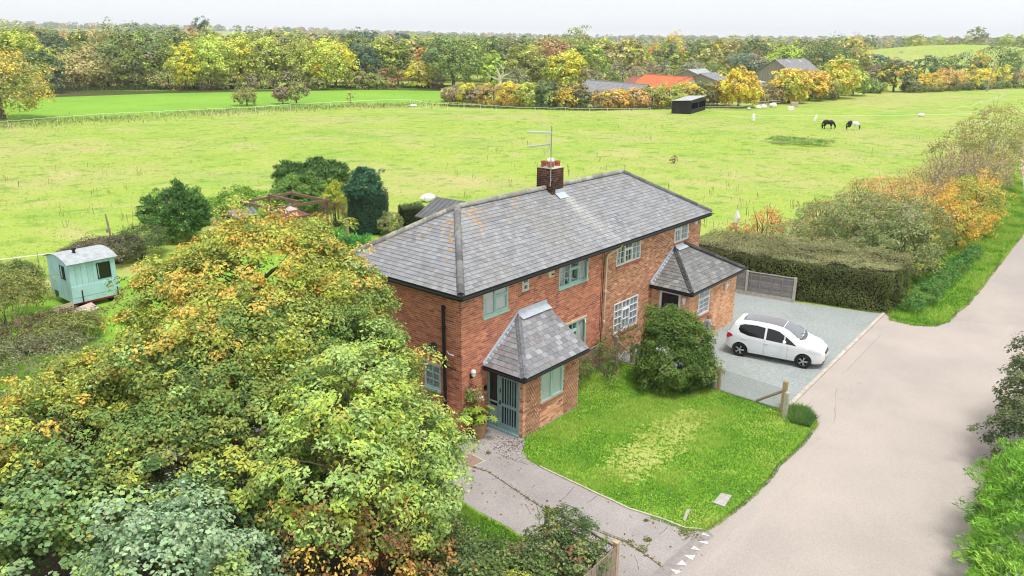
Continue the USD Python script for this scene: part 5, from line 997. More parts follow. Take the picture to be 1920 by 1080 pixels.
v, f, c = cards(np.column_stack([p, rng.uniform(.05, .085, n)]), rng.normal(size=(n, 3))*.3+[0, 0, 1], rng.normal(size=(n, 3)), rng.uniform(.03, .075, n), .8, pick([(4, (.60, .42, .03)), (1, (.5, .22, .05)), (.8, (.75, .75, .7))], n, rng), rng)
tag(put(None, 'lawn_flowers', (v, f, c), LEAF), 'small yellow flowers and fallen leaves dotted over the front lawn', 'flowers', kind='stuff')
# potted plant and hanging basket
POTM = mat('clay_pot_look', (.42, .25, .13), .85, noise=(7, .25)); pp = np.array([.40, -.42, 0])
pot = thing('plant_pot', 'tall clay pot holding a bright green palmate plant beside the green door', 'pot plant', pp)
v, fq = lathe([(.001, .01), (.15, .01), (.17, .05), (.25, .42), (.26, .55), (.225, .58), (.20, .55), (.19, .5), (.001, .5)], 18); put(pot, 'pot', M().add(v+pp, fq), POTM, smooth=35)
rng = np.random.default_rng(8); ss_ = []; cc_, nn_, aa_, zz = [], [], [], []; st = M()
for i in range(34):
    an, rr2, h = rng.uniform(0, 6.28), rng.uniform(.1, .62), rng.uniform(.75, 1.5); e = pp+[math.cos(an)*rr2, math.sin(an)*rr2, h-rr2*.35]; st.tube([pp+[0, 0, .5], (pp+[0, 0, .5]+e)/2+[0, 0, .15], e], [.012, .009, .006], 4)
    hub_n = unit(np.array([math.cos(an)*.5, math.sin(an)*.5, 1.0])); t1 = unit(np.cross(hub_n, [.3, 1, .1])); t2 = np.cross(hub_n, t1)
    for k in range(8):
        d = t1*math.cos(k*.785)+t2*math.sin(k*.785)-hub_n*.25; cc_.append(e+d*.10); nn_.append(hub_n); aa_.append(d)
n = len(cc_); v, f, c = cards(np.array(cc_), np.array(nn_), np.array(aa_), .22, .34, np.clip(np.array([.26, .36, .045])*rng.uniform(.75, 1.3, (n, 1)), 0, .8), rng)
put(pot, 'stems', st, BARK); put(pot, 'leaves', (v, f, c), LEAF)
hb = thing('hanging_basket', 'wall basket with pink and white flowers on the corner beside the green door', 'hanging basket', (.35, -.28, 1.5))
bp = np.array([.35, -.28, 1.45]); v, fq = lathe([(.001, -.2), (.12, -.14), (.2, .0), (.19, .0), (.001, -.05)], 12); put(hb, 'basket', M().add(v+bp, fq), BARK); put(hb, 'bracket', M().tube([(.35, 0, 1.9), (.35, -.3, 1.92), (.35, -.28, 1.5)], .012, 5), BLACK)
put(hb, 'leaves', foliage([(bp[0], bp[1], bp[2]+.08, .33, .25, .22), (bp[0]-.2, bp[1], bp[2]+.25, .2, .2, .15)], 45, 20, .09, .055, [(3, (.16, .24, .05)), (2, MIDG), (1, (.45, .45, .35))], 71, low=-.8), LEAF)
n = 26; p = bp+unit(rng.normal(size=(n, 3)))*[.36, .28, .26]+[0, 0, .1]; v, f, c = cards(p, p-bp, rng.normal(size=(n, 3)), .085, .95, pick([(2, (.65, .03, .16)), (1, (.75, .6, .6)), (1, (.7, .16, .08))], n, rng), rng); put(hb, 'flowers', (v, f, c), LEAF)

n = 260; p = np.column_stack([rng.uniform(-3.3, .3, n), rng.uniform(-8.6, 1, n)]); keep_ = rng.random(n) < np.clip((-p[:, 0]+.3)/3.6, .08, 1); p = p[keep_ & shapely.contains_xy(drive_poly, p[:, 0], p[:, 1])]; n = len(p)
v, f, c = cards(np.column_stack([p, rng.uniform(.014, .03, n)]), rng.normal(size=(n, 3))*.25+[0, 0, 1], rng.normal(size=(n, 3)), rng.uniform(.04, .11, n), .65, pick([(3, (.34, .22, .07)), (2, (.25, .13, .06)), (1, (.14, .10, .06)), (1, (.3, .3, .08))], n, rng), rng)
tag(put(None, 'drive_leaves', (v, f, c), LEAF), 'fallen yellow brown leaves scattered on the concrete drive near the trees', 'fallen leaves', kind='stuff')
n = 420; x_ = rng.uniform(-2, 60, n); side_ = rng.random(n); y_ = np.where(side_ < .5, np.interp(x_, [-2, 10, 22, 27, 60], [-8.95, -8.7, -9.0, -10.0, -8.3])-np.abs(rng.normal(0, .22, n)), np.interp(x_, [-2, 12, 60], [-15.5, -15.0, -14.6])+np.abs(rng.normal(0, .3, n)))
ok_ = shapely.contains_xy(road_poly, x_, y_); p = np.column_stack([x_, y_])[ok_]; n = len(p)
v, f, c = cards(np.column_stack([p, rng.uniform(.010, .022, n)]), rng.normal(size=(n, 3))*.2+[0, 0, 1], rng.normal(size=(n, 3)), rng.uniform(.02, .06, n), .7, pick([(3, (.26, .20, .14)), (2, (.34, .25, .13)), (1.5, (.18, .24, .08)), (1, (.2, .17, .14))], n, rng), rng)
tag(put(None, 'lane_litter', (v, f, c), LEAF), 'leaf and soil crumbs along the edges of the lane', 'fallen leaves', kind='stuff')
rk = M()
def road_line(pts, w, z=.0095):
    p = np.array(wobble([tuple(a) for a in pts], .25, len(rk.v)+13, .4)); d_ = np.gradient(p, axis=0); nn = unit(np.column_stack([-d_[:, 1], d_[:, 0]]))*w*rng.uniform(.2, 1.2, (len(p), 1)); v = np.vstack([np.column_stack([p-nn, np.full(len(p), z)]), np.column_stack([p+nn, np.full(len(p), z)])]); k = len(p); rk.add(v, np.array([[i, i+1, k+i+1, k+i] for i in range(k-1)]))
for a, b in (((24.6, -9.95), (27.0, -14.6)), ((9.4, -9.3), (12.5, -8.4)), ((14, -8.1), (20, -7.9)), ((31, -10.4), (33, -13.5))): road_line([a, b], .012)
tag(put(None, 'lane_cracks', rk, mat('dark_seam_look', (.24, .21, .19), .95)), 'thin dark cracks across the lane', 'cracks', kind='stuff')
# ------------------------------------------------------------------ hedges, panel fence on the right
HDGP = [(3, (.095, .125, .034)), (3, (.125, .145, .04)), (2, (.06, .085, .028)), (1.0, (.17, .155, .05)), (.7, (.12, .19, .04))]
hg = thing('clipped_hedge', 'dark clipped hedge with a flat front behind the gravel forecourt', 'hedge', (24, -2, 0))
rng = np.random.default_rng(61)
def hedge_surface(fp, hgt, n, seed, topn, pal, toppal, leaf=.075, aspect=.6, wav=.20, gain=1.0):
    """fp: footprint corners (closed); leaves over its sides and top"""
    rng = np.random.default_rng(seed); P = np.array(fp, float); per = np.linalg.norm(np.roll(P, -1, 0)-P, axis=1); cum = np.cumsum(per); t = rng.uniform(0, cum[-1], n); k = np.searchsorted(cum, t); a = P[k]; b = np.roll(P, -1, 0)[k]; fr = rng.random(n)[:, None]
    xy = a+(b-a)*fr; d = unit(b-a); out = np.column_stack([d[:, 1], -d[:, 0]])
    if Polygon(fp).exterior.is_ccw is False: out = -out
    z = rng.uniform(0.02, hgt, n); q = np.column_stack([xy, z]); dep = (meshkit.fbm(q*1.6, 3, seed)-.5)*wav*2-np.abs(rng.normal(0, .07, n)); p = q+np.column_stack([out*dep[:, None], np.zeros(n)])
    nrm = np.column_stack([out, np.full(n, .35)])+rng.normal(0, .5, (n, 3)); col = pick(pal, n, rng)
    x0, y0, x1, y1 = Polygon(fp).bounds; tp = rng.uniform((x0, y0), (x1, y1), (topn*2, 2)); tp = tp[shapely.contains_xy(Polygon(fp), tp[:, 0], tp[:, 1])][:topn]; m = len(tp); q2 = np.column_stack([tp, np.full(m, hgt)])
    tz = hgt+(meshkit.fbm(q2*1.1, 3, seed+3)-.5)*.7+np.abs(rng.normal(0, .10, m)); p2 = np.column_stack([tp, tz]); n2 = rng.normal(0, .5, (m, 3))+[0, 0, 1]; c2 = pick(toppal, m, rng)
    P_, N_, C_ = np.vstack([p, p2]), np.vstack([nrm, n2]), np.vstack([col, c2]); tot = len(P_); C_ = np.clip(C_*(1+rng.normal(0, .2, (tot, 1))), .004, .8)
    pn = meshkit.fbm(P_*.8, 3, seed+9)[:, None]; C_ = C_*(.55+.95*pn)*gain
    return cards(P_, N_, rng.normal(size=(tot, 3)), leaf*rng.uniform(.6, 1.3, tot), aspect, C_, rng)
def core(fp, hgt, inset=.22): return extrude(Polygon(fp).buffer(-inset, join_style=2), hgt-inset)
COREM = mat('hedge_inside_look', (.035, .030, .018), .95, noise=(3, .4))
fp = [(22.35, -3.1), (23.3, -7.25), (25.5, -7.6), (27.6, -6.9), (28.0, -2.5), (25.8, 3.5), (21.9, 3.5), (21.75, -.3)]
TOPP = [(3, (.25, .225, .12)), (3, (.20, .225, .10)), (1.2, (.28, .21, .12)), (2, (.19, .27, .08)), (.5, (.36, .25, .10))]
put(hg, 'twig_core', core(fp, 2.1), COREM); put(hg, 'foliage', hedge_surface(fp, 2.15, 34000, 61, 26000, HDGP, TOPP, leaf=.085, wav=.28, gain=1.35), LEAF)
def hedge_shrub(name, label, blobs, pal, seed, n, per=30, cr=.32, leaf=.10, tw=24, group='shrubs of the lane hedgerow', top=None, low=-.95, twc=BARK, cat='hedge shrub', asp=.6):
    b = np.array(blobs); org = (*b[:, :2].mean(0), 0); t = thing(name, label, cat, org, group); m = M(); r = np.random.default_rng(seed+900)
    for i in range(tw):
        q = b[i % len(b)]; s = np.array([q[0]+r.normal(0, .35*q[3]), q[1]+r.normal(0, .35*q[4]), -.05]); d = unit(r.normal(size=3)); d[2] = abs(d[2])+.4; e = q[:3]+d*q[3:6]*r.uniform(.8, 1.15); m.tube([s, (s+e)/2+r.normal(0, .15, 3), e], [.04, .028, .006], 4, cap=False)
    put(t, 'stems', m, twc); put(t, 'foliage', foliage(blobs, n, per, cr, leaf, pal, seed, low=low, aspect=asp, topcol=top, bright=1.8), LEAF); return t
GREYTW = mat('grey_twig_look', (.26, .22, .18), .9)
HEDG = [(3, (.10, .14, .042)), (2, (.07, .105, .035)), (2, (.15, .18, .06)), (1, (.19, .18, .09)), (.5, YGRN)]
hedge_shrub('hawthorn_hedge', 'dark green thicket directly behind the clipped hedge along the verge', [(30.5, -6.0, 1.7, 2.6, 1.7, 1.7), (34, -5.6, 1.9, 2.8, 2.0, 1.8), (32, -3.2, 1.7, 3.0, 2.0, 1.7), (28.6, -4.8, 1.4, 1.5, 1.8, 1.3), (36, -3.5, 1.8, 2.6, 2.2, 1.7)], HEDG, 62, 1150, 34, .38, .12, group=None, top=(.6, [(3, (.19, .21, .09)), (2, (.22, .205, .12))], .7))
hedge_shrub('hawthorn_hedge', 'grey green twiggy stretch of thicket towards the meadow behind the clipped hedge', [(30, 0, 1.2, 2.8, 2.0, 1.2), (34.5, -.4, 1.5, 3.0, 2.0, 1.4), (39, -1.2, 1.7, 3, 2.2, 1.6)], [(3, (.19, .21, .085)), (2, (.13, .165, .06)), (2, (.23, .20, .10)), (1, (.27, .25, .08))], 63, 800, 32, .36, .12, group=None, twc=GREYTW)
hedge_shrub('field_maple_hedge', 'bright orange yellow stretch of hedge beside the lane, the most golden one', [(41, -6.4, 1.7, 2.5, 1.6, 1.7), (45, -6.4, 1.9, 2.8, 1.7, 1.9), (49, -6.3, 2.0, 2.6, 1.7, 1.9)], [(3.5, (.46, .29, .06)), (1, (.40, .21, .06)), (2.5, YGRN), (1.5, OLIV), (1, MIDG)], 64, 760, 30, .42, .13, group=None)
hedge_shrub('spindle_hedge', 'coppery red stretch of hedge between the golden hedge and the meadow', [(40, -3.6, 2.0, 2.6, 1.8, 1.5), (44.5, -2.6, 1.9, 3.0, 2, 1.7), (48, -.8, 1.7, 3, 2, 1.6)], [(3.2, (.44, .22, .10)), (2, (.40, .27, .10)), (3, (.25, .23, .09)), (1.5, YGRN)], 65, 620, 28, .42, .12, group=None, twc=GREYTW)
hedge_shrub('blackthorn_hedge', 'bare grey brown twiggy stretch of hedge beyond the coppery one', [(53, -4.8, 1.9, 3, 2, 1.9), (58, -4.3, 2.1, 3.4, 2.2, 2), (55, -1.6, 1.7, 3.4, 2, 1.6), (62, -2, 2, 4, 2.4, 2)], [(3, (.22, .175, .12)), (2, (.27, .21, .12)), (2, (.30, .24, .09)), (1, OLIV)], 66, 520, 26, .5, .14, tw=90, group=None, twc=GREYTW)
hedge_shrub('willow_hedge', 'tall olive green bushy end of the hedgerow at the right edge of the photo', [(68, -4, 2.6, 4, 2.6, 2.4), (76, -2.6, 3.0, 4.5, 3, 2.8), (86, -1, 3.4, 5, 3.4, 3.2), (72, .2, 2.3, 4, 2.4, 2.2)], [(3, (.16, .165, .055)), (2, (.20, .18, .06)), (2, (.26, .22, .08)), (1, (.24, .19, .12))], 67, 620, 28, .6, .17, tw=70, group=None, twc=GREYTW)
for i, (px, py, z, r, pal, lab) in enumerate([(1440, 425, 1.1, 1.25, (.46, .17, .07), 'small orange red bush alone on the meadow edge, nearest the white windsock'), (1545, 405, 1.1, 1.3, (.40, .19, .09), 'coppery bush on the meadow edge right of the orange red one'), (1385, 445, .9, .9, (.33, .17, .07), 'low rusty bush at the end of the clipped hedge beside the right house'), (1620, 365, 1.3, 1.6, (.32, .22, .09), 'sandy brown bush on the meadow edge in front of the coppery hedge')]):
    c = spot(px, py, z); hedge_shrub('autumn_bush', lab, [(c[0], c[1], z, r, r, z), (c[0]+r*.7, c[1]+.4, z*.8, r*.8, r*.7, z*.8)], [(3, pal), (2, tuple(np.array(pal)*.75)), (1.5, OLIV), (.5, GOLD)], 170+i, 130, 24, .28, .10, tw=18, group=None, cat='bush')
# verge plants
for i, (x, y, r) in enumerate([(24.5, -8.3, .6), (26.5, -8.3, .7), (28.7, -8.3, .7), (31, -8.2, .7), (33.5, -8.3, .6)]): pass
shrub('nettle_patch', 'dark green patch of nettles on the verge at the foot of the hedge', 'plant', (28, -8.3, 0), [(24.8, -8.1, .3, .9, .5, .4), (26.6, -8.2, .35, 1.2, .6, .5), (29, -8.2, .4, 1.4, .6, .5), (31.5, -8.1, .4, 1.4, .6, .5), (34.5, -8.2, .35, 1.5, .5, .45), (38, -8.2, .3, 1.6, .5, .4)], dict(n_clump=420, per=24, clump_r=.2, leaf=.11, palette=[(3, (.06, .15, .035)), (2, (.09, .20, .04)), (1, (.13, .2, .05))], aspect=.5, low=-.1), 68, stems=20, r0=.012)
tus = Polygon(wobble([(8.55, -8.75), (8.5, -8.1), (8.95, -7.85), (9.75, -7.75), (9.85, -8.2), (9.3, -8.7), (8.55, -8.75)], .2, 4, .2)).buffer(0)
tg_ = blades(tus, 4200, .15, 69, [(.06, .15, .045), (.11, .24, .06), (.18, .31, .08)], width=.014, lean=.75); tag(put(None, 'grass_tussock', tg_, BLADE), 'blue green tussock of long grass beside the concrete posts at the lawn corner', 'grass', kind='stuff')
# panel fence with concrete posts
pf = thing('panel_fence', 'grey wooden panel fence with concrete posts behind the gravel forecourt', 'fence', (21.6, -1, 0))
PNL = mat('grey_fence_panel_look', tint=True, rough=.9, noise=(4, .3, (1, 1, 5)))
pts = [np.array([21.35, 3.6, 0]), np.array([21.45, 1.65, 0]), np.array([21.62, -.55, 0]), np.array([21.98, -3.0, 0])]; rng = np.random.default_rng(9)
for a, b in zip(pts[:-1], pts[1:]):
    L_ = np.linalg.norm(b-a); u_ = (b-a)/L_; fu = Face(a, u_, np.cross(u_, [0, 0, 1.0])); q = M(); fu.box(q, .07, L_-.07, -.025, .025, .0, .22); put(pf, 'gravel_board', q, CONC)
    for k in range(13): z = .23+k*.082; q = M(); fu.box(q, .09, L_-.09, -.012+.006*(k % 2), .012+.006*(k % 2), z, z+.088, np.array([.245, .225, .215])*rng.uniform(.75, 1.2)); put(pf, 'slat', q, PNL)
    for t_ in (.06, .25, .5, .75): q = M(); fu.box(q, .07+t_*(L_-.14), .07+t_*(L_-.14)+.05, .02, .045, .23, 1.30, (.26, .24, .225)); put(pf, 'batten', q, PNL)
    q = M(); fu.box(q, .06, L_-.06, -.035, .05, 1.30, 1.335, (.33, .30, .27)); put(pf, 'capping', q, PNL)
for p in pts: q = M(); q.box(p[0]-.06, p[0]+.06, p[1]-.06, p[1]+.06, -.1, 1.36); put(pf, 'post', q, CONC)
# white windsock-like sheet on a stick at the meadow edge
c = spot(1379, 440); ws = thing('white_sheet', 'white plastic sheet caught on a cane at the meadow edge beyond the right house', 'plastic sheet', c); put(ws, 'cane', M().tube([c, c+[0, 0, 1.9]], .02, 5), BARK)
v, fq = lathe([(.02, 1.95), (.18, 1.6), (.30, 1.2), (.27, .75), (.12, .5), (.02, .45)], 9); v = v*[1, .45, 1]; v[:, :2] += (meshkit.noise(v*4, 3)[:, None]-.5)*.25; put(ws, 'sheet', M().add(v+c, fq), TAPE)
# ------------------------------------------------------------------ white hatchback on the forecourt
from scipy.interpolate import PchipInterpolator as PCH
CARW = usdkit.material(stage, '/World/Looks/white_car_paint_look', {'p': ('principled_bsdf', {'base_color': (.72, .74, .76), 'roughness': .28, 'specular_ior_level': .5, 'coat_weight': .8, 'coat_roughness': .06})}, [], surface='p.BSDF')
CGLASS = usdkit.material(stage, '/World/Looks/dark_car_glass_look', {'p': ('principled_bsdf', {'base_color': (.008, .009, .010), 'roughness': .05, 'specular_ior_level': .55})}, [], surface='p.BSDF')
WSCREEN = usdkit.material(stage, '/World/Looks/windscreen_look', {'p': ('principled_bsdf', {'base_color': (.10, .12, .13), 'roughness': .04, 'specular_ior_level': .9, 'coat_weight': 1.0, 'coat_roughness': .02})}, [], surface='p.BSDF')
ROOFG = usdkit.material(stage, '/World/Looks/roof_glass_look', {'p': ('principled_bsdf', {'base_color': (.10, .085, .095), 'roughness': .06, 'specular_ior_level': .7, 'coat_weight': 1.0})}, [], surface='p.BSDF')
TYRE = mat('tyre_look', (.014, .014, .015), .8); ALLOY = mat('alloy_wheel_look', (.50, .50, .50), .3, metal=.8); REDL = mat('red_lamp_look', (.50, .012, .03), .15, spec=.6); HEADL = mat('clear_headlamp_look', (.62, .65, .67), .08, spec=.7, coat=1.0)
CHROME = mat('number_plate_look', (.74, .74, .72), .4)
LN = 4.07; xs = np.array([0, .06, .16, .35, .6, .95, 1.4, 1.9, 2.4, 2.75, 3.0, 3.25, 3.5, 3.75, 3.95, 4.03, 4.07])   # from the tail forwards
zr = np.array([.78, 1.00, 1.18, 1.50, 1.555, 1.59, 1.60, 1.58, 1.50, 1.36, 1.215, 1.075, 1.00, .93, .80, .70, .60])
zb = np.array([.60, .93, .955, .965, .96, .95, .93, .92, .905, .90, .90, .895, .86, .80, .70, .62, .56])
wb = np.array([.66, .74, .80, .845, .865, .875, .882, .882, .88, .878, .872, .86, .835, .77, .64, .54, .44])
wr = np.array([.60, .66, .68, .62, .60, .60, .605, .61, .62, .655, .70, .74, .72, .64, .50, .42, .34])
z0 = np.array([.42, .34, .27, .22, .20, .19, .185, .185, .185, .185, .185, .185, .19, .20, .22, .26, .36])
def car_body(scale=1.0, off=0.0, n=90):
    X = np.concatenate([np.linspace(0, .3, 16), np.linspace(.32, 3.7, 60), np.linspace(3.73, LN, 18)]); f = {k: PCH(xs, v)(X) for k, v in dict(zr=zr, zb=zb, wb=wb, wr=wr, z0=z0).items()}
    rings = []
    for i, x in enumerate(X):
        R_, B, W, Wr, Z = f['zr'][i], min(f['zb'][i], f['zr'][i]-.03), f['wb'][i], f['wr'][i], f['z0'][i]
        half = np.array([(0, Z), (W*.80, Z), (W*.93, Z+.05), (W*.985, Z+.18), (W*1.0, (Z+B)/2+.02), (W*.985, B-.05), (W*.965, B), ((W*.95+Wr)/2+.012, (B+R_)/2), (Wr+.015, R_-.07 if R_-B > .1 else R_-.015), (Wr*.90, R_-.018 if R_-B > .1 else R_-.008), (Wr*.55, R_-.003), (0, R_)])
        t = np.concatenate([[0], np.cumsum(np.linalg.norm(np.diff(half, axis=0), axis=1))]); t /= t[-1]; u = np.linspace(0, 1, 34); h = np.column_stack([PCH(t, half[:, 0])(u), PCH(t, half[:, 1])(u)])
        h[:, 0] += off*(h[:, 0] > .02); h[:, 1] += off*np.where(h[:, 1] > Z+.2, 1, -.2)*(h[:, 1]-Z)/max(R_-Z, .01)
        ring = np.vstack([h, (h*[-1, 1])[-2:0:-1]]); rings.append(np.column_stack([np.full(len(ring), x+off*(2*x/LN-1)), ring]))
    V = np.vstack(rings); k = len(rings[0]); i, j = np.meshgrid(np.arange(len(X)-1), np.arange(k), indexing='ij'); Q = np.stack([i*k+j, i*k+(j+1) % k, (i+1)*k+(j+1) % k, (i+1)*k+j], -1).reshape(-1, 4)
    F = np.vstack([Q[:, [0, 1, 2]], Q[:, [0, 2, 3]]]); V = np.vstack([V, rings[0].mean(0), rings[-1].mean(0)]); a, b = len(V)-2, len(V)-1; jj = np.arange(k)
    F = np.vstack([F, np.stack([np.full(k, a), (jj+1) % k, jj], 1), np.stack([np.full(k, b), (len(X)-1)*k+jj, (len(X)-1)*k+(jj+1) % k], 1)])
    m = trimesh.Trimesh(V, F, process=True); m.fix_normals(); return manifold3d.Manifold(manifold3d.Mesh(np.array(m.vertices, np.float32), np.array(m.faces, np.uint32)))
body, skin = car_body(), car_body(off=.006)
WX = (.66, 3.275); WR_ = .305
def cyl(r, h, c, ax=1, n=40): return manifold3d.Manifold.cylinder(h, r, r, n, True).rotate((90, 0, 0)).translate(c)
for x in WX:
    for s in (-1, 1): body = body-cyl(WR_+.045, .46, (x, s*.80, WR_)); skin = skin-cyl(WR_+.045, .46, (x, s*.80, WR_))
c_fw, c_rw = spot(1504, 690)[:2], spot(1386, 667)[:2]
hd = unit(c_fw-c_rw); side = np.array([hd[1], -hd[0]])     # the wheels on the camera's side stand on these spots
mid_near = (c_fw+c_rw)/2
nearn = side if np.dot(side, CAM[:2]-mid_near) > 0 else -side
cen_car = mid_near-nearn*.76; ang = math.atan2(hd[1], hd[0])
car_org = np.array([cen_car[0]-hd[0]*(WX[0]+WX[1])/2, cen_car[1]-hd[1]*(WX[0]+WX[1])/2, .016])
car = thing('parked_car', 'white hatchback with dark side glass parked on the gravel forecourt', 'car', car_org, rotz=ang)
class L0: pass
def carput(parent, name, m, mt, smooth=False, label=None):
    p = T(parent.path, (0, 0, 0)); p.rot = None; return put(p, name, m, mt, smooth, label=label)
bd = carput(car, 'body', body, CARW, smooth=32)
def ccw(p): p = np.array(p, float); return p if Polygon(p).exterior.is_ccw else p[::-1]
def prism(poly, y0, y1): return manifold3d.CrossSection([ccw(poly)]).extrude(y1-y0).rotate((90, 0, 0)).translate((0, y1, 0))
def prism_x(poly, x0, x1):   # polygon in y,z
    return manifold3d.CrossSection([ccw(poly)]).extrude(x1-x0).rotate((90, 0, 90)).translate((x0, 0, 0))
def prism_z(poly, z0, z1): return manifold3d.CrossSection([ccw(poly)]).extrude(z1-z0).translate((0, 0, z0))
rear_q = [(.52, 1.20), (.62, 1.08), (.95, 1.0), (1.62, .965), (1.62, 1.42), (1.25, 1.455), (.75, 1.43), (.56, 1.36)]
front_q = [(1.71, .96), (2.43, .935), (2.43, 1.235), (2.2, 1.36), (1.95, 1.41), (1.71, 1.425)]
tri_q = [(2.48, .935), (2.95, .915), (2.72, 1.07), (2.48, 1.215)]
for s in (-1, 1):
    y0_, y1_ = (-1.2, -.56) if s < 0 else (.56, 1.2)
    for q in (rear_q, front_q, tri_q): carput(car, 'side_window', skin ^ prism(q, y0_, y1_), CGLASS, smooth=30)
carput(car, 'windscreen', skin ^ prism_z([(2.33, -.50), (2.33, .50), (2.5, .53), (2.95, .66), (3.03, .45), (3.06, 0), (3.03, -.45), (2.95, -.66), (2.5, -.53)], 1.0, 1.6), WSCREEN, smooth=30)
carput(car, 'scuttle', car_body(off=.008) ^ prism_z([(2.99, -.66), (3.06, -.40), (3.09, 0), (3.06, .40), (2.99, .66), (3.08, .66), (3.19, .35), (3.22, 0), (3.19, -.35), (3.08, -.66)], 1.0, 1.3), mat('grey_scuttle_look', (.12, .12, .13), .5), smooth=30)
carput(car, 'wiper', M().tube([(3.10, .25, 1.17), (2.93, -.25, 1.262)], .009, 5).tube([(3.12, -.15, 1.165), (2.98, -.55, 1.23)], .009, 5), BLACK)
carput(car, 'glass_roof', skin ^ prism_z([(.62, -.48), (.62, .48), (2.30, .495), (2.30, -.495)], 1.45, 1.7), ROOFG, smooth=30)
carput(car, 'rear_window', skin ^ prism_x([(-.60, 1.03), (.60, 1.03), (.54, 1.36), (-.54, 1.36)], -.1, .36), CGLASS, smooth=30)
for s in (-1, 1):
    yy = (-1.0, -.40) if s < 0 else (.40, 1.0)
    carput(car, 'tail_lamp', skin ^ prism([(-.1, .80), (.10, .73), (.33, .90), (.2, .965), (-.1, .97)], *yy), REDL, smooth=30)
    carput(car, 'headlamp', skin ^ prism([(3.45, .80), (3.62, .70), (3.92, .66), (3.98, .76), (3.72, .90), (3.5, .93)], *yy), HEADL, smooth=30)
    carput(car, 'door_handle', M().box(1.66, 1.84, s*.875-.02, s*.875+.02, .80, .825), CARW); carput(car, 'door_handle', M().box(.72, .90, s*.862-.02, s*.862+.02, .835, .86), CARW)
    mr = hull([(2.42+a, s*(.93+b), 1.0+c) for a, b, c in ((0, 0, 0), (.02, .16, 0), (.14, .02, .02), (.12, .13, .03), (0, 0, .11), (.02, .16, .12), (.12, .02, .10), (.10, .12, .10))]); carput(car, 'door_mirror', mr, CARW, smooth=60)
    carput(car, 'sill_strip', skin ^ prism([(1.15, .20), (3.0, .20), (3.0, .225), (1.15, .225)], *yy), BLACK)
    for xa in (1.665, 2.47, .98): pass
carput(car, 'grille', car_body(off=.010) ^ prism_x([(-.30, .60), (.30, .60), (.36, .70), (-.36, .70)], 3.85, 4.2), BLACK, smooth=30)
carput(car, 'lower_grille', car_body(off=.010) ^ prism_x([(-.56, .27), (.56, .27), (.50, .36), (-.50, .36)], 3.7, 4.2), BLACK, smooth=30)
carput(car, 'number_plate', M().box(4.078, 4.09, -.26, .26, .43, .54), CHROME)
for x in WX:
    for s in (-1, 1):
        cy = s*.765; tp = [(.20, -.10), (.27, -.105), (.30, -.08), (WR_, -.03), (WR_, .03), (.30, .08), (.27, .105), (.20, .10)]
        v, fq = lathe(tp, 32); Rm = lambda a: np.column_stack([a[:, 0], a[:, 2], a[:, 1]])
        wh = carput(car, 'wheel', M().add(Rm(v)+[x, cy, WR_], fq), TYRE, smooth=40); whp = T(wh.path, (0, 0, 0)); whp.rot = None
        rim = M(); v, fq = lathe([(.205, -.09), (.205, .085), (.185, .09), (.18, .06)], 32); rim.add(Rm(v)+[x, cy, WR_], fq)
        for k in range(5):
            for dd in (-.16, .16):
                a = k*2*math.pi/5+dd; a0 = k*2*math.pi/5; rim.tube([(x+.045*math.cos(a0), cy+s*.075, WR_+.045*math.sin(a0)), (x+.19*math.cos(a), cy+s*.07, WR_+.19*math.sin(a))], [.022, .016], 5)
        v, fq = lathe([(.001, 0), (.05, 0), (.05, .02), (.001, .025)], 14); rim.add(np.column_stack([v[:, 0], s*v[:, 2], v[:, 1]])+[x, cy+s*.07, WR_], fq); put(whp, 'rim', rim, ALLOY)
        v, fq = lathe([(.001, 0), (.19, 0), (.19, .02)], 20); put(whp, 'hub_shadow', M().add(np.column_stack([v[:, 0], s*v[:, 2], v[:, 1]])+[x, cy+s*.02, WR_], fq), TYRE)
seam = M()
for xa, zt_ in ((1.665, .96), (2.62, .91)):
    for s in (-1, 1):
        p = [(xa, s*(np.interp(xa, xs, wb)*k_+.004), z) for z, k_ in ((.24, .985), (.40, .995), (.56, 1.0), (.75, .995), (zt_, .968))]; seam.tube(p, .004, 4)
carput(car, 'door_seam', seam, mat('panel_gap_look', (.25, .26, .27), .6))

# ------------------------------------------------------------------ person walking out from behind the round bush
def blob(joints, bones, edge=.03, it=8):
    parts = []
    for a, b in bones:
        (pa, ra), (pb, rb) = joints[a], joints[b]
        sp = [manifold3d.Manifold.sphere(r, 20).translate(tuple(map(float, p))) for p, r in ((pa, ra), (pb, rb))]; parts.append(manifold3d.Manifold.batch_hull(sp))
    m = manifold3d.Manifold.batch_boolean(parts, manifold3d.OpType.Add).refine_to_length(edge); q = m.to_mesh(); t = trimesh.Trimesh(q.vert_properties[:, :3], q.tri_verts, process=True); trimesh.smoothing.filter_taubin(t, iterations=it); return t
pf_ = spot(1326, 655)[:2]; porg = np.array([pf_[0]-.12, pf_[1]+.06, .016]); head_dir = math.atan2(-.72, .70)
person = thing('person', 'person in grey top and dark trousers walking between the round bush and the car', 'person', porg, rotz=head_dir)
SKIN = mat('skin_look', (.52, .30, .21), .6); HAIR = mat('light_brown_hair_look', (.36, .20, .10), .6, noise=(40, .4)); GREYT = mat('grey_knit_look', (.34, .33, .36), .9, noise=(30, .15)); TROU = mat('black_trousers_look', (.018, .018, .022), .8); SHOE = mat('white_trainers_look', (.72, .69, .65), .6)
V3 = np.array
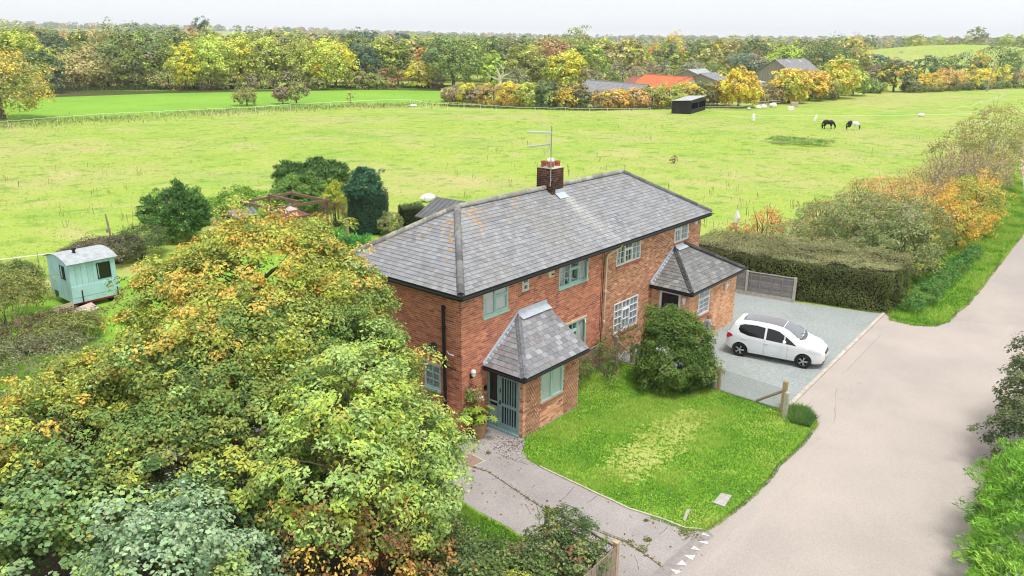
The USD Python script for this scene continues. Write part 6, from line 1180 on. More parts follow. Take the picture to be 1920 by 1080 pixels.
J = dict(hipL=(V3([-.05, .09, .88]), .105), hipR=(V3([-.05, -.09, .88]), .105), kneeL=(V3([.10, .10, .49]), .066), ankL=(V3([.14, .10, .10]), .045), kneeR=(V3([-.10, -.10, .48]), .066), ankR=(V3([-.34, -.10, .17]), .045), toeL=(V3([.29, .11, .045]), .04), heelL=(V3([.10, .10, .045]), .042), toeR=(V3([-.26, -.11, .045]), .038), heelR=(V3([-.40, -.10, .15]), .04),
         pel=(V3([-.05, 0, .95]), .13), waist=(V3([-.02, 0, 1.08]), .125), chest=(V3([.03, 0, 1.28]), .135), shL=(V3([.05, .165, 1.36]), .068), shR=(V3([.05, -.165, 1.36]), .068), neck=(V3([.08, 0, 1.43]), .052), head=(V3([.14, 0, 1.55]), .085), crown=(V3([.12, 0, 1.60]), .088), chin=(V3([.19, 0, 1.485]), .042),
         elL=(V3([.08, .22, 1.09]), .045), wrL=(V3([.30, .16, 1.04]), .032), elR=(V3([.02, -.24, 1.09]), .045), wrR=(V3([.24, -.15, 1.03]), .032), pL=(V3([.35, .14, 1.045]), .030), pR=(V3([.29, -.13, 1.035]), .030))
bodym = blob(J, [('pel', 'waist'), ('waist', 'chest'), ('chest', 'shL'), ('chest', 'shR'), ('chest', 'neck'), ('neck', 'head'), ('head', 'crown'), ('head', 'chin'), ('pel', 'hipL'), ('pel', 'hipR'), ('hipL', 'kneeL'), ('kneeL', 'ankL'), ('hipR', 'kneeR'), ('kneeR', 'ankR'), ('ankL', 'heelL'), ('heelL', 'toeL'), ('ankR', 'heelR'), ('heelR', 'toeR'), ('shL', 'elL'), ('elL', 'wrL'), ('shR', 'elR'), ('elR', 'wrR'), ('wrL', 'pL'), ('wrR', 'pR')])
FI = dict(J)
fb_ = [('wrL', 'pL'), ('wrR', 'pR')]
hands = []
for s, w in ((1, 'L'), (-1, 'R')):
    p = J['p'+w][0]; d0 = unit(p-J['wr'+w][0]); sdv = V3([0, 1.0, 0])
    for k, (l, o) in enumerate(((.065, -.028), (.075, -.010), (.072, .009), (.056, .026))):
        a = p+d0*.015+sdv*o; b = a+d0*l*.55+V3([0, 0, -.008]); c = b+d0*l*.40+V3([0, 0, -.022]); j_ = {0: (a, .0095), 1: (b, .0088), 2: (c, .0078)}; hands.append(blob(j_, [(0, 1), (1, 2)], .008, 2))
    a = p-d0*.01+sdv*(-s*.025); j_ = {0: (a, .011), 1: (a+d0*.03+sdv*(-s*.022), .0095), 2: (a+d0*.055+sdv*(-s*.028), .0085)}; hands.append(blob(j_, [(0, 1), (1, 2)], .008, 2))
nose = blob({0: (V3([.222, 0, 1.545]), .013), 1: (V3([.218, 0, 1.565]), .008)}, [(0, 1)], .01, 2)
bodym = trimesh.util.concatenate([bodym, nose]+hands)
pb = carput(person, 'body', bodym, SKIN, smooth=True)
eyes = M()
for s in (-1, 1):
    e = trimesh.creation.icosphere(1, .010); eyes.add(e.vertices+[.213, s*.032, 1.572], e.faces)
carput(person, 'eyes', eyes, BLACK)
carput(person, 'mouth', M().box(.222, .229, -.02, .02, 1.507, 1.512), mat('lips_look', (.40, .13, .11), .5))
grow = lambda g, ks: {k: (J[k][0], J[k][1]+g) for k in ks}
top = blob(grow(.018, ['pel', 'waist', 'chest', 'shL', 'shR', 'elL', 'elR', 'wrL', 'wrR'])|{'nk': (V3([.06, 0, 1.395]), .065)}, [('pel', 'waist'), ('waist', 'chest'), ('chest', 'shL'), ('chest', 'shR'), ('shL', 'elL'), ('shR', 'elR'), ('elL', 'wrL'), ('elR', 'wrR'), ('chest', 'nk')]); carput(person, 'grey_top', top, GREYT, smooth=True)
trs = blob(grow(.014, ['pel', 'hipL', 'hipR', 'kneeL', 'kneeR', 'ankL', 'ankR']), [('pel', 'hipL'), ('pel', 'hipR'), ('hipL', 'kneeL'), ('kneeL', 'ankL'), ('hipR', 'kneeR'), ('kneeR', 'ankR')]); carput(person, 'trousers', trs, TROU, smooth=True)
sh = [blob({0: (J['heel'+w][0], .052), 1: (J['toe'+w][0], .046)}, [(0, 1)], .02, 3) for w in 'LR']
for s_ in sh: carput(person, 'shoe', s_, SHOE, smooth=True)
hr = blob({0: (V3([.11, 0, 1.615]), .092), 1: (V3([.06, 0, 1.57]), .085), 2: (V3([.045, 0, 1.49]), .07)}, [(0, 1), (1, 2)], .02, 4); carput(person, 'hair', hr, HAIR, smooth=True)
carput(person, 'held_phone', M().box(.36, .43, -.02, .05, 1.055, 1.065), BLACK)
# ------------------------------------------------------------------ back garden
# blue hut on a red chassis
HUTB = mat('pale_blue_board_look', tint=True, rough=.55, noise=(2.5, .10)); HR = mat('grey_corrugated_roof_look', (.42, .45, .46), .5, noise=(3, .2)); REDC = mat('red_chassis_look', (.42, .03, .03), .6)
hx0, hx1, hy0, hy1, hz0, hz1 = -2.95, -.72, 23.55, 26.05, .42, 2.32
hut = thing('shepherd_hut', 'pale blue wooden hut with a curved grey roof on a red chassis in the garden', 'hut', ((hx0+hx1)/2, (hy0+hy1)/2, 0))
put(hut, 'shell', M().box(hx0+.03, hx1-.03, hy0+.03, hy1-.03, hz0, hz1), HUTB if False else mat('hut_inner_look', (.25, .40, .42), .8))
rng = np.random.default_rng(4); col = np.array([.40, .61, .65])
def hutboards(face, L_, openings):
    k = int(round(L_/.27)); w = L_/k
    for i in range(k):
        a, b = i*w+.006, (i+1)*w-.006; segs = [(hz0-.05, hz1+(.0))]
        for (ua, za, ub, zb_) in openings:
            if a < ub and b > ua and a >= ua-.13 and b <= ub+.13:
                segs = [s2 for s1 in segs for s2 in ((s1[0], min(s1[1], za)), (max(s1[0], zb_), s1[1])) if s2[1]-s2[0] > .03]
        for s0, s1 in segs: q = M(); face.box(q, a, b, .0, .026, s0, s1, col*rng.uniform(.93, 1.06)); put(hut, 'board', q, HUTB)
ff, fl = Face((hx0, hy0+.005, 0), (1, 0, 0), (0, -1, 0)), Face((hx0+.005, hy1, 0), (0, -1, 0), (-1, 0, 0))
wf_, wl_ = (1.35, 1.38, 1.92, 2.1), (1.55, 1.52, 2.0, 2.12)
hutboards(ff, hx1-hx0, [wf_]); hutboards(fl, hy1-hy0, [wl_])
q = M(); q.box(hx0-.03, hx1+.03, hy0-.055, hy0-.025, .62, 1.18, col*1.04); put(hut, 'lower_panel', q, HUTB); q = M(); q.box(hx0-.03, hx1+.03, hy0-.05, hy0-.022, hz0-.08, .60, col*1.0); put(hut, 'lower_panel', q, HUTB)
for fc, (ua, za, ub, zb_) in ((ff, wf_), (fl, wl_)):
    q = M()
    for b in ((ua-.05, ub+.05, za-.05, za), (ua-.05, ub+.05, zb_, zb_+.05), (ua-.05, ua, za, zb_), (ub, ub+.05, za, zb_)): fc.box(q, b[0], b[1], -.02, .045, b[2], b[3])
    for k in (1, 2): fc.box(q, ua+(ub-ua)*k/3-.008, ua+(ub-ua)*k/3+.008, -.005, .02, za, zb_); 
    fc.box(q, ua, ub, -.004, .018, (za+zb_)/2-.01, (za+zb_)/2+.01)
    wq = put(hut, 'window', q, BLACK); q = M(); fc.box(q, ua, ub, .003, .008, za, zb_); put(wq, 'pane', q, CGLASS)
q = M(); fl.box(q, .35, .85, .0, .03, .38, .66); put(hut, 'vent_hatch', q, BLACK)
q = M()
n = 36; xx = np.linspace(hx0-.12, hx1+.12, n*2+1); V_, F_ = [], []
yy = np.linspace(hy0-.14, hy1+.14, 13); arch = hz1+.02+.30*(1-((yy-(hy0+hy1)/2)/((hy1-hy0)/2+.14))**2)
for dz in (0, -.02):
    for i, x in enumerate(xx): V_.append(np.column_stack([np.full(13, x), yy, arch+.012*(-1)**i+dz]))
V_ = np.vstack(V_); k = 13; m2 = len(xx); i, j = np.meshgrid(np.arange(m2-1), np.arange(k-1), indexing='ij'); Q = np.stack([i*k+j, (i+1)*k+j, (i+1)*k+j+1, i*k+j+1], -1).reshape(-1, 4); q.add(V_, np.vstack([Q, (Q+m2*k)[:, ::-1]])); put(hut, 'roof', q, HR)
gq = extrude(Polygon([(hy0, hz1)]+[(y_, a_-.03) for y_, a_ in zip(yy[1:-1], arch[1:-1])]+[(hy1, hz1)]), .03); v = gq.vertices; put(hut, 'gable', M().add(np.column_stack([hx0+v[:, 2], v[:, 0], v[:, 1]]), gq.faces, col), HUTB)
v, fq = lathe([(.07, -.1), (.07, .16), (.13, .17), (.12, .26), (.001, .30)], 12); put(hut, 'flue', M().add(v+[hx0+.75, hy0+1.0, 2.62], fq), BLACK)
for bb in ((hx0+.05, hx1+.25, hy0+.12, hy0+.22, .22, .40), (hx0+.05, hx1+.25, hy1-.3, hy1-.2, .22, .40), (hx0+.5, hx1, hy0-.02, hy0+.06, .24, .36)): put(hut, 'chassis_beam', M().box(*bb), REDC)
for x, y in ((hx0+.45, hy0+.18), (hx1-.35, hy0+.18), (hx0+.45, hy1-.25), (hx1-.35, hy1-.25)):
    v, fq = lathe([(.20, -.05), (.22, -.05), (.22, .05), (.20, .05), (.001, .03)], 16); put(hut, 'wheel', M().add(np.column_stack([v[:, 0], v[:, 2], v[:, 1]])+[x, y, .22], fq), TYRE)
put(hut, 'strut', M().box(hx0+.42, hx0+.47, hy0-.09, hy0-.04, .35, .95), BLACK); put(hut, 'strut', M().box(hx1-.10, hx1-.05, hy0-.09, hy0-.04, .35, .75), BLACK)
pl = M(); pl.obox((-3.55, 23.3, .28), (.55, .012, .22), (unit(V3([.9, .2, .0])), unit(np.cross([0, 0, 1.0], [.9, .2, 0])), V3([0, 0, 1.0])), (.52, .43, .30)); solo('plywood_sheet', pl, TINT, 'broken pale plywood sheet leaning by the left end of the blue hut', 'plywood sheet')
pl = M(); pl.obox((-2.7, 23.0, .10), (.55, .35, .03), (unit(V3([.95, .1, .1])), unit(V3([-.1, .95, .25])), unit(V3([-.1, -.25, .95]))), (.50, .40, .33)); solo('wooden_pallet', pl, TINT, 'flat weathered board lying in the grass in front of the blue hut', 'board')
def shrink(bl, c, kx, kz): return [(c[0]+(b[0]-c[0])*kx, c[1]+(b[1]-c[1])*kx, b[2]*kz, b[3]*kx, b[4]*kx, b[5]*kz) for b in bl]
GC2 = [(3, (.04, .085, .022)), (2, (.06, .125, .03)), (1, (.085, .16, .035))]
conifer('cypress_tree', 'wide dark green feathery conifer standing alone right of the blue hut', 'conifer', (*spot(322, 455)[:2], 0), shrink([(8.0, 33.2, 1.9, 2.5, 2.4, 1.9), (6.7, 34.4, 2.2, 1.7, 1.6, 1.7), (8.3, 33.4, 3.2, 1.2, 1.2, 1.4), (9.3, 32.6, 2.2, 1.3, 1.3, 1.6), (7.4, 33.4, 3.2, .8, .8, 1.4), (8.2, 33.4, 4.0, .6, .6, 1.1), (9.2, 32.8, 3.6, .5, .5, .9), (6.2, 34.6, 3.1, .7, .7, .8)], (8.0, 33.2), .66, .76), 81, [(3, (.05, .115, .03)), (3, (.075, .16, .04)), (2, (.115, .21, .05))], 620, 40, .30, .30, .17, rough=.5)
conifer('leyland_cypress', 'tallest dark conifer behind the wooden pergola', 'conifer', (20.3, 35.3, 0), shrink([(20.3, 35.3, 2.3, 2.7, 2.5, 2.1), (21.3, 34.8, 3.0, 2.0, 2.0, 1.7), (19.2, 36.2, 3.0, 1.7, 1.7, 1.6), (22.3, 34.6, 3.4, .8, .8, .9), (20.4, 35.2, 4.3, .7, .7, .7), (18.6, 36.4, 4.0, .6, .6, .8)], (20.3, 35.3), .88, .76), 82, [(3, (.05, .10, .03)), (3, (.07, .135, .035)), (2, (.10, .17, .05))], 640, 34, .38, .38, .17, rough=.45)
shrub('laurel_shrub', 'glossy mid green laurel in front of the tallest garden conifer', 'shrub', (17.6, 34.2, 0), [(17.5, 34.0, 1.5, 1.7, 1.6, 1.6), (18.8, 33.3, 1.3, 1.4, 1.2, 1.4)], dict(n_clump=330, per=26, clump_r=.3, leaf=.15, palette=[(3, (.10, .20, .03)), (2, (.065, .13, .025)), (2, (.15, .26, .04))], aspect=.5), 83, mat_=LEAFGLOSS)
shrub('laurel_shrub', 'bright green shrub behind the left end of the wooden pergola', 'shrub', (13.6, 35.4, 0), [(13.4, 35.6, 1.2, 1.6, 1.4, 1.3), (14.8, 34.8, 1.0, 1.3, 1.2, 1.1), (12.2, 36.2, .9, 1.2, 1.1, 1.0)], dict(n_clump=300, per=26, clump_r=.3, leaf=.15, palette=[(3, (.14, .26, .035)), (2, (.09, .17, .03)), (1, (.2, .3, .05))], aspect=.5), 84)
ty = spot(692, 434); yt = thing('topiary_yew', 'blue green yew clipped into a tall drum with a shaggy unclipped crown', 'conifer', (ty[0], ty[1], 0)); fpy = [(ty[0]+1.42*math.cos(a), ty[1]+1.42*math.sin(a)) for a in np.linspace(0, 2*math.pi, 18, endpoint=False)]
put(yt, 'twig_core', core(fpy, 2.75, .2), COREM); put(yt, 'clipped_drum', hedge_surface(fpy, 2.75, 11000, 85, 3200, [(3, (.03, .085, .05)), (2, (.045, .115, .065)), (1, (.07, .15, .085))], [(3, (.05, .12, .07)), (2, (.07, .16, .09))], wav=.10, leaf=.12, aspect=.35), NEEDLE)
put(yt, 'shaggy_crown', foliage([(ty[0]-.25, ty[1]+.1, 3.0, 1.25, 1.2, .7), (ty[0]+.15, ty[1]+.2, 3.55, .85, .85, .8)], 240, 34, .24, .24, [(3, (.035, .095, .055)), (2, (.05, .125, .07)), (1, (.075, .16, .085))], 86, low=-.5, aspect=.22, spray=True, rough=.25, fold=.1), NEEDLE)
c = spot(733, 440); shrub('variegated_box_ball', 'rounded pale variegated bush at the foot of the clipped yew', 'bush', (c[0], c[1], 0), [(c[0], c[1], .75, .85, .8, .8)], dict(n_clump=240, per=26, clump_r=.16, leaf=.085, palette=[(3, (.22, .24, .09)), (2, (.10, .14, .04)), (1, (.32, .31, .14))], aspect=.6, rough=.08, low=-.8), 87)
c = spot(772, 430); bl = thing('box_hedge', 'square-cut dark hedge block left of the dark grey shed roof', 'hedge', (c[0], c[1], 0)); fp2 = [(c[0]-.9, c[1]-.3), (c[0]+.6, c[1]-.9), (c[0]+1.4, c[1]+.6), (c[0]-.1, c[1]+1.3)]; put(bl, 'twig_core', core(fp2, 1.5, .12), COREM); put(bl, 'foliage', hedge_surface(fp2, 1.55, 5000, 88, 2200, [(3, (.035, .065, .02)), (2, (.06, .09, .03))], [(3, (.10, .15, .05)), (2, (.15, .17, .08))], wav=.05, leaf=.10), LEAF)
c = spot(627, 425); shrub('golden_privet', 'yellow green rounded shrub right of the wooden pergola', 'shrub', (c[0]+.6, c[1]+.4, 0), [(c[0]+.6, c[1]+.4, 2.0, .9, .9, 1.1)], dict(n_clump=170, per=24, clump_r=.22, leaf=.11, palette=[(3, (.30, .34, .04)), (2, (.20, .25, .035)), (1, (.40, .40, .06))], aspect=.5), 89)
shrub('dead_shrub', 'brown withered shrub below the yellow green one beside the pergola', 'shrub', (c[0], c[1], 0), [(c[0]-.1, c[1], 1.0, 1.1, .8, 1.0), (c[0]+1.2, c[1]-.8, .7, .8, .7, .7)], dict(n_clump=200, per=24, clump_r=.22, leaf=.10, palette=[(3, (.13, .085, .055)), (2, (.19, .12, .08)), (1, (.22, .11, .05)), (.6, OLIV)], aspect=.3, spray=True), 90, stems=30, r0=.02)
for i, (px, py, n_, lab) in enumerate([(600, 452, 190, 'bright green spreading juniper right of the largest tree, the left one of two'), (655, 468, 150, 'bright green low juniper in front of the roof corner, the lower of two')]):
    c = spot(px, py, .5); conifer('spreading_juniper', lab, 'conifer', (c[0], c[1], 0), [(c[0], c[1], .55, 1.5, 1.2, .55), (c[0]-.8, c[1]+.9, .8, 1.0, .9, .6)], 91+i, [(3, (.06, .20, .04)), (2, (.09, .27, .05)), (1, (.04, .12, .03))], n_, 34, .34, .30, .2, low=-.1, rough=.3)
# pergola of brown beams and a small roofed table below it
PERG = mat('brown_pergola_look', (.22, .125, .095), .85, noise=(5, .3, (1, 1, 4)))
pg = thing('pergola', 'brown wooden pergola frame in the back garden', 'pergola', (13.5, 30, 0)); ring = [spot(x, y, 2.25) for x, y in ((462, 382), (548, 362), (600, 374), (612, 378), (515, 388))]
def beam(par, a, b, w=.055, h=.08, name='beam', m_=PERG): a, b = np.array(a), np.array(b); u_ = unit(b-a); sd_ = unit(np.cross(u_, [0, 0, 1.0] if abs(u_[2]) < .9 else [1.0, 0, 0])); q = M(); q.obox((a+b)/2, (np.linalg.norm(b-a)/2, w, h), (u_, sd_, np.cross(u_, sd_))); return put(par, name, q, m_)
pc = [spot(458, 379, 2.3), spot(547, 362, 2.3), spot(612, 376, 2.3), spot(508, 392, 2.3)]
for a, b in ((0, 1), (1, 2), (3, 2), (0, 3)): d = unit(pc[b]-pc[a]); beam(pg, pc[a]-d*.3, pc[b]+d*.3)
beam(pg, pc[0]*.5+pc[1]*.5+[0, 0, .17], pc[3]*.5+pc[2]*.5+[0, 0, .17]); 
for p in pc+[(pc[0]+pc[1])/2]: beam(pg, [p[0], p[1], -.1], [p[0], p[1], 2.45], .055, .055, 'post')
tb = spot(545, 404, 1.7); bt = thing('bird_table', 'small maroon tiled pyramid roof on a post under the pergola', 'bird table', (tb[0], tb[1], 0)); MAR = mat('maroon_tile_look', (.17, .065, .06), .8, noise=(9, .35))
s_ = .95; ap = V3([tb[0], tb[1], 2.3]); cs_ = [V3([tb[0]+a*s_, tb[1]+b*s_, 1.75]) for a, b in ((-1, -1), (1, -1), (1, 1), (-1, 1))]; put(bt, 'roof', hull([ap]+cs_+[q_-[0, 0, .05] for q_ in cs_]), MAR); put(bt, 'ridge_cap', hull([ap+[0, 0, .05]]+[ap*.62+q_*.38+[0, 0, .03] for q_ in cs_]+[ap*.62+q_*.38+[0, 0, .0] for q_ in cs_]), mat('pale_cap_look', (.50, .42, .40), .8))
for q_ in cs_: p = V3([tb[0], tb[1], 0])*.2+q_*.8*[1, 1, 0]; put(bt, 'post', M().box(p[0]-.04, p[0]+.04, p[1]-.04, p[1]+.04, 0, 1.80), PERG)
put(bt, 'shelf', M().box(tb[0]-.7, tb[0]+.7, tb[1]-.7, tb[1]+.7, .9, .96), PERG)
# dark shed behind the house, grey felt roof seen past the ridge
SHR = mat('grey_felt_roof_look', (.135, .14, .145), .85, noise=(2.5, .25), bump=(25, .3, .01)); SHW = mat('dark_shed_board_look', (.055, .05, .045), .9)
sd = thing('garden_shed', 'garden shed with a grey felt roof showing past the ridge of the left house', 'shed', (18, 18.5, 0)); a0, b0 = spot(818, 369, 3.0), spot(893, 381, 3.0); dq = unit(b0-a0); dn = np.array([dq[1], -dq[0], 0]); dn = dn if dn@(CAM-a0) > 0 else -dn
b0 = a0+dq*3.4; e0, e1 = a0+dn*2.1-[0, 0, .95], b0+dn*2.1-[0, 0, .95]; g0, g1_ = a0-dn*2.1-[0, 0, .95], b0-dn*2.1-[0, 0, .95]
put(sd, 'roof', M().tm(hull([a0, b0, e0, e1, a0-[0, 0, .06], b0-[0, 0, .06], e0-[0, 0, .06], e1-[0, 0, .06]])).tm(hull([a0-dn*.002, b0-dn*.002, g0, g1_, a0-[0, 0, .06], b0-[0, 0, .06], g0-[0, 0, .06], g1_-[0, 0, .06]])), SHR)
for k in range(9): p = a0+dq*(.2+k*.38); put(sd, 'roof_batten', M().tube([p+[0, 0, .012], p+dn*2.1-[0, 0, .938]], .014, 4), SHW)
i0 = dn*1.85; put(sd, 'walls', hull([a0+dq*.15+i0-[0, 0, .9], a0+dq*.15-i0-[0, 0, .9], b0-dq*.15+i0-[0, 0, .9], b0-dq*.15-i0-[0, 0, .9], a0+dq*.15-[0, 0, .1], b0-dq*.15-[0, 0, .1]]+[np.array([*(a0+dq*.15+s*i0)[:2], 0]) for s in (-1, 1)]+[np.array([*(b0-dq*.15+s*i0)[:2], 0]) for s in (-1, 1)]), SHW)
c = spot(803, 371, .3); v = trimesh.creation.icosphere(2, 1).vertices*[.75, .5, .35]; v = v*(1+.4*(meshkit.noise(v*3, 2)[:, None]-.5)); solo('white_bale', M().add(v+c, trimesh.creation.icosphere(2, 1).faces), TAPE, 'white plastic bundle lying on the meadow behind the garden shed', 'plastic bundle')
c = spot(452, 403, 1.6); sh2 = thing('small_shed', 'small shed whose grey roof peeps between the largest tree and the pergola', 'shed', (c[0], c[1], 0)); put(sh2, 'roof', hull([c+[-.9, -.7, .0], c+[.9, -.7, 0], c+[-.9, .7, .0], c+[.9, .7, 0], c+[-.9, 0, .45], c+[.9, 0, .45]]), mat('blue_grey_felt_look', (.19, .215, .235), .85, noise=(3, .2))); put(sh2, 'walls', M().box(c[0]-.75, c[0]+.75, c[1]-.55, c[1]+.55, 0, 1.62), SHW)
c = spot(652, 443); solo('wooden_post', M().box(c[0]-.08, c[0]+.08, c[1]-.08, c[1]+.08, -.1, 1.25), TIMB, 'pale timber post standing left of the clipped yew', 'post')
# boundary at the back: wire, posts, scrub
for i, (px, py, z, r, pal, lab) in enumerate([(215, 470, .8, 1.3, (.12, .11, .075), 'grey brown scrub left of the dark feathery conifer behind the tall thin pole'), (262, 455, 1.0, 1.2, (.085, .125, .04), 'green brown scrub at the foot of the dark feathery conifer'), (168, 470, .6, 1.0, (.15, .13, .08), 'low grey scrub behind the right end of the blue hut'), (22, 528, 1.0, .95, (.13, .17, .06), 'shrub with pale leaves immediately left of the blue hut'), (5, 565, 1.2, 1.3, (.19, .20, .06), 'yellow green shrub at the left edge of the photo beside the blue hut'), (40, 640, .6, 2.0, (.12, .085, .055), 'brown heap of bramble at the left edge below the blue hut'), (25, 700, .9, 2.0, (.14, .15, .08), 'grey green bramble mound at the left edge below the brown heap'), (120, 622, .55, 1.1, (.17, .20, .05), 'low yellow green scrub in front of the blue hut')]):
    c = spot(px, py, z); r *= 1.3; pl_ = np.array(pal); shrub('scrub_bush', lab, 'scrub', (c[0], c[1], 0), [(c[0], c[1], z, r, r*.8, z), (c[0]+r*.6, c[1]+r*.5, z*.8, r*.7, r*.7, z*.8), (c[0]-r*.6, c[1]+r*.2, z*.7, r*.7, r*.7, z*.7)], dict(n_clump=380, per=28, clump_r=.28, leaf=.10, palette=[(3, pl_), (2, pl_*.65), (1.3, pl_*1.5), (.6, OLIV), (.3, GOLD)], aspect=.5, low=-.3), 300+i, stems=18, r0=.018)
fw_ = thing('wire_fence', 'white electric fence tape strung along the garden side of the meadow', 'fence', (*spot(60, 483)[:2], 0)); a, b = spot(-20, 489, .9), spot(235, 452, .9); put(fw_, 'tape', M().tube([a, (a+b)/2-[0, 0, .12], b], .028, 4), TAPE)
for t_ in (0, .33, .66, 1): p = a+(b-a)*t_; put(fw_, 'post', M().tube([[p[0], p[1], -.1], [p[0], p[1], 1.0]], .025, 5), WOOD)
c = spot(219, 492); solo('thin_pole', M().tube([c-[0, 0, .1], c+[-.25, 0, 3.0]], [.06, .045], 7).box(c[0]-.35, c[0]-.1, c[1]-.03, c[1]+.03, 1.9, 2.1), WOOD, 'tall thin leaning grey pole between the blue hut and the feathery conifer', 'pole')
# ------------------------------------------------------------------ trees of the wood and the country behind
C_ = dict(gold=(.41, .29, .055), yel=(.46, .38, .045), ygr=(.285, .32, .065), lime=(.25, .33, .062), grn=(.14, .19, .06), dgr=(.08, .115, .055), oliv=(.18, .195, .062), tan=(.29, .25, .11), brn=(.21, .165, .08), rus=(.25, .15, .08), ora=(.38, .22, .07), grey=(.21, .21, .145), blu=(.065, .105, .075), plum=(.19, .145, .11))
def pal(key):
    ks = key.split('+'); out = []
    for i, k in enumerate(ks):
        c = np.array(C_[k]); w = 3 if i == 0 else 1.6; out += [(w, c), (w*.7, c*.66), (w*.5, c*1.3)]
    return out
def far_tree(name, label, px, top, half, key, base=None, d=None, seed=0, group=None, low=.03, leaf=.55, n=120, per=26, shape='round', cat='tree', z0=None):
    xy = spot(px, base)[:2] if base is not None else far_at(px, d); dist = np.hypot(*(xy-CAM[:2])); g = float(terrain(xy[0], xy[1])); z1 = height_at(px, top, dist); h = max(z1-g, 2.0); depth = dist*FWD[:2]@unit(np.array([xy-CAM[:2]]))[0]/math.hypot(*FWD[:2])
    r = half*dist/FPX*1.12; rng = np.random.default_rng(seed+4000)
    b0 = g+h*low
    bl = []
    if shape == 'round':
        bl.append((0, 0, (b0+z1)/2, r*.84, r*.84, (z1-b0)/2*.94))
        for k in range(5):
            a = rng.uniform(0, 6.28); q = rng.uniform(.30, .52); zz = rng.uniform(.32, .74); s = rng.uniform(.40, .56); bl.append((r*q*math.cos(a), r*q*math.sin(a), b0+(z1-b0)*zz, r*s, r*s, (z1-b0)*.27*rng.uniform(.85, 1.1)))
    elif shape == 'cone':
        for k in range(5): t = k/4; bl.append((0, 0, b0+(z1-b0)*(.12+.76*t), r*(1.0-.78*t), r*(1.0-.78*t), (z1-b0)*.2))
    elif shape == 'layers':
        for k in range(5): t = k/4; a = rng.uniform(0, 6.28); bl.append((r*.35*math.cos(a), r*.35*math.sin(a), b0+(z1-b0)*(.2+.7*t), r*rng.uniform(.5, .75), r*rng.uniform(.5, .75), (z1-b0)*.10))
    elif shape == 'bush':
        bl.append((0, 0, g+h*.46, r*.85, r*.85, h*.54))
        for k in range(5): a = rng.uniform(0, 6.28); q = rng.uniform(.35, .6); bl.append((r*q*math.cos(a), r*q*math.sin(a), g+h*rng.uniform(.3, .6), r*.45, r*.45, h*rng.uniform(.3, .42)))
    bl = [(b[0]+xy[0], b[1]+xy[1], *b[2:]) for b in bl]
    t = thing(name, label, cat, (xy[0], xy[1], g), group)
    put(t, 'trunk', limb_tree((xy[0], xy[1], g), (xy[0], xy[1], g+h*.75), max(.05*r, .10), bl, 5, seed, 5), BARK)
    lf = leaf*float(np.clip(r/5.0, .78, 1)); sz = n
    put(t, 'crown', foliage(bl, sz, per, max(.20*r, .45), lf, pal(key), seed+77, low=-.85, aspect=.7, up=.55, wild=.6, jitter=.12, mixc=.12, rough=.24, inner=.72, nscale=2.3, flat=.7, fold=.15, bright=2.1), LEAF)
    return t
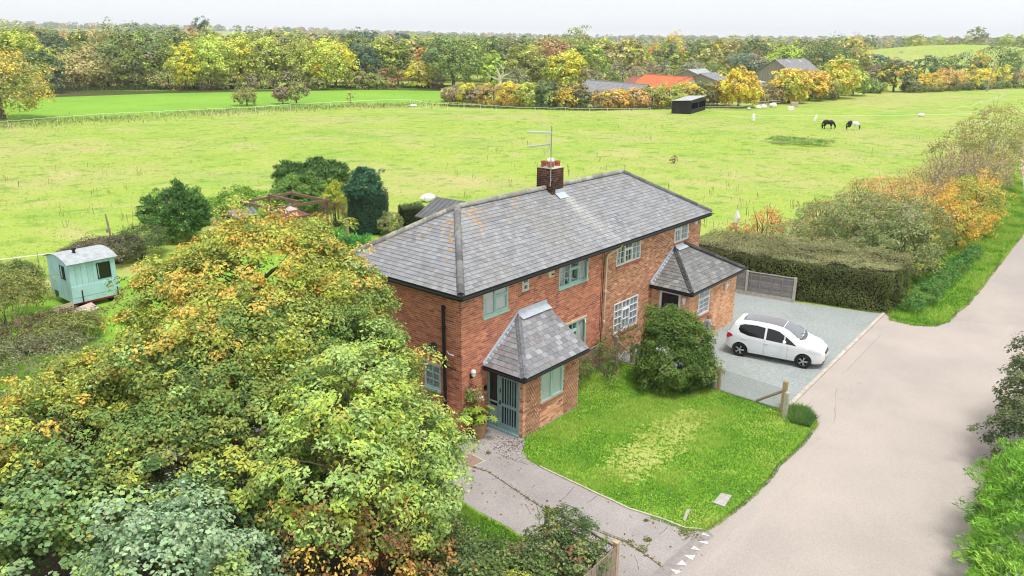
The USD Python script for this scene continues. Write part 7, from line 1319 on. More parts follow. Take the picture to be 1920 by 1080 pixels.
FT = [
 # name, label, px, top, half, key, base, d, shape
 ('oak_tree', 'golden brown oak standing alone before the wood, cut by the left edge', 8, 96, 66, 'oliv+gold', 224, None, 'round'),
 ('lime_tree', 'pale yellow green tall tree behind the golden brown oak at the left edge', 14, 46, 44, 'ygr+grn', None, 225, 'round'),
 ('holm_oak', 'small dark green tree between the willow and the golden brown oak', 72, 96, 28, 'dgr', None, 205, 'round'),
 ('ash_tree', 'dark round tree in the gap left of the big green tree, below the far church', 97, 62, 22, 'blu+dgr', None, 300, 'round'),
 ('beech_tree', 'soft orange tree below the far church at the left', 76, 62, 26, 'ora+tan', None, 420, 'round'),
 ('beech_tree', 'narrow orange tree just left of the far church', 122, 62, 12, 'ora+gold', None, 430, 'round'),
 ('willow_tree', 'wide tan yellow willow spreading before the wood on the left', 176, 90, 58, 'tan+oliv', 165, None, 'round'),
 ('willow_tree', 'smaller tan willow merging into the right side of the wide willow', 222, 104, 34, 'tan+ygr', 163, None, 'round'),
 ('maple_tree', 'russet small tree before the big green tree on the left', 258, 90, 24, 'brn+oliv', 163, None, 'round'),
 ('oak_tree', 'brownish tree behind the left shoulder of the big green tree', 200, 44, 30, 'brn+oliv', None, 262, 'round'),
 ('oak_tree', 'biggest round green tree left of the bright yellow tree', 258, 46, 64, 'grn+dgr', None, 222, 'round'),
 ('oak_tree', 'dark oak on the skyline between the big green tree and the yellow tree', 334, 50, 24, 'dgr', None, 280, 'round'),
 ('beech_tree', 'orange crown peeping over the bright yellow tree', 362, 50, 14, 'ora+brn', None, 300, 'round'),
 ('pine_tree', 'thin wispy tall pine on the skyline above the yellow tree', 376, 34, 19, 'blu+grey', None, 330, 'layers'),
 ('field_maple', 'bright yellow tree leaning left before the wood', 341, 73, 24, 'yel+ygr', None, 207, 'round'),
 ('ash_tree', 'large yellow green tree immediately right of the bright yellow one', 388, 62, 40, 'ygr+lime', None, 210, 'round'),
 ('ash_tree', 'yellow topped tree second right of the bright yellow one', 446, 68, 30, 'ygr+yel', None, 214, 'round'),
 ('ash_tree', 'grey green tree behind the pair of hawthorns in the far pasture', 506, 72, 36, 'oliv+ygr', None, 214, 'round'),
 ('ash_tree', 'yellow green tree left of the brightest lime yellow tree', 562, 78, 36, 'ygr+oliv', None, 216, 'round'),
 ('lime_tree', 'brightest lime yellow tree with visible trunk near the middle of the wood', 624, 76, 40, 'ygr+yel', None, 210, 'round'),
 ('pine_tree', 'dark grey green pine right of the lime yellow tree', 672, 52, 30, 'blu+dgr', None, 240, 'round'),
 ('yew_tree', 'black green yew low between the lime yellow tree and the olive tree', 684, 82, 26, 'blu', None, 214, 'round'),
 ('oak_tree', 'olive yellow tree right of the black green yew', 712, 70, 32, 'oliv+ygr', None, 226, 'round'),
 ('oak_tree', 'dull olive tree left of the feathery yellow bush', 744, 84, 26, 'oliv', None, 228, 'round'),
 ('cedar_tree', 'small flat dark cedar on the skyline above the olive tree', 702, 58, 14, 'blu', None, 300, 'layers'),
 ('cedar_tree', 'wide flat-topped dark cedar on the skyline left of the big round tree', 750, 64, 24, 'blu', None, 310, 'layers'),
 ('cherry_tree', 'small orange tree left of the big round dark green tree', 790, 90, 13, 'ora', None, 250, 'round'),
 ('birch_tree', 'feathery yellow birch below the small orange tree', 786, 112, 24, 'yel+tan', 166, None, 'round'),
 ('oak_tree', 'big round dark green tree in the middle of the wood', 850, 66, 52, 'grn+dgr', 166, None, 'round'),
 ('oak_tree', 'dark tree between the big round tree and the russet beech', 924, 74, 30, 'dgr+grn', None, 245, 'round'),
 ('lime_tree', 'fresh green small tree at the right foot of the big round tree', 922, 96, 19, 'lime', None, 206, 'round'),
 ('sallow_tree', 'olive rounded tree left of the russet beech', 986, 82, 36, 'oliv+ygr', None, 214, 'round'),
 ('copper_beech', 'largest russet brown beech in the wood', 1042, 72, 42, 'rus+brn', None, 222, 'round'),
 ('oak_tree', 'tall olive yellow tree on the skyline behind the russet beech', 1084, 53, 34, 'oliv+ygr', None, 262, 'round'),
 ('sycamore_tree', 'bright green tree right of the russet beech', 1110, 80, 26, 'lime+grn', None, 226, 'round'),
 ('willow_tree', 'yellow willow in front of the russet beech', 1066, 97, 34, 'ygr+yel', None, 203, 'round'),
 ('willow_tree', 'grey olive willow at the left foot of the yellow willow', 1040, 108, 22, 'oliv+ygr', None, 205, 'round'),
 ('poplar_tree', 'tall golden poplar above the orange farm roof', 1267, 61, 16, 'gold+yel', None, 330, 'round'),
 ('oak_tree', 'dark olive oak just below the tall golden poplar', 1252, 80, 26, 'dgr+ygr', None, 300, 'round'),
 ('oak_tree', 'round dark green oak right of the tall golden poplar', 1313, 73, 24, 'dgr+grn', None, 300, 'round'),
 ('beech_tree', 'orange tree left of the tall golden poplar', 1226, 82, 16, 'ora+yel', None, 330, 'round'),
 ('beech_tree', 'orange tree between the golden poplar and the round dark oak', 1284, 90, 13, 'ora+gold', None, 310, 'round'),
 ('birch_tree', 'yellow birch above the grey barns', 1356, 80, 24, 'yel+ygr', None, 340, 'round'),
 ('birch_tree', 'lime yellow tree far left of the farm roofs', 1196, 84, 18, 'lime+yel', None, 330, 'round'),
 ('oak_tree', 'wide dark oak behind the farmhouse chimney', 1410, 75, 32, 'dgr+oliv', None, 285, 'round'),
 ('pine_tree', 'grey blue pine with layered limbs left of the big grey barn', 1412, 103, 34, 'blu+grey', None, 232, 'layers'),
 ('walnut_tree', 'light green tree behind the big grey barn', 1470, 86, 32, 'lime+ygr', None, 275, 'round'),
 ('spruce_tree', 'small dark spruce above the big grey barn ridge', 1478, 90, 13, 'dgr', None, 255, 'cone'),
 ('holm_oak', 'widest dark oak on the skyline right of the big grey barn', 1548, 73, 48, 'dgr+oliv', None, 262, 'round'),
 ('beech_tree', 'soft golden tree on the skyline behind the widest dark oak', 1604, 66, 22, 'gold+tan', None, 420, 'round'),
 ('field_maple', 'brightest golden tree beside the black field shed', 1384, 132, 34, 'gold+yel', 201, None, 'round'),
 ('field_maple', 'golden tree in front of the big grey barn', 1478, 130, 34, 'gold+ygr', 193, None, 'round'),
 ('field_maple', 'orange gold tree immediately right of the golden barn tree', 1516, 132, 28, 'gold+ora', 189, None, 'round'),
 ('field_maple', 'tallest yellow green tree at the right end of the farm hedge', 1566, 112, 36, 'ygr+gold', 184, None, 'round'),
 ('hazel_tree', 'green bushy tree closing the right end of the farm hedge', 1598, 130, 26, 'grn+ygr', 179, None, 'round'),
 ('thorn_tree', 'dark tree standing in the far hedge right of the farm', 1675, 116, 26, 'dgr+gold', 172, None, 'round'),
 ('hazel_tree', 'low green bush left of the dark hedge tree right of the farm', 1634, 150, 18, 'grn', 174, None, 'bush'),
]
for i, (nm, lab, px, top, half, key, base, d, shp) in enumerate(FT): far_tree(nm, lab, px, top, half, key, base, d+18 if d and d < 270 else d, seed=600+i, shape=shp, n=520 if i == 0 else 210 if half > 30 else 150, leaf=.34 if i == 0 else .55)
BU = [  # hawthorns and bushes along the foot of the wood
 (105, 128, 30, 'plum+oliv', 168, 'dark plum bush at the left foot of the wide willow'), (150, 128, 30, 'brn+dgr', 167, 'dark brown bush under the wide willow'), (205, 124, 30, 'tan+brn', 166, 'brown bush under the right side of the wide willow'), (262, 122, 30, 'oliv+dgr', 166, 'dark olive bush below the russet small tree'), (318, 132, 36, 'oliv+brn', 167, 'broad olive hawthorn left of the yellow tree trunk'), (392, 128, 24, 'plum+oliv', 168, 'plum brown hawthorn right of the yellow tree trunk'), (428, 130, 22, 'oliv+tan', 168, 'tan hawthorn second right of the yellow tree trunk'), (484, 134, 24, 'plum+oliv', 167, 'dull plum hawthorn behind the lone hawthorn bush'), (546, 132, 30, 'oliv+plum', 166, 'large dull hawthorn behind the hawthorn pair'), (600, 142, 15, 'oliv', 168, 'small olive bush below the lime yellow tree'), (671, 132, 24, 'oliv+brn', 167, 'round olive hawthorn below the black green yew'), (706, 138, 18, 'oliv', 167, 'green olive bush right of the round hawthorn'), (736, 126, 21, 'rus+grn', 166, 'russet and green bush left of the feathery birch'), (818, 138, 14, 'plum', 166, 'plum bush at the left foot of the big round tree'), (966, 128, 24, 'grey+oliv', 168, 'pale grey bush behind the dead white tree'), (1106, 122, 24, 'plum+grey', 172, 'plum grey bush right of the yellow willow'), (1140, 126, 20, 'grn+oliv', 172, 'green bush behind the long low barn'), (1170, 118, 24, 'grey+plum', 178, 'grey thicket behind the orange farm roof, left one'), (1208, 116, 26, 'plum+grey', 178, 'plum thicket behind the orange farm roof, right one'), (1246, 118, 22, 'grey+oliv', 178, 'grey thicket left of the grey farm barns'), (1300, 112, 24, 'grey+plum', 150, 'twiggy grey thicket behind the grey farm barns'), (1350, 112, 26, 'grn+oliv', 150, 'green thicket behind the right grey barn')]
for i, (px, top, half, key, base, lab) in enumerate(BU): far_tree('hawthorn_bush', lab, px, top, half, key, base if px < 1120 else None, None if px < 1120 else 248+5*(i % 3), seed=800+i, shape='bush', n=110, leaf=.42, cat='bush')
for i, (px, top, half, key, base, lab) in enumerate([(463, 163, 20, 'oliv+brn', 198, 'lone round hawthorn in the far pasture'), (530, 160, 14, 'plum+brn', 195, 'left plum coloured hawthorn of the pair in the far pasture'), (556, 154, 20, 'oliv+plum', 195, 'right taller hawthorn of the pair in the far pasture')]): far_tree('hawthorn_bush', lab, px, top, half, key, base, None, seed=850+i, shape='round', n=110, leaf=.36, cat='bush', low=.10)
far_tree('young_tree', 'thin young tree with few leaves in the far pasture', 657, 172, 8, 'tan+ygr', 193, None, seed=860, n=20, per=12, leaf=.35)
# farm hedge from the pasture corner to the big barn
FH = [(850, 166, 20, 'plum+tan', 190, 'plum brown left end bush of the farm hedge'), (876, 160, 20, 'yel+oliv', 191, 'yellow bush near the left end of the farm hedge'), (898, 166, 15, 'plum+tan', 193, 'dull plum bush below the dead white tree'), (926, 158, 24, 'brn+gold', 196, 'brown gold bush below the dead white tree'), (958, 158, 22, 'yel+ora', 198, 'yellow orange bush right of the dead white tree'), (992, 158, 24, 'ygr+oliv', 199, 'yellow green bush in the middle of the farm hedge'), (1030, 156, 22, 'dgr+grn', 201, 'dark green bush in the farm hedge left of the metal gate'), (1062, 156, 26, 'gold+dgr', 202, 'gold flecked dark bush behind the metal gate'), (1084, 160, 18, 'dgr+brn', 203, 'dark bush immediately left of the long low barn end'), (1132, 172, 24, 'brn+gold', 202, 'brown gold bush in front of the long low barn'), (1160, 170, 20, 'gold+ora', 202, 'orange gold bush in front of the long low barn, right part'), (1192, 168, 22, 'ora+tan', 202, 'coppery orange bush under the white barn gable'), (1222, 166, 22, 'oliv+gold', 201, 'olive gold bush left of the black field shed'), (1254, 160, 24, 'ygr+oliv', 200, 'yellow olive bush behind the black field shed, left'), (1286, 160, 24, 'oliv+gold', 199, 'olive bush right behind the black field shed'), (1318, 156, 24, 'oliv+dgr', 198, 'dark olive bush behind the black shed opening'), (1344, 158, 20, 'brn+ora', 198, 'rusty bush between the black shed and the brightest golden tree'), (1446, 162, 20, 'brn+dgr', 194, 'dark brown low bush under the golden barn tree'), (1540, 150, 24, 'oliv+dgr', 187, 'dark olive bush below the tallest yellow green hedge tree')]
for i, (px, top, half, key, base, lab) in enumerate(FH): far_tree('hedge_bush', lab, px, top-2, half*1.15, key, base, None, seed=900+i, shape='bush', n=150, leaf=.44, cat='bush')
RH = [(1715, 134, 18, 'gold+yel', 172, 'golden bush in the far hedge left of the telegraph pole, nearest the dark hedge tree'), (1745, 138, 20, 'gold+tan', 171, 'sandy gold bush in the far hedge'), (1775, 128, 22, 'ora+tan', 169, 'salmon orange bush in the far hedge'), (1805, 132, 22, 'tan+yel', 168, 'yellow tan bush in the far hedge'), (1835, 128, 20, 'gold+yel', 166, 'bright gold bush just left of the telegraph pole'), (1868, 124, 18, 'ygr+yel', 164, 'lime yellow bush just right of the telegraph pole'), (1898, 136, 20, 'plum+brn', 163, 'plum bush near the right edge in the far hedge'), (1925, 132, 18, 'gold+oliv', 162, 'golden bush cut by the right edge in the far hedge')]
for i, (px, top, half, key, base, lab) in enumerate(RH): far_tree('hedge_bush', lab, px, top, half, key, base, None, seed=930+i, shape='bush', n=100, leaf=.5, cat='bush')
LB = ['leftmost low dark bush at the foot of the far hedge, beside the dark hedge tree', 'low dark bush under the first golden bush of the far hedge', 'low dark bush under the sandy gold bush of the far hedge', 'low dark bush under the salmon orange bush of the far hedge', 'low dark bush under the yellow tan bush of the far hedge', 'low dark bush left of the telegraph pole foot', 'low dark bush right of the telegraph pole foot', 'rightmost low dark bush at the foot of the far hedge']
for i, lab in enumerate(LB): far_tree('low_hedge_bush', lab, 1712+i*30, 155-i*1.0, 20, 'dgr+oliv', 173-i*1.4, None, seed=960+i, shape='bush', n=80, leaf=.45, cat='bush')
MH = [(1620, 100, 20, 'plum+dgr', 360, 'plum dark bush below the green hill, left end'), (1650, 100, 20, 'blu', 370, 'blue dark bush below the green hill'), (1690, 110, 22, 'plum+grey', 370, 'long low plum bush below the green hill'), (1742, 108, 20, 'dgr', 340, 'dark green round bush below the green hill'), (1785, 106, 20, 'grn+oliv', 350, 'olive bush below the green hill'), (1826, 100, 30, 'blu+dgr', 350, 'blue black big bush below the green hill'), (1882, 84, 34, 'dgr+oliv', 350, 'tall dark olive tree at the right end of the green hill'), (1920, 92, 26, 'grn+dgr', 340, 'dark green tree at the right edge below the horizon'), (1845, 94, 14, 'gold+oliv', 345, 'gold brown bush above the telegraph pole'), (1640, 120, 18, 'plum+oliv', 320, 'plum olive bush behind the dark hedge tree'), (1606, 122, 18, 'oliv', 310, 'olive bush behind the end of the farm hedge')]
for i, (px, top, half, key, d, lab) in enumerate(MH): far_tree('field_bush', lab, px, top, half, key, None, d, seed=980+i, shape='bush', n=100, leaf=.6, cat='bush')

# far woods: instanced trees, one mass
def woodland(name, label, spots_, hs, keys, seed, leaf, n_clump=50, per=16):
    path = '/World/'+name; pi = UsdGeom.PointInstancer.Define(stage, path); rng = np.random.default_rng(seed); protos = []
    for k, key in enumerate(keys):
        bl = [(0, 0, .55, .36, .36, .42)]+[(.2*math.cos(a), .2*math.sin(a), rng.uniform(.35, .75), .24, .24, .22) for a in rng.uniform(0, 6.28, 4)]
        v, f, c = foliage(bl, n_clump, per, .11, leaf, pal(key), seed+k, low=-.6, aspect=.7, up=.8, inner=.7, bright=1.9)
        q = f'{path}/kind_{k}'; me = UsdGeom.Mesh.Define(stage, q); me.CreatePointsAttr(Vt.Vec3fArray.FromNumpy(v.astype(np.float32))); me.CreateFaceVertexCountsAttr(Vt.IntArray.FromNumpy(np.full(len(f), 3, np.int32))); me.CreateFaceVertexIndicesAttr(Vt.IntArray.FromNumpy(f.astype(np.int32).ravel())); me.CreateSubdivisionSchemeAttr('none')
        UsdGeom.PrimvarsAPI(me).CreatePrimvar('tint', Sdf.ValueTypeNames.Color3fArray, 'uniform').Set(Vt.Vec3fArray.FromNumpy(c.astype(np.float32))); UsdShade.MaterialBindingAPI.Apply(me.GetPrim()).Bind(LEAF); protos.append(q)
    pi.CreatePrototypesRel().SetTargets(protos); n = len(spots_)
    pi.CreateProtoIndicesAttr(Vt.IntArray.FromNumpy(rng.choice(len(keys), n).astype(np.int32))); pi.CreatePositionsAttr(Vt.Vec3fArray.FromNumpy(spots_.astype(np.float32)))
    sc = np.column_stack([hs*rng.uniform(.8, 1.25, n), hs*rng.uniform(.8, 1.25, n), hs]); pi.CreateScalesAttr(Vt.Vec3fArray.FromNumpy(sc.astype(np.float32)))
    a = rng.uniform(0, np.pi, n); pi.CreateOrientationsAttr(Vt.QuathArray([Gf.Quath(float(math.cos(x)), 0, 0, float(math.sin(x))) for x in a]))
    tag(pi.GetPrim(), label, 'woodland', kind='stuff')
def scatter(n, d0, d1, seed, keep, px0=-420, px1=2300, h=(9, 16)):
    rng = np.random.default_rng(seed); d = np.sqrt(rng.uniform(d0**2, d1**2, n*4)); px = rng.uniform(px0, px1, n*4); ok = keep(px, d); d, px = d[ok][:n], px[ok][:n]
    v = FWD[:2]/np.linalg.norm(FWD[:2]); rt = np.array([v[1], -v[0]]); an = np.arctan((px-960)/FPX); xy = CAM[:2]+d[:, None]*(np.cos(an)[:, None]*v+np.sin(an)[:, None]*rt)
    return np.column_stack([xy, terrain(xy[:, 0], xy[:, 1])-.3]), rng.uniform(*h, len(d))
wood_keys = ['grn+ygr', 'oliv+ygr', 'dgr+grn', 'tan+oliv', 'ygr+lime', 'grey+oliv', 'oliv+grn', 'ygr+tan']
openright = lambda px, d: ~((px > 138) & (px < 172) & (d < 960)) & ~((px > 1575) & (d < 720)) & ~((px > 1120) & (d < 262)) & ~((px > 1395) & (px < 1575) & (d < 300))
p, h = scatter(520, 236, 420, 1, openright); woodland('near_woodland', 'mixed autumn wood filling in behind the front row of trees', p, h*.92, wood_keys, 1001, .075, 60, 18)
p, h = scatter(1500, 420, 1300, 2, openright); woodland('middle_woodland', 'mixed autumn wood and hedgerow trees stretching back towards the ridges', p, h, wood_keys, 1002, .09, 44, 14)
p, h = scatter(4200, 1300, 4600, 3, lambda px, d: meshkit.noise(np.stack([px/160, d/420, px*0], -1), 8) > .30, h=(12, 22)); woodland('far_woodland', 'hazy blue grey woods on the distant ridges', p, h*1.15, ['grn+dgr', 'oliv', 'dgr+oliv', 'grey+oliv', 'gold+tan'], 1003, .13, 30, 10)
# ------------------------------------------------------------------ farm buildings, horses, field furniture
CORR = mat('grey_fibre_cement_roof_look', (.25, .25, .26), .85, noise=(1.2, .25)); CORRL = mat('pale_fibre_cement_roof_look', (.40, .41, .43), .8, noise=(1.2, .2)); OTILE = mat('orange_clay_tile_look', (.60, .17, .075), .85, noise=(1.5, .2)); BTILE = mat('brown_clay_tile_look', (.30, .12, .085), .85, noise=(1.5, .25)); WWALL = mat('white_render_look', (.66, .66, .64), .85, noise=(.8, .12)); GWALL = mat('grey_barn_board_look', (.27, .245, .215), .9, noise=(1.0, .25, (3, 3, .4))); BLKB = mat('black_shed_board_look', (.03, .028, .028), .85, noise=(2, .4))
def barn(name, label, a, b, half, drop, wall, roofm, wallm, cat='barn', ribs=0, lights=0):
    """a gabled building; a, b ends of the ridge, half its half width, drop the fall to the eaves"""
    a, b = np.array(a, float), np.array(b, float); b[2] = a[2]; d = unit(b-a); n = np.array([d[1], -d[0], 0]); n = n if n[:2]@(CAM[:2]-a[:2]) > 0 else -n
    t = thing(name, label, cat, (*((a+b)/2)[:2], 0)); ov = d*.3
    for s in (1, -1):
        e0, e1 = a-ov+n*s*(half+.25)-[0, 0, drop], b+ov+n*s*(half+.25)-[0, 0, drop]; up = np.array([0, 0, .12]); r = put(t, 'roof_slope', hull([a-ov, b+ov, e0, e1, a-ov+up, b+ov+up, e0+up, e1+up]), roofm)
        if s == 1 and ribs:
            L_ = np.linalg.norm(b-a)
            for k in range(ribs+1): q = M(); p = a+d*L_*k/ribs; q.tube([p+[0, 0, .13], p+n*(half+.25)-[0, 0, drop-.13]], .07, 4); put(r, 'roof_rib', q, roofm)
        if s == 1:
            for k in range(lights): p = a+(b-a)*(.35+.4*k); w = d*.55; put(r, 'roof_light', hull([p-w+up*1.2, p+w+up*1.2, p-w+n*half*.8-[0, 0, drop*.8-.15], p+w+n*half*.8-[0, 0, drop*.8-.15]]+[p+up*1.1, p+n*half*.8-[0, 0, drop*.8-.14]]), CORRL)
    z_ = a[2]-drop; pts = []
    for p in (a, b):
        for s in (1, -1): q = p+n*s*half; pts += [(q[0], q[1], 0), (q[0], q[1], z_)]
        pts.append(p-[0, 0, .05])
    put(t, 'walls', hull(pts), wallm); q = M(); q.tube([a-ov+[0, 0, .1], b+ov+[0, 0, .1]], .14, 6); put(t, 'ridge', q, roofm); t.geo = (a, b, d, n, half, z_); return t
def P3(px, py, d): xy = far_at(px, d); return np.array([xy[0], xy[1], height_at(px, py, d)])
t = barn('long_barn', 'long low barn with a grey corrugated roof and white gable behind the farm hedge', P3(1107, 151, 196), P3(1219, 154, 178), 3.6, 2.3, 0, CORR, WWALL, ribs=12)
a, b, d_, n_, hf, zz = t.geo; q = M(); c = b+d_*.02-[0, 0, 2.2]; q.obox(c+d_*.02, (.04, .45, .55), (d_, n_, [0, 0, 1.0])); put(t, 'window', q, CGLASS); q = M(); q.tube([a+[0, 0, .2]+d_*5, a+[0, 0, 4]+d_*13], .05, 4)
barn('tiled_barn', 'barn with a bright orange tiled roof in the middle of the farm', P3(1214, 140, 222), P3(1304, 141, 206), 4.2, 3.0, 0, OTILE, WWALL)
barn('tiled_lean_to', 'small brown tiled roof at the left end of the orange roof', P3(1191, 143, 226), P3(1210, 142, 222), 3.2, 1.9, 0, BTILE, WWALL)
barn('grey_barn', 'pale grey roofed barn right behind the orange roof', P3(1294, 131, 236), P3(1326, 129, 246), 6.5, 2.6, 0, CORRL, GWALL, ribs=5)
barn('grey_barn', 'grey gabled barn right of the orange roof, lower than the pale one behind', P3(1318, 139, 206), P3(1346, 137, 216), 5.4, 2.0, 0, CORR, GWALL, ribs=5)
t = barn('great_barn', 'biggest barn of the farm with a dull grey gable and two pale roof strips', P3(1457, 112, 226), P3(1513, 109, 240), 7.2, 4.6, 0, CORR, GWALL, ribs=9, lights=2)
lo = P3(1424, 153, 205); wt = thing('white_outhouse', 'small white outhouse with a pale roof between the golden trees', 'outhouse', (lo[0], lo[1], 0)); put(wt, 'walls', M().box(lo[0]-1.7, lo[0]+1.7, lo[1]-1.7, lo[1]+1.7, 0, lo[2]-.25), WWALL); put(wt, 'roof', hull([lo+[-2, -2, -.25], lo+[2, -2, -.25], lo+[-2, 2, .35], lo+[2, 2, .35], lo+[-2, -2, -.1], lo+[2, -2, -.1], lo+[-2, 2, .5], lo+[2, 2, .5]]), CORRL); put(wt, 'doorway', M().box(lo[0]-1.72, lo[0]-1.70, lo[1]-1.0, lo[1]+.9, 0, 1.9), BLKB)
rp = spot(1429, 190); solo('red_trailer', M().tm(hull([rp+[-.6, -.5, .35], rp+[.6, .5, .35], rp+[-.9, -.2, 1.7], rp+[.3, .8, 1.7], rp+[-.7, -.55, .35], rp+[.5, .45, .35]])), mat('faded_red_paint_look', (.35, .035, .05), .6), 'red tipped-up trailer board beside the white outhouse', 'trailer')
fc_ = P3(1420, 94, 268); fh = thing('farmhouse', 'farmhouse of which only the chimney stack shows above the layered pine', 'house', (fc_[0], fc_[1], 0)); put(fh, 'chimney', M().box(fc_[0]-.7, fc_[0]+.7, fc_[1]-.5, fc_[1]+.5, fc_[2]-2.4, fc_[2]-.35), BRICK if False else mat('dull_stack_brick_look', (.28, .16, .12), .9)); 
for k in (-.45, 0, .45): put(fh, 'chimney_pot', M().tube([fc_+[k, 0, -.4], fc_+[k, 0, .1]], .14, 8), POT)
put(fh, 'roof', hull([fc_+[-5, 0, -1.9], fc_+[5, 0, -1.9], fc_+[-5, -3.6, -5.0], fc_+[5, -3.6, -5], fc_+[-5, 3.6, -5], fc_+[5, 3.6, -5]]), BTILE); put(fh, 'walls', M().box(fc_[0]-4.7, fc_[0]+4.7, fc_[1]-3.2, fc_[1]+3.2, 0, fc_[2]-4.9), WWALL)
# black field shed, open to the right
s0, s1, s2 = spot(1259, 213), spot(1294, 214), spot(1322, 206); sh_ = thing('field_shed', 'black open-fronted field shed with a pale roof at the edge of the meadow', 'shed', (*s1[:2], 0)); hS = 2.35
back = s0+(s2-s1); pl4 = [s0, s1, s2, back]
for p, q_ in ((s0, s1), (s2, back), (back, s0)):
    u_ = unit(q_-p); L_ = np.linalg.norm(q_-p); fcw = Face(p, u_, np.cross(u_, [0, 0, 1.0])); k = 0
    for z in np.arange(0, hS-.1, .22): m = M(); fcw.box(m, 0, L_, -.03, .02+.012*(k % 2), z, z+.225); put(sh_, 'board', m, BLKB); k += 1
u_ = unit(s2-s1); L_ = np.linalg.norm(s2-s1); fcw = Face(s1, u_, np.cross(u_, [0, 0, 1.0])); m = M(); fcw.box(m, 0, L_, -.03, .03, 0, .8); fcw.box(m, 0, L_, -.03, .03, 1.95, 2.5); 
for uu in (0, .48, .97): fcw.box(m, L_*uu, L_*uu+.35 if uu != .48 else L_*uu+.6, -.031, .031, 0, 2.4)
put(sh_, 'open_front', m, BLKB); put(sh_, 'roof', hull([p+[0, 0, z+dz]+unit(p-np.mean(pl4, 0))*.3 for p, z in zip(pl4, (2.35, 2.5, 2.75, 2.6)) for dz in (0, .08)]), CORRL)
# far landmarks
tw = P3(1386, 66, 1150); tt = thing('tower_block', 'pale square tower far off on the horizon above the farm', 'tower', (tw[0], tw[1], 0)); put(tt, 'shaft', M().box(tw[0]-5.2, tw[0]+5.2, tw[1]-5.2, tw[1]+5.2, -8, tw[2]-2.2), mat('pale_pink_render_look', (.62, .55, .50), .9)); put(tt, 'cap', M().box(tw[0]-5.4, tw[0]+5.4, tw[1]-5.4, tw[1]+5.4, tw[2]-2.19, tw[2]-1.2), WWALL)
for k in range(3): put(tt, 'window_band', M().box(tw[0]-5.23, tw[0]-5.2, tw[1]-4.6, tw[1]+4.6, tw[2]-6.2-3.3*k, tw[2]-5.2-3.3*k), mat('dull_glass_look', (.2, .2, .22), .4) if k == 0 else UsdShade.Material.Get(stage, '/World/Looks/dull_glass_look'))
cw = P3(148, 59, 900); ct = thing('church', 'pale church tower with a long white nave far off at the left', 'church', (cw[0], cw[1], 0)); put(ct, 'tower', M().box(cw[0]-2, cw[0]+2, cw[1]-2, cw[1]+2, -5, cw[2]), WWALL); nv = P3(158, 68, 905); put(ct, 'nave', hull([nv+[-4, 4, -9], nv+[5, -4, -9], nv+[-4, 4, -1.2], nv+[5, -4, -1.2], nv+[-2, 6, -9], nv+[7, -2, -9], nv+[-2, 6, -1.2], nv+[7, -2, -1.2], nv+[-3, 5, 0], nv+[6, -3, 0]]), WWALL)
# dead white tree
db = far_at(938, 172); dz = lambda y: height_at(938, y, 172); lr = np.array([RIGHT[0], RIGHT[1], 0]); sc_ = 172/FPX*1.05
def dp(px, py): return np.array([*(db+lr[:2]*(px-938)*sc_), dz(py)])
dt = thing('dead_tree', 'bare bleached dead tree with a few crooked limbs above the farm hedge', 'tree', (*db, 0)); m = M(); m.tube([(db[0], db[1], 0), dp(938, 152), dp(936, 140), dp(933, 130), dp(929, 124)], [.42, .36, .28, .16, .09], 6)
for pts_ in ([(937, 146), (944, 136), (941, 126), (936, 120), (931, 117)], [(938, 148), (946, 141), (953, 139), (955, 135)], [(937, 150), (928, 147), (921, 143), (915, 137)], [(942, 130), (946, 124)]): m.tube([dp(*p) for p in pts_], np.linspace(.2, .06, len(pts_)), 5)
put(dt, 'trunk', m, PALEBARK)
# telegraph pole
tp_ = spot(1850, 172); tpd = np.hypot(*(tp_-CAM)[:2]); ttop = height_at(1856, 115, tpd); tg = thing('telegraph_pole', 'slim wooden telegraph pole at the right end of the meadow', 'pole', tp_); put(tg, 'pole', M().tube([tp_-[0, 0, .2], [tp_[0]+lr[0]*.9, tp_[1]+lr[1]*.9, ttop]], [.22, .15], 8), mat('pale_pole_look', (.40, .33, .26), .9)); put(tg, 'crossarm', M().tube([np.array([tp_[0], tp_[1], ttop-.5])+lr*1.6, np.array([tp_[0], tp_[1], ttop-.5])+lr*.2], .07, 5), WOOD)
# fences of white tape on white posts
def tape_fence(label, pts, h=1.0, sag=.1, group=None, r=.024, posts=True, hs=None):
    w = [spot(*p) for p in pts]; t = thing('tape_fence', label, 'fence', (*w[0][:2], 0)); line = []
    for i, p in enumerate(w):
        hh = hs[i] if hs else h; line.append(p+[0, 0, hh])
        if i < len(w)-1: line.append((p+w[i+1])/2+[0, 0, (hh+(hs[i+1] if hs else h))/2-sag])
        if posts: put(t, 'post', M().tube([p-[0, 0, .1], p+[0, 0, hh+.08]], r*1.5, 5), TAPE)
    put(t, 'tape', M().tube(line, r, 4), TAPE); return t
tape_fence('white tape fence on white posts along the front of the farm hedge', [(800, 203), (839, 206), (870, 207), (901, 208), (930, 210), (1003, 213), (1060, 214), (1105, 215), (1139, 215), (1180, 215), (1219, 214)], 1.15)
tape_fence('long white tape across the meadow behind the two horses', [(1412, 226), (1470, 227), (1530, 227), (1620, 227), (1720, 226), (1800, 223), (1905, 219)], 1.0, .12, posts=False)
tape_fence('fallen sagging white tape at the top of the meadow near the telegraph pole', [(1760, 207), (1795, 203), (1840, 199), (1868, 191), (1880, 184), (1886, 179), (1870, 174), (1853, 176)], .9, .45, hs=[.1, .2, 1.1, 1.1, 1.0, .3, 1.1, .7], posts=False)
for p, w in (((1840, 199), 'left'), ((1868, 191), 'middle'), ((1880, 184), 'right')): c = spot(*p); solo('white_post', M().tube([c, c+[0, 0, 1.2]], .07, 5), TAPE, f'{w} one of three white posts holding the sagging tape', 'post', 'white posts of the sagging tape')
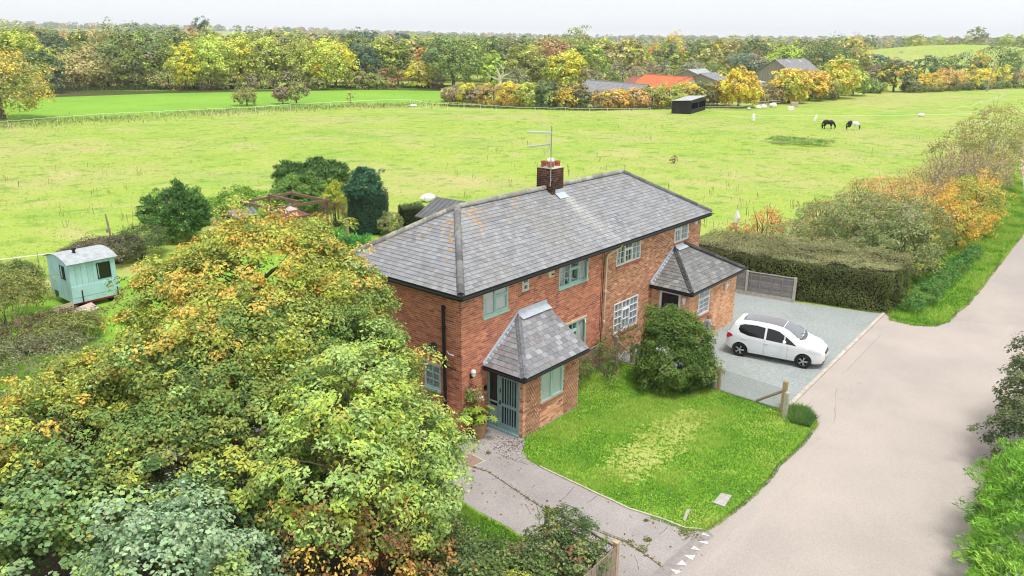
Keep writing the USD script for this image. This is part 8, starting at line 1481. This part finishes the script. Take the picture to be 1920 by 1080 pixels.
tape_fence('wire fence with thin brown posts along the rough strip at the left', [(-30, 245), (17, 241), (65, 237), (109, 233), (195, 226), (300, 221), (400, 216), (480, 212)], 1.1, .02, r=.02)
tape_fence('white tape along the rough strip in front of the far pasture', [(480, 212), (545, 206), (620, 202), (700, 198), (770, 196), (800, 203)], 1.1, .05, r=.03)
def rough_strip(name, label, pts, width, n, h, cols, seed):
    rng = np.random.default_rng(seed); w = np.array([spot(*p)[:2] for p in pts]); l = shapely.geometry.LineString(w); tt_ = rng.uniform(0, 1, n); P = np.array([l.interpolate(t, normalized=True).coords[0] for t in tt_])+rng.normal(0, width/2.2, (n, 2)); z = rng.uniform(.1, h, n)*(.4+meshkit.fbm(np.column_stack([P/6, P[:, 0]*0]), 3, seed))
    p = np.column_stack([P, z*.5]); c = pick(cols, n, rng)*rng.uniform(.7, 1.3, (n, 1)); v, f, cc = cards(p, rng.normal(size=(n, 3))*[1, 1, .2], np.array([0, 0, 1.0])+rng.normal(0, .35, (n, 3)), z*1.1, .35, np.clip(c, .01, .8), rng); tag(put(None, name, (v, f, cc), BLADE), label, 'grass', kind='stuff')
rough_strip('rough_grass', 'rough pale long grass in the strip between the meadow and the far pasture', [(-40, 240), (60, 233), (200, 224), (480, 207), (700, 200), (840, 196)], 8, 7000, .5, [(3, (.42, .42, .20)), (3, (.27, .36, .09)), (2, (.20, .26, .08)), (.5, (.55, .53, .42))], 51)
rough_strip('hedge_bottom_grass', 'rough dark grass and nettles along the foot of the farm hedge', [(840, 199), (930, 203), (1095, 207), (1200, 205), (1360, 202)], 2.2, 5000, .8, [(3, (.11, .16, .04)), (2, (.16, .17, .07)), (1, (.25, .2, .1))], 52)
rough_strip('wood_edge_grass', 'dark undergrowth along the foot of the wood', [(60, 172), (300, 168), (600, 165), (850, 165)], 3, 5000, 1.2, [(3, (.07, .11, .04)), (2, (.11, .14, .05)), (1, (.2, .16, .09))], 53)
# dock stalks in the meadow
rng = np.random.default_rng(15); st = M(); made = 0
while made < 230:
    px, py = rng.uniform(-20, 1900), 215+255*rng.random()**.8; p = spot(px, py)
    if not inmeadow(p[None, :2])[0] or meshkit.noise(np.array([p[0]/11, p[1]/11, 3.0]), 4) < .50: continue
    h = rng.uniform(.35, .95); c_ = pick([(2, (.21, .14, .085)), (1, (.28, .21, .11)), (1, (.17, .18, .08))], 1, rng)[0]
    for _ in range(rng.integers(1, 4)): b = p+[*rng.normal(0, .12, 2), 0]; e = b+[*rng.normal(0, .10, 2), h*rng.uniform(.6, 1)]; st.tube([b, (b+e)/2, e], [.008, .014, .022], 3, c_, cap=False)
    made += 1
tag(put(None, 'dock_stalks', st, TINT), 'dry brown dock stalks standing about the big meadow', 'weeds', kind='stuff')
shrub('nettle_clump', 'dark nettle clump in the meadow below the two horses', 'plant', (*spot(1500, 266)[:2], 0), [(*spot(px, py, .3)[:2], .3, rx, 1.3, .45) for px, py, rx in ((1460, 264, 2.2), (1490, 266, 2.4), (1520, 268, 2.2), (1545, 269, 1.2))], dict(n_clump=190, per=24, clump_r=.4, leaf=.17, palette=[(3, (.14, .26, .05)), (2, (.20, .31, .06)), (1.5, (.24, .22, .13))], aspect=.5, low=.1, rough=.45), 54)
shrub('dry_thistle', 'small dry brown plant alone in the meadow behind the right house roof', 'plant', (*spot(1263, 306)[:2], 0), [(*spot(1263, 306)[:2], .4, .4, .4, .45)], dict(n_clump=24, per=20, clump_r=.15, leaf=.12, palette=[(2, (.2, .12, .08)), (1, (.14, .14, .05))], aspect=.4), 55)
# gate and clutter by the yard
MET = mat('galvanised_gate_look', (.50, .52, .53), .5, metal=.3)
ga, gb = spot(1084, 203), spot(1112, 203); gt = thing('field_gate', 'pale metal field gate in the farm hedge below the long low barn', 'gate', ga)
for z in (.3, .55, .8, 1.05, 1.25): put(gt, 'bar', M().tube([ga+[0, 0, z], gb+[0, 0, z]], .04, 5), MET)
for p in (ga, gb): put(gt, 'post', M().tube([p-[0, 0, .1], p+[0, 0, 1.45]], .09, 6), WOOD)
hurd = thing('wooden_hurdle', 'leaning grey wooden hurdle just right of the metal field gate', 'hurdle', spot(1118, 204)); a, b = spot(1113, 204), spot(1127, 204)
for z in (.3, .7, 1.1): put(hurd, 'rail', M().tube([a+[0, 0, z+.3], b+[0, 0, z-.2]], .06, 5), WOOD)
rl = thing('post_and_rail_fence', 'long post and rail fence in front of the brightest golden tree', 'fence', spot(1385, 204)); rp_ = [(1298, 205), (1330, 205), (1365, 205), (1385, 205), (1410, 202), (1440, 199), (1462, 197)]
for p, q_ in zip(rp_[:-1], rp_[1:]):
    put(rl, 'post', M().tube([spot(*p)-[0, 0, .1], spot(*p)+[0, 0, 1.3]], .09, 5), WOOD)
    for z in (.55, 1.05): put(rl, 'rail', M().tube([spot(*p)+[0, 0, z], spot(*q_)+[0, 0, z]], .055, 4), mat('pale_rail_look', (.42, .38, .33), .9) if z == .55 and p == rp_[0] else UsdShade.Material.Get(stage, '/World/Looks/pale_rail_look'))
def box_at(name, label, px, py, w, d, h, m_, cat):
    c = spot(px, py); bx = trimesh.creation.box((w, d, h)); bx = trimesh.convex.convex_hull(np.vstack([np.array([[sx*w/2, sy*d/2, sz] for sx in (-1, 1) for sy in (-1, 1) for sz in (.06*h, .94*h)]), np.array([[sx*w*.45, sy*d*.45, sz] for sx in (-1, 1) for sy in (-1, 1) for sz in (0, h)])])); bx.apply_transform(trimesh.transformations.rotation_matrix(-YAW, [0, 0, 1])); bx.apply_translation(c); return solo(name, bx, m_, label, cat)
box_at('water_trough', 'white plastic water tank standing in the meadow right of the yard', 1482, 207, 1.15, .9, .75, mat('white_tank_look', (.80, .78, .70), .5), 'water tank')
box_at('tank_cage', 'beige caged tank just behind the white water tank', 1489, 201, 1.4, 1.0, 1.0, mat('beige_tank_look', (.46, .38, .32), .8), 'tank')
for i, (px, py, s, lab) in enumerate([(1422, 204, .8, 'left white sack of three by the yard fence'), (1432, 203, .9, 'middle white sack of three by the yard fence'), (1449, 201, 1.1, 'right, widest white sack of three by the yard fence'), (1404, 206, .6, 'heap of pale broken pallets below the brightest golden tree')]):
    c = spot(px, py); ic = trimesh.creation.icosphere(2, 1); v = ic.vertices*[s*.8, s*.7, s*.55]; v = v*(1+.35*(meshkit.noise(v*2.5, i)[:, None]-.5))+c+[0, 0, .3*s]; solo('white_sack' if i < 3 else 'pallet_heap', M().add(v, ic.faces), TAPE if i < 3 else PALEBARK, lab, 'sack' if i < 3 else 'heap')
for px, py, lab in ((1412, 226, 'white cloth on a post in the meadow below the yard, the left of two'), (1527, 226, 'white cloth tilted to the right, next to the black horse')):
    c = spot(px, py); v, fq = lathe([(.34, 0), (.30, .55), (.20, .95), (.06, 1.25), (.001, 1.35)], 7); k = .35 if px > 1500 else 0; v = v+np.outer(v[:, 2]*k, lr); v *= .8 if px > 1500 else 1.0; solo('white_cloth', M().add(v*[1, 1, 1]*1.0+c, fq), TAPE, lab, 'cloth')
c = spot(1727, 218); ic = trimesh.creation.icosphere(2, 1); solo('white_bag', M().add(ic.vertices*[.9, .6, .35]+c+[0, 0, .25], ic.faces), TAPE, 'white bag lying under the long tape far right of the horses', 'bag')
c = spot(1854, 228); wpp = thing('bent_post', 'bent white plastic post standing alone near the right end of the long tape', 'post', c); put(wpp, 'stake', M().tube([c, c+[0, 0, 1.6], c+[.1, 0, 2.0]], .06, 5), TAPE); put(wpp, 'foot', M().tube([c+[0, 0, .05]-lr*.6, c+[0, 0, .05]+lr*.1], .09, 5), TAPE)
ca = spot(1734, 172); jp = thing('jump_rail', 'low grey rail on short posts at the far edge of the meadow', 'rail', ca)
for z in (.35, .8): put(jp, 'rail', M().tube([spot(1714, 173)+[0, 0, z], spot(1748, 172)+[0, 0, z]], .11, 5), WOOD)
for px in (1714, 1731, 1748): p = spot(px, 172.6); put(jp, 'post', M().tube([p, p+[0, 0, 1.0]], .12, 5), WOOD)
c = spot(775, 200); ic = trimesh.creation.icosphere(1, 1); solo('white_bag', M().add(ic.vertices*[.8, .8, .3]+c+[0, 0, .2], ic.faces), TAPE, 'white bag under the tape in front of the big round dark green tree', 'bag')

# grazing horses
def horse(name, label, px, py, colour, seed):
    c = spot(px, py); fwd = unit(np.array([RIGHT[0], RIGHT[1], 0])+.12*np.array([FWD[0], FWD[1], 0])); t = thing(name, label, 'horse', c, 'horses grazing in the meadow', rotz=math.atan2(fwd[1], fwd[0])); J_ = {}
    def j(k, x, y, z, r): J_[k] = (V3([x, y, z]), r)
    j('rump', -.62, 0, 1.12, .30); j('croup', -.40, 0, 1.20, .29); j('barrel', -.02, 0, 1.05, .335); j('ribs', .25, 0, 1.06, .32); j('wither', .45, 0, 1.20, .22); j('chest', .58, 0, .98, .245); j('neck1', .82, 0, .98, .185); j('neck2', 1.05, 0, .70, .145); j('poll', 1.17, 0, .48, .125); j('cheek', 1.20, 0, .33, .11); j('muzzle', 1.16, 0, .08, .065)
    for s, w in ((1, 'L'), (-1, 'R')):
        o = .16 if s > 0 else -.05
        j('sh'+w, .50, s*.13, .85, .17); j('fel'+w, .46, s*.14, .66, .10); j('fkn'+w, .48+o*.8, s*.14, .38, .062); j('ffe'+w, .47+o, s*.14, .12, .048); j('fho'+w, .51+o, s*.14, .045, .062)
        j('th'+w, -.60, s*.13, .92, .21); j('stf'+w, -.48, s*.15, .70, .13); j('hk'+w, -.74-o*.6, s*.15, .47, .072); j('hfe'+w, -.68-o*.6, s*.15, .13, .052); j('hho'+w, -.64-o*.6, s*.15, .045, .066)
    B = [('rump', 'croup'), ('croup', 'barrel'), ('barrel', 'ribs'), ('ribs', 'wither'), ('ribs', 'chest'), ('wither', 'chest'), ('wither', 'neck1'), ('chest', 'neck1'), ('neck1', 'neck2'), ('neck2', 'poll'), ('poll', 'cheek'), ('cheek', 'muzzle')]
    for w in 'LR': B += [('chest', 'sh'+w), ('wither', 'sh'+w), ('sh'+w, 'fel'+w), ('fel'+w, 'fkn'+w), ('fkn'+w, 'ffe'+w), ('ffe'+w, 'fho'+w), ('rump', 'th'+w), ('croup', 'th'+w), ('th'+w, 'stf'+w), ('stf'+w, 'hk'+w), ('hk'+w, 'hfe'+w), ('hfe'+w, 'hho'+w)]
    b = blob(J_, B, .045, 10); cen = b.triangles_center; col = np.array([colour(p) for p in cen]); local = T(t.path, (0, 0, 0)); local.rot = None
    for s in (1, -1):
        e = blob({0: (V3([1.12, s*.07, .56]), .032), 1: (V3([1.06, s*.10, .68]), .012)}, [(0, 1)], .02, 2); b2 = np.array([colour(p) for p in e.triangles_center]); put(local, 'ear', (np.array(e.vertices), np.array(e.faces), b2), HORSE)
    put(local, 'body', (np.array(b.vertices), np.array(b.faces), col), HORSE, smooth=True)
    dark = (.012, .011, .011); m = M(); m.tube([(-.88, 0, 1.15), (-1.02, 0, .95), (-1.03, 0, .55), (-.98, 0, .18)], [.05, .09, .11, .04], 7, dark); put(local, 'tail', m, HORSE)
    m = M(); m.tube([(.42, 0, 1.40), (.72, 0, 1.20), (.98, 0, .90), (1.14, 0, .62)], [.03, .055, .06, .04], 6, dark if name == 'black_horse' else (.5, .48, .45)); put(local, 'mane', m, HORSE); return t
HORSE = mat('horse_coat_look', tint=True, rough=.55)
horse('black_horse', 'black horse grazing in the meadow, left of the two horses', 1552, 242, lambda p: (.012, .011, .011), 1)
horse('piebald_horse', 'white and black horse grazing in the meadow, right of the two horses', 1598, 244, lambda p: (.012, .011, .011) if (p[0] < -.34+.25*(p[2]-1.0) and p[2] > .42) or (p[0] > 1.0 and p[2] > .16 and not (1.14 < p[0] and .25 < p[2] < .4)) else (.74, .72, .68), 2)
# haze: the air of the place
hz = M(); hz.box(-9500, 9500, -9500, 9500, -60, 140); HAZEM = usdkit.material(stage, '/World/Looks/haze_look', {'v': ('principled_volume', {'color': (.92, .955, 1.0), 'density': .00015, 'anisotropy': 0.0})}, [], volume='v.volume'); 
if HAZE: tag(put(None, 'haze', hz, HAZEM), kind='stuff')
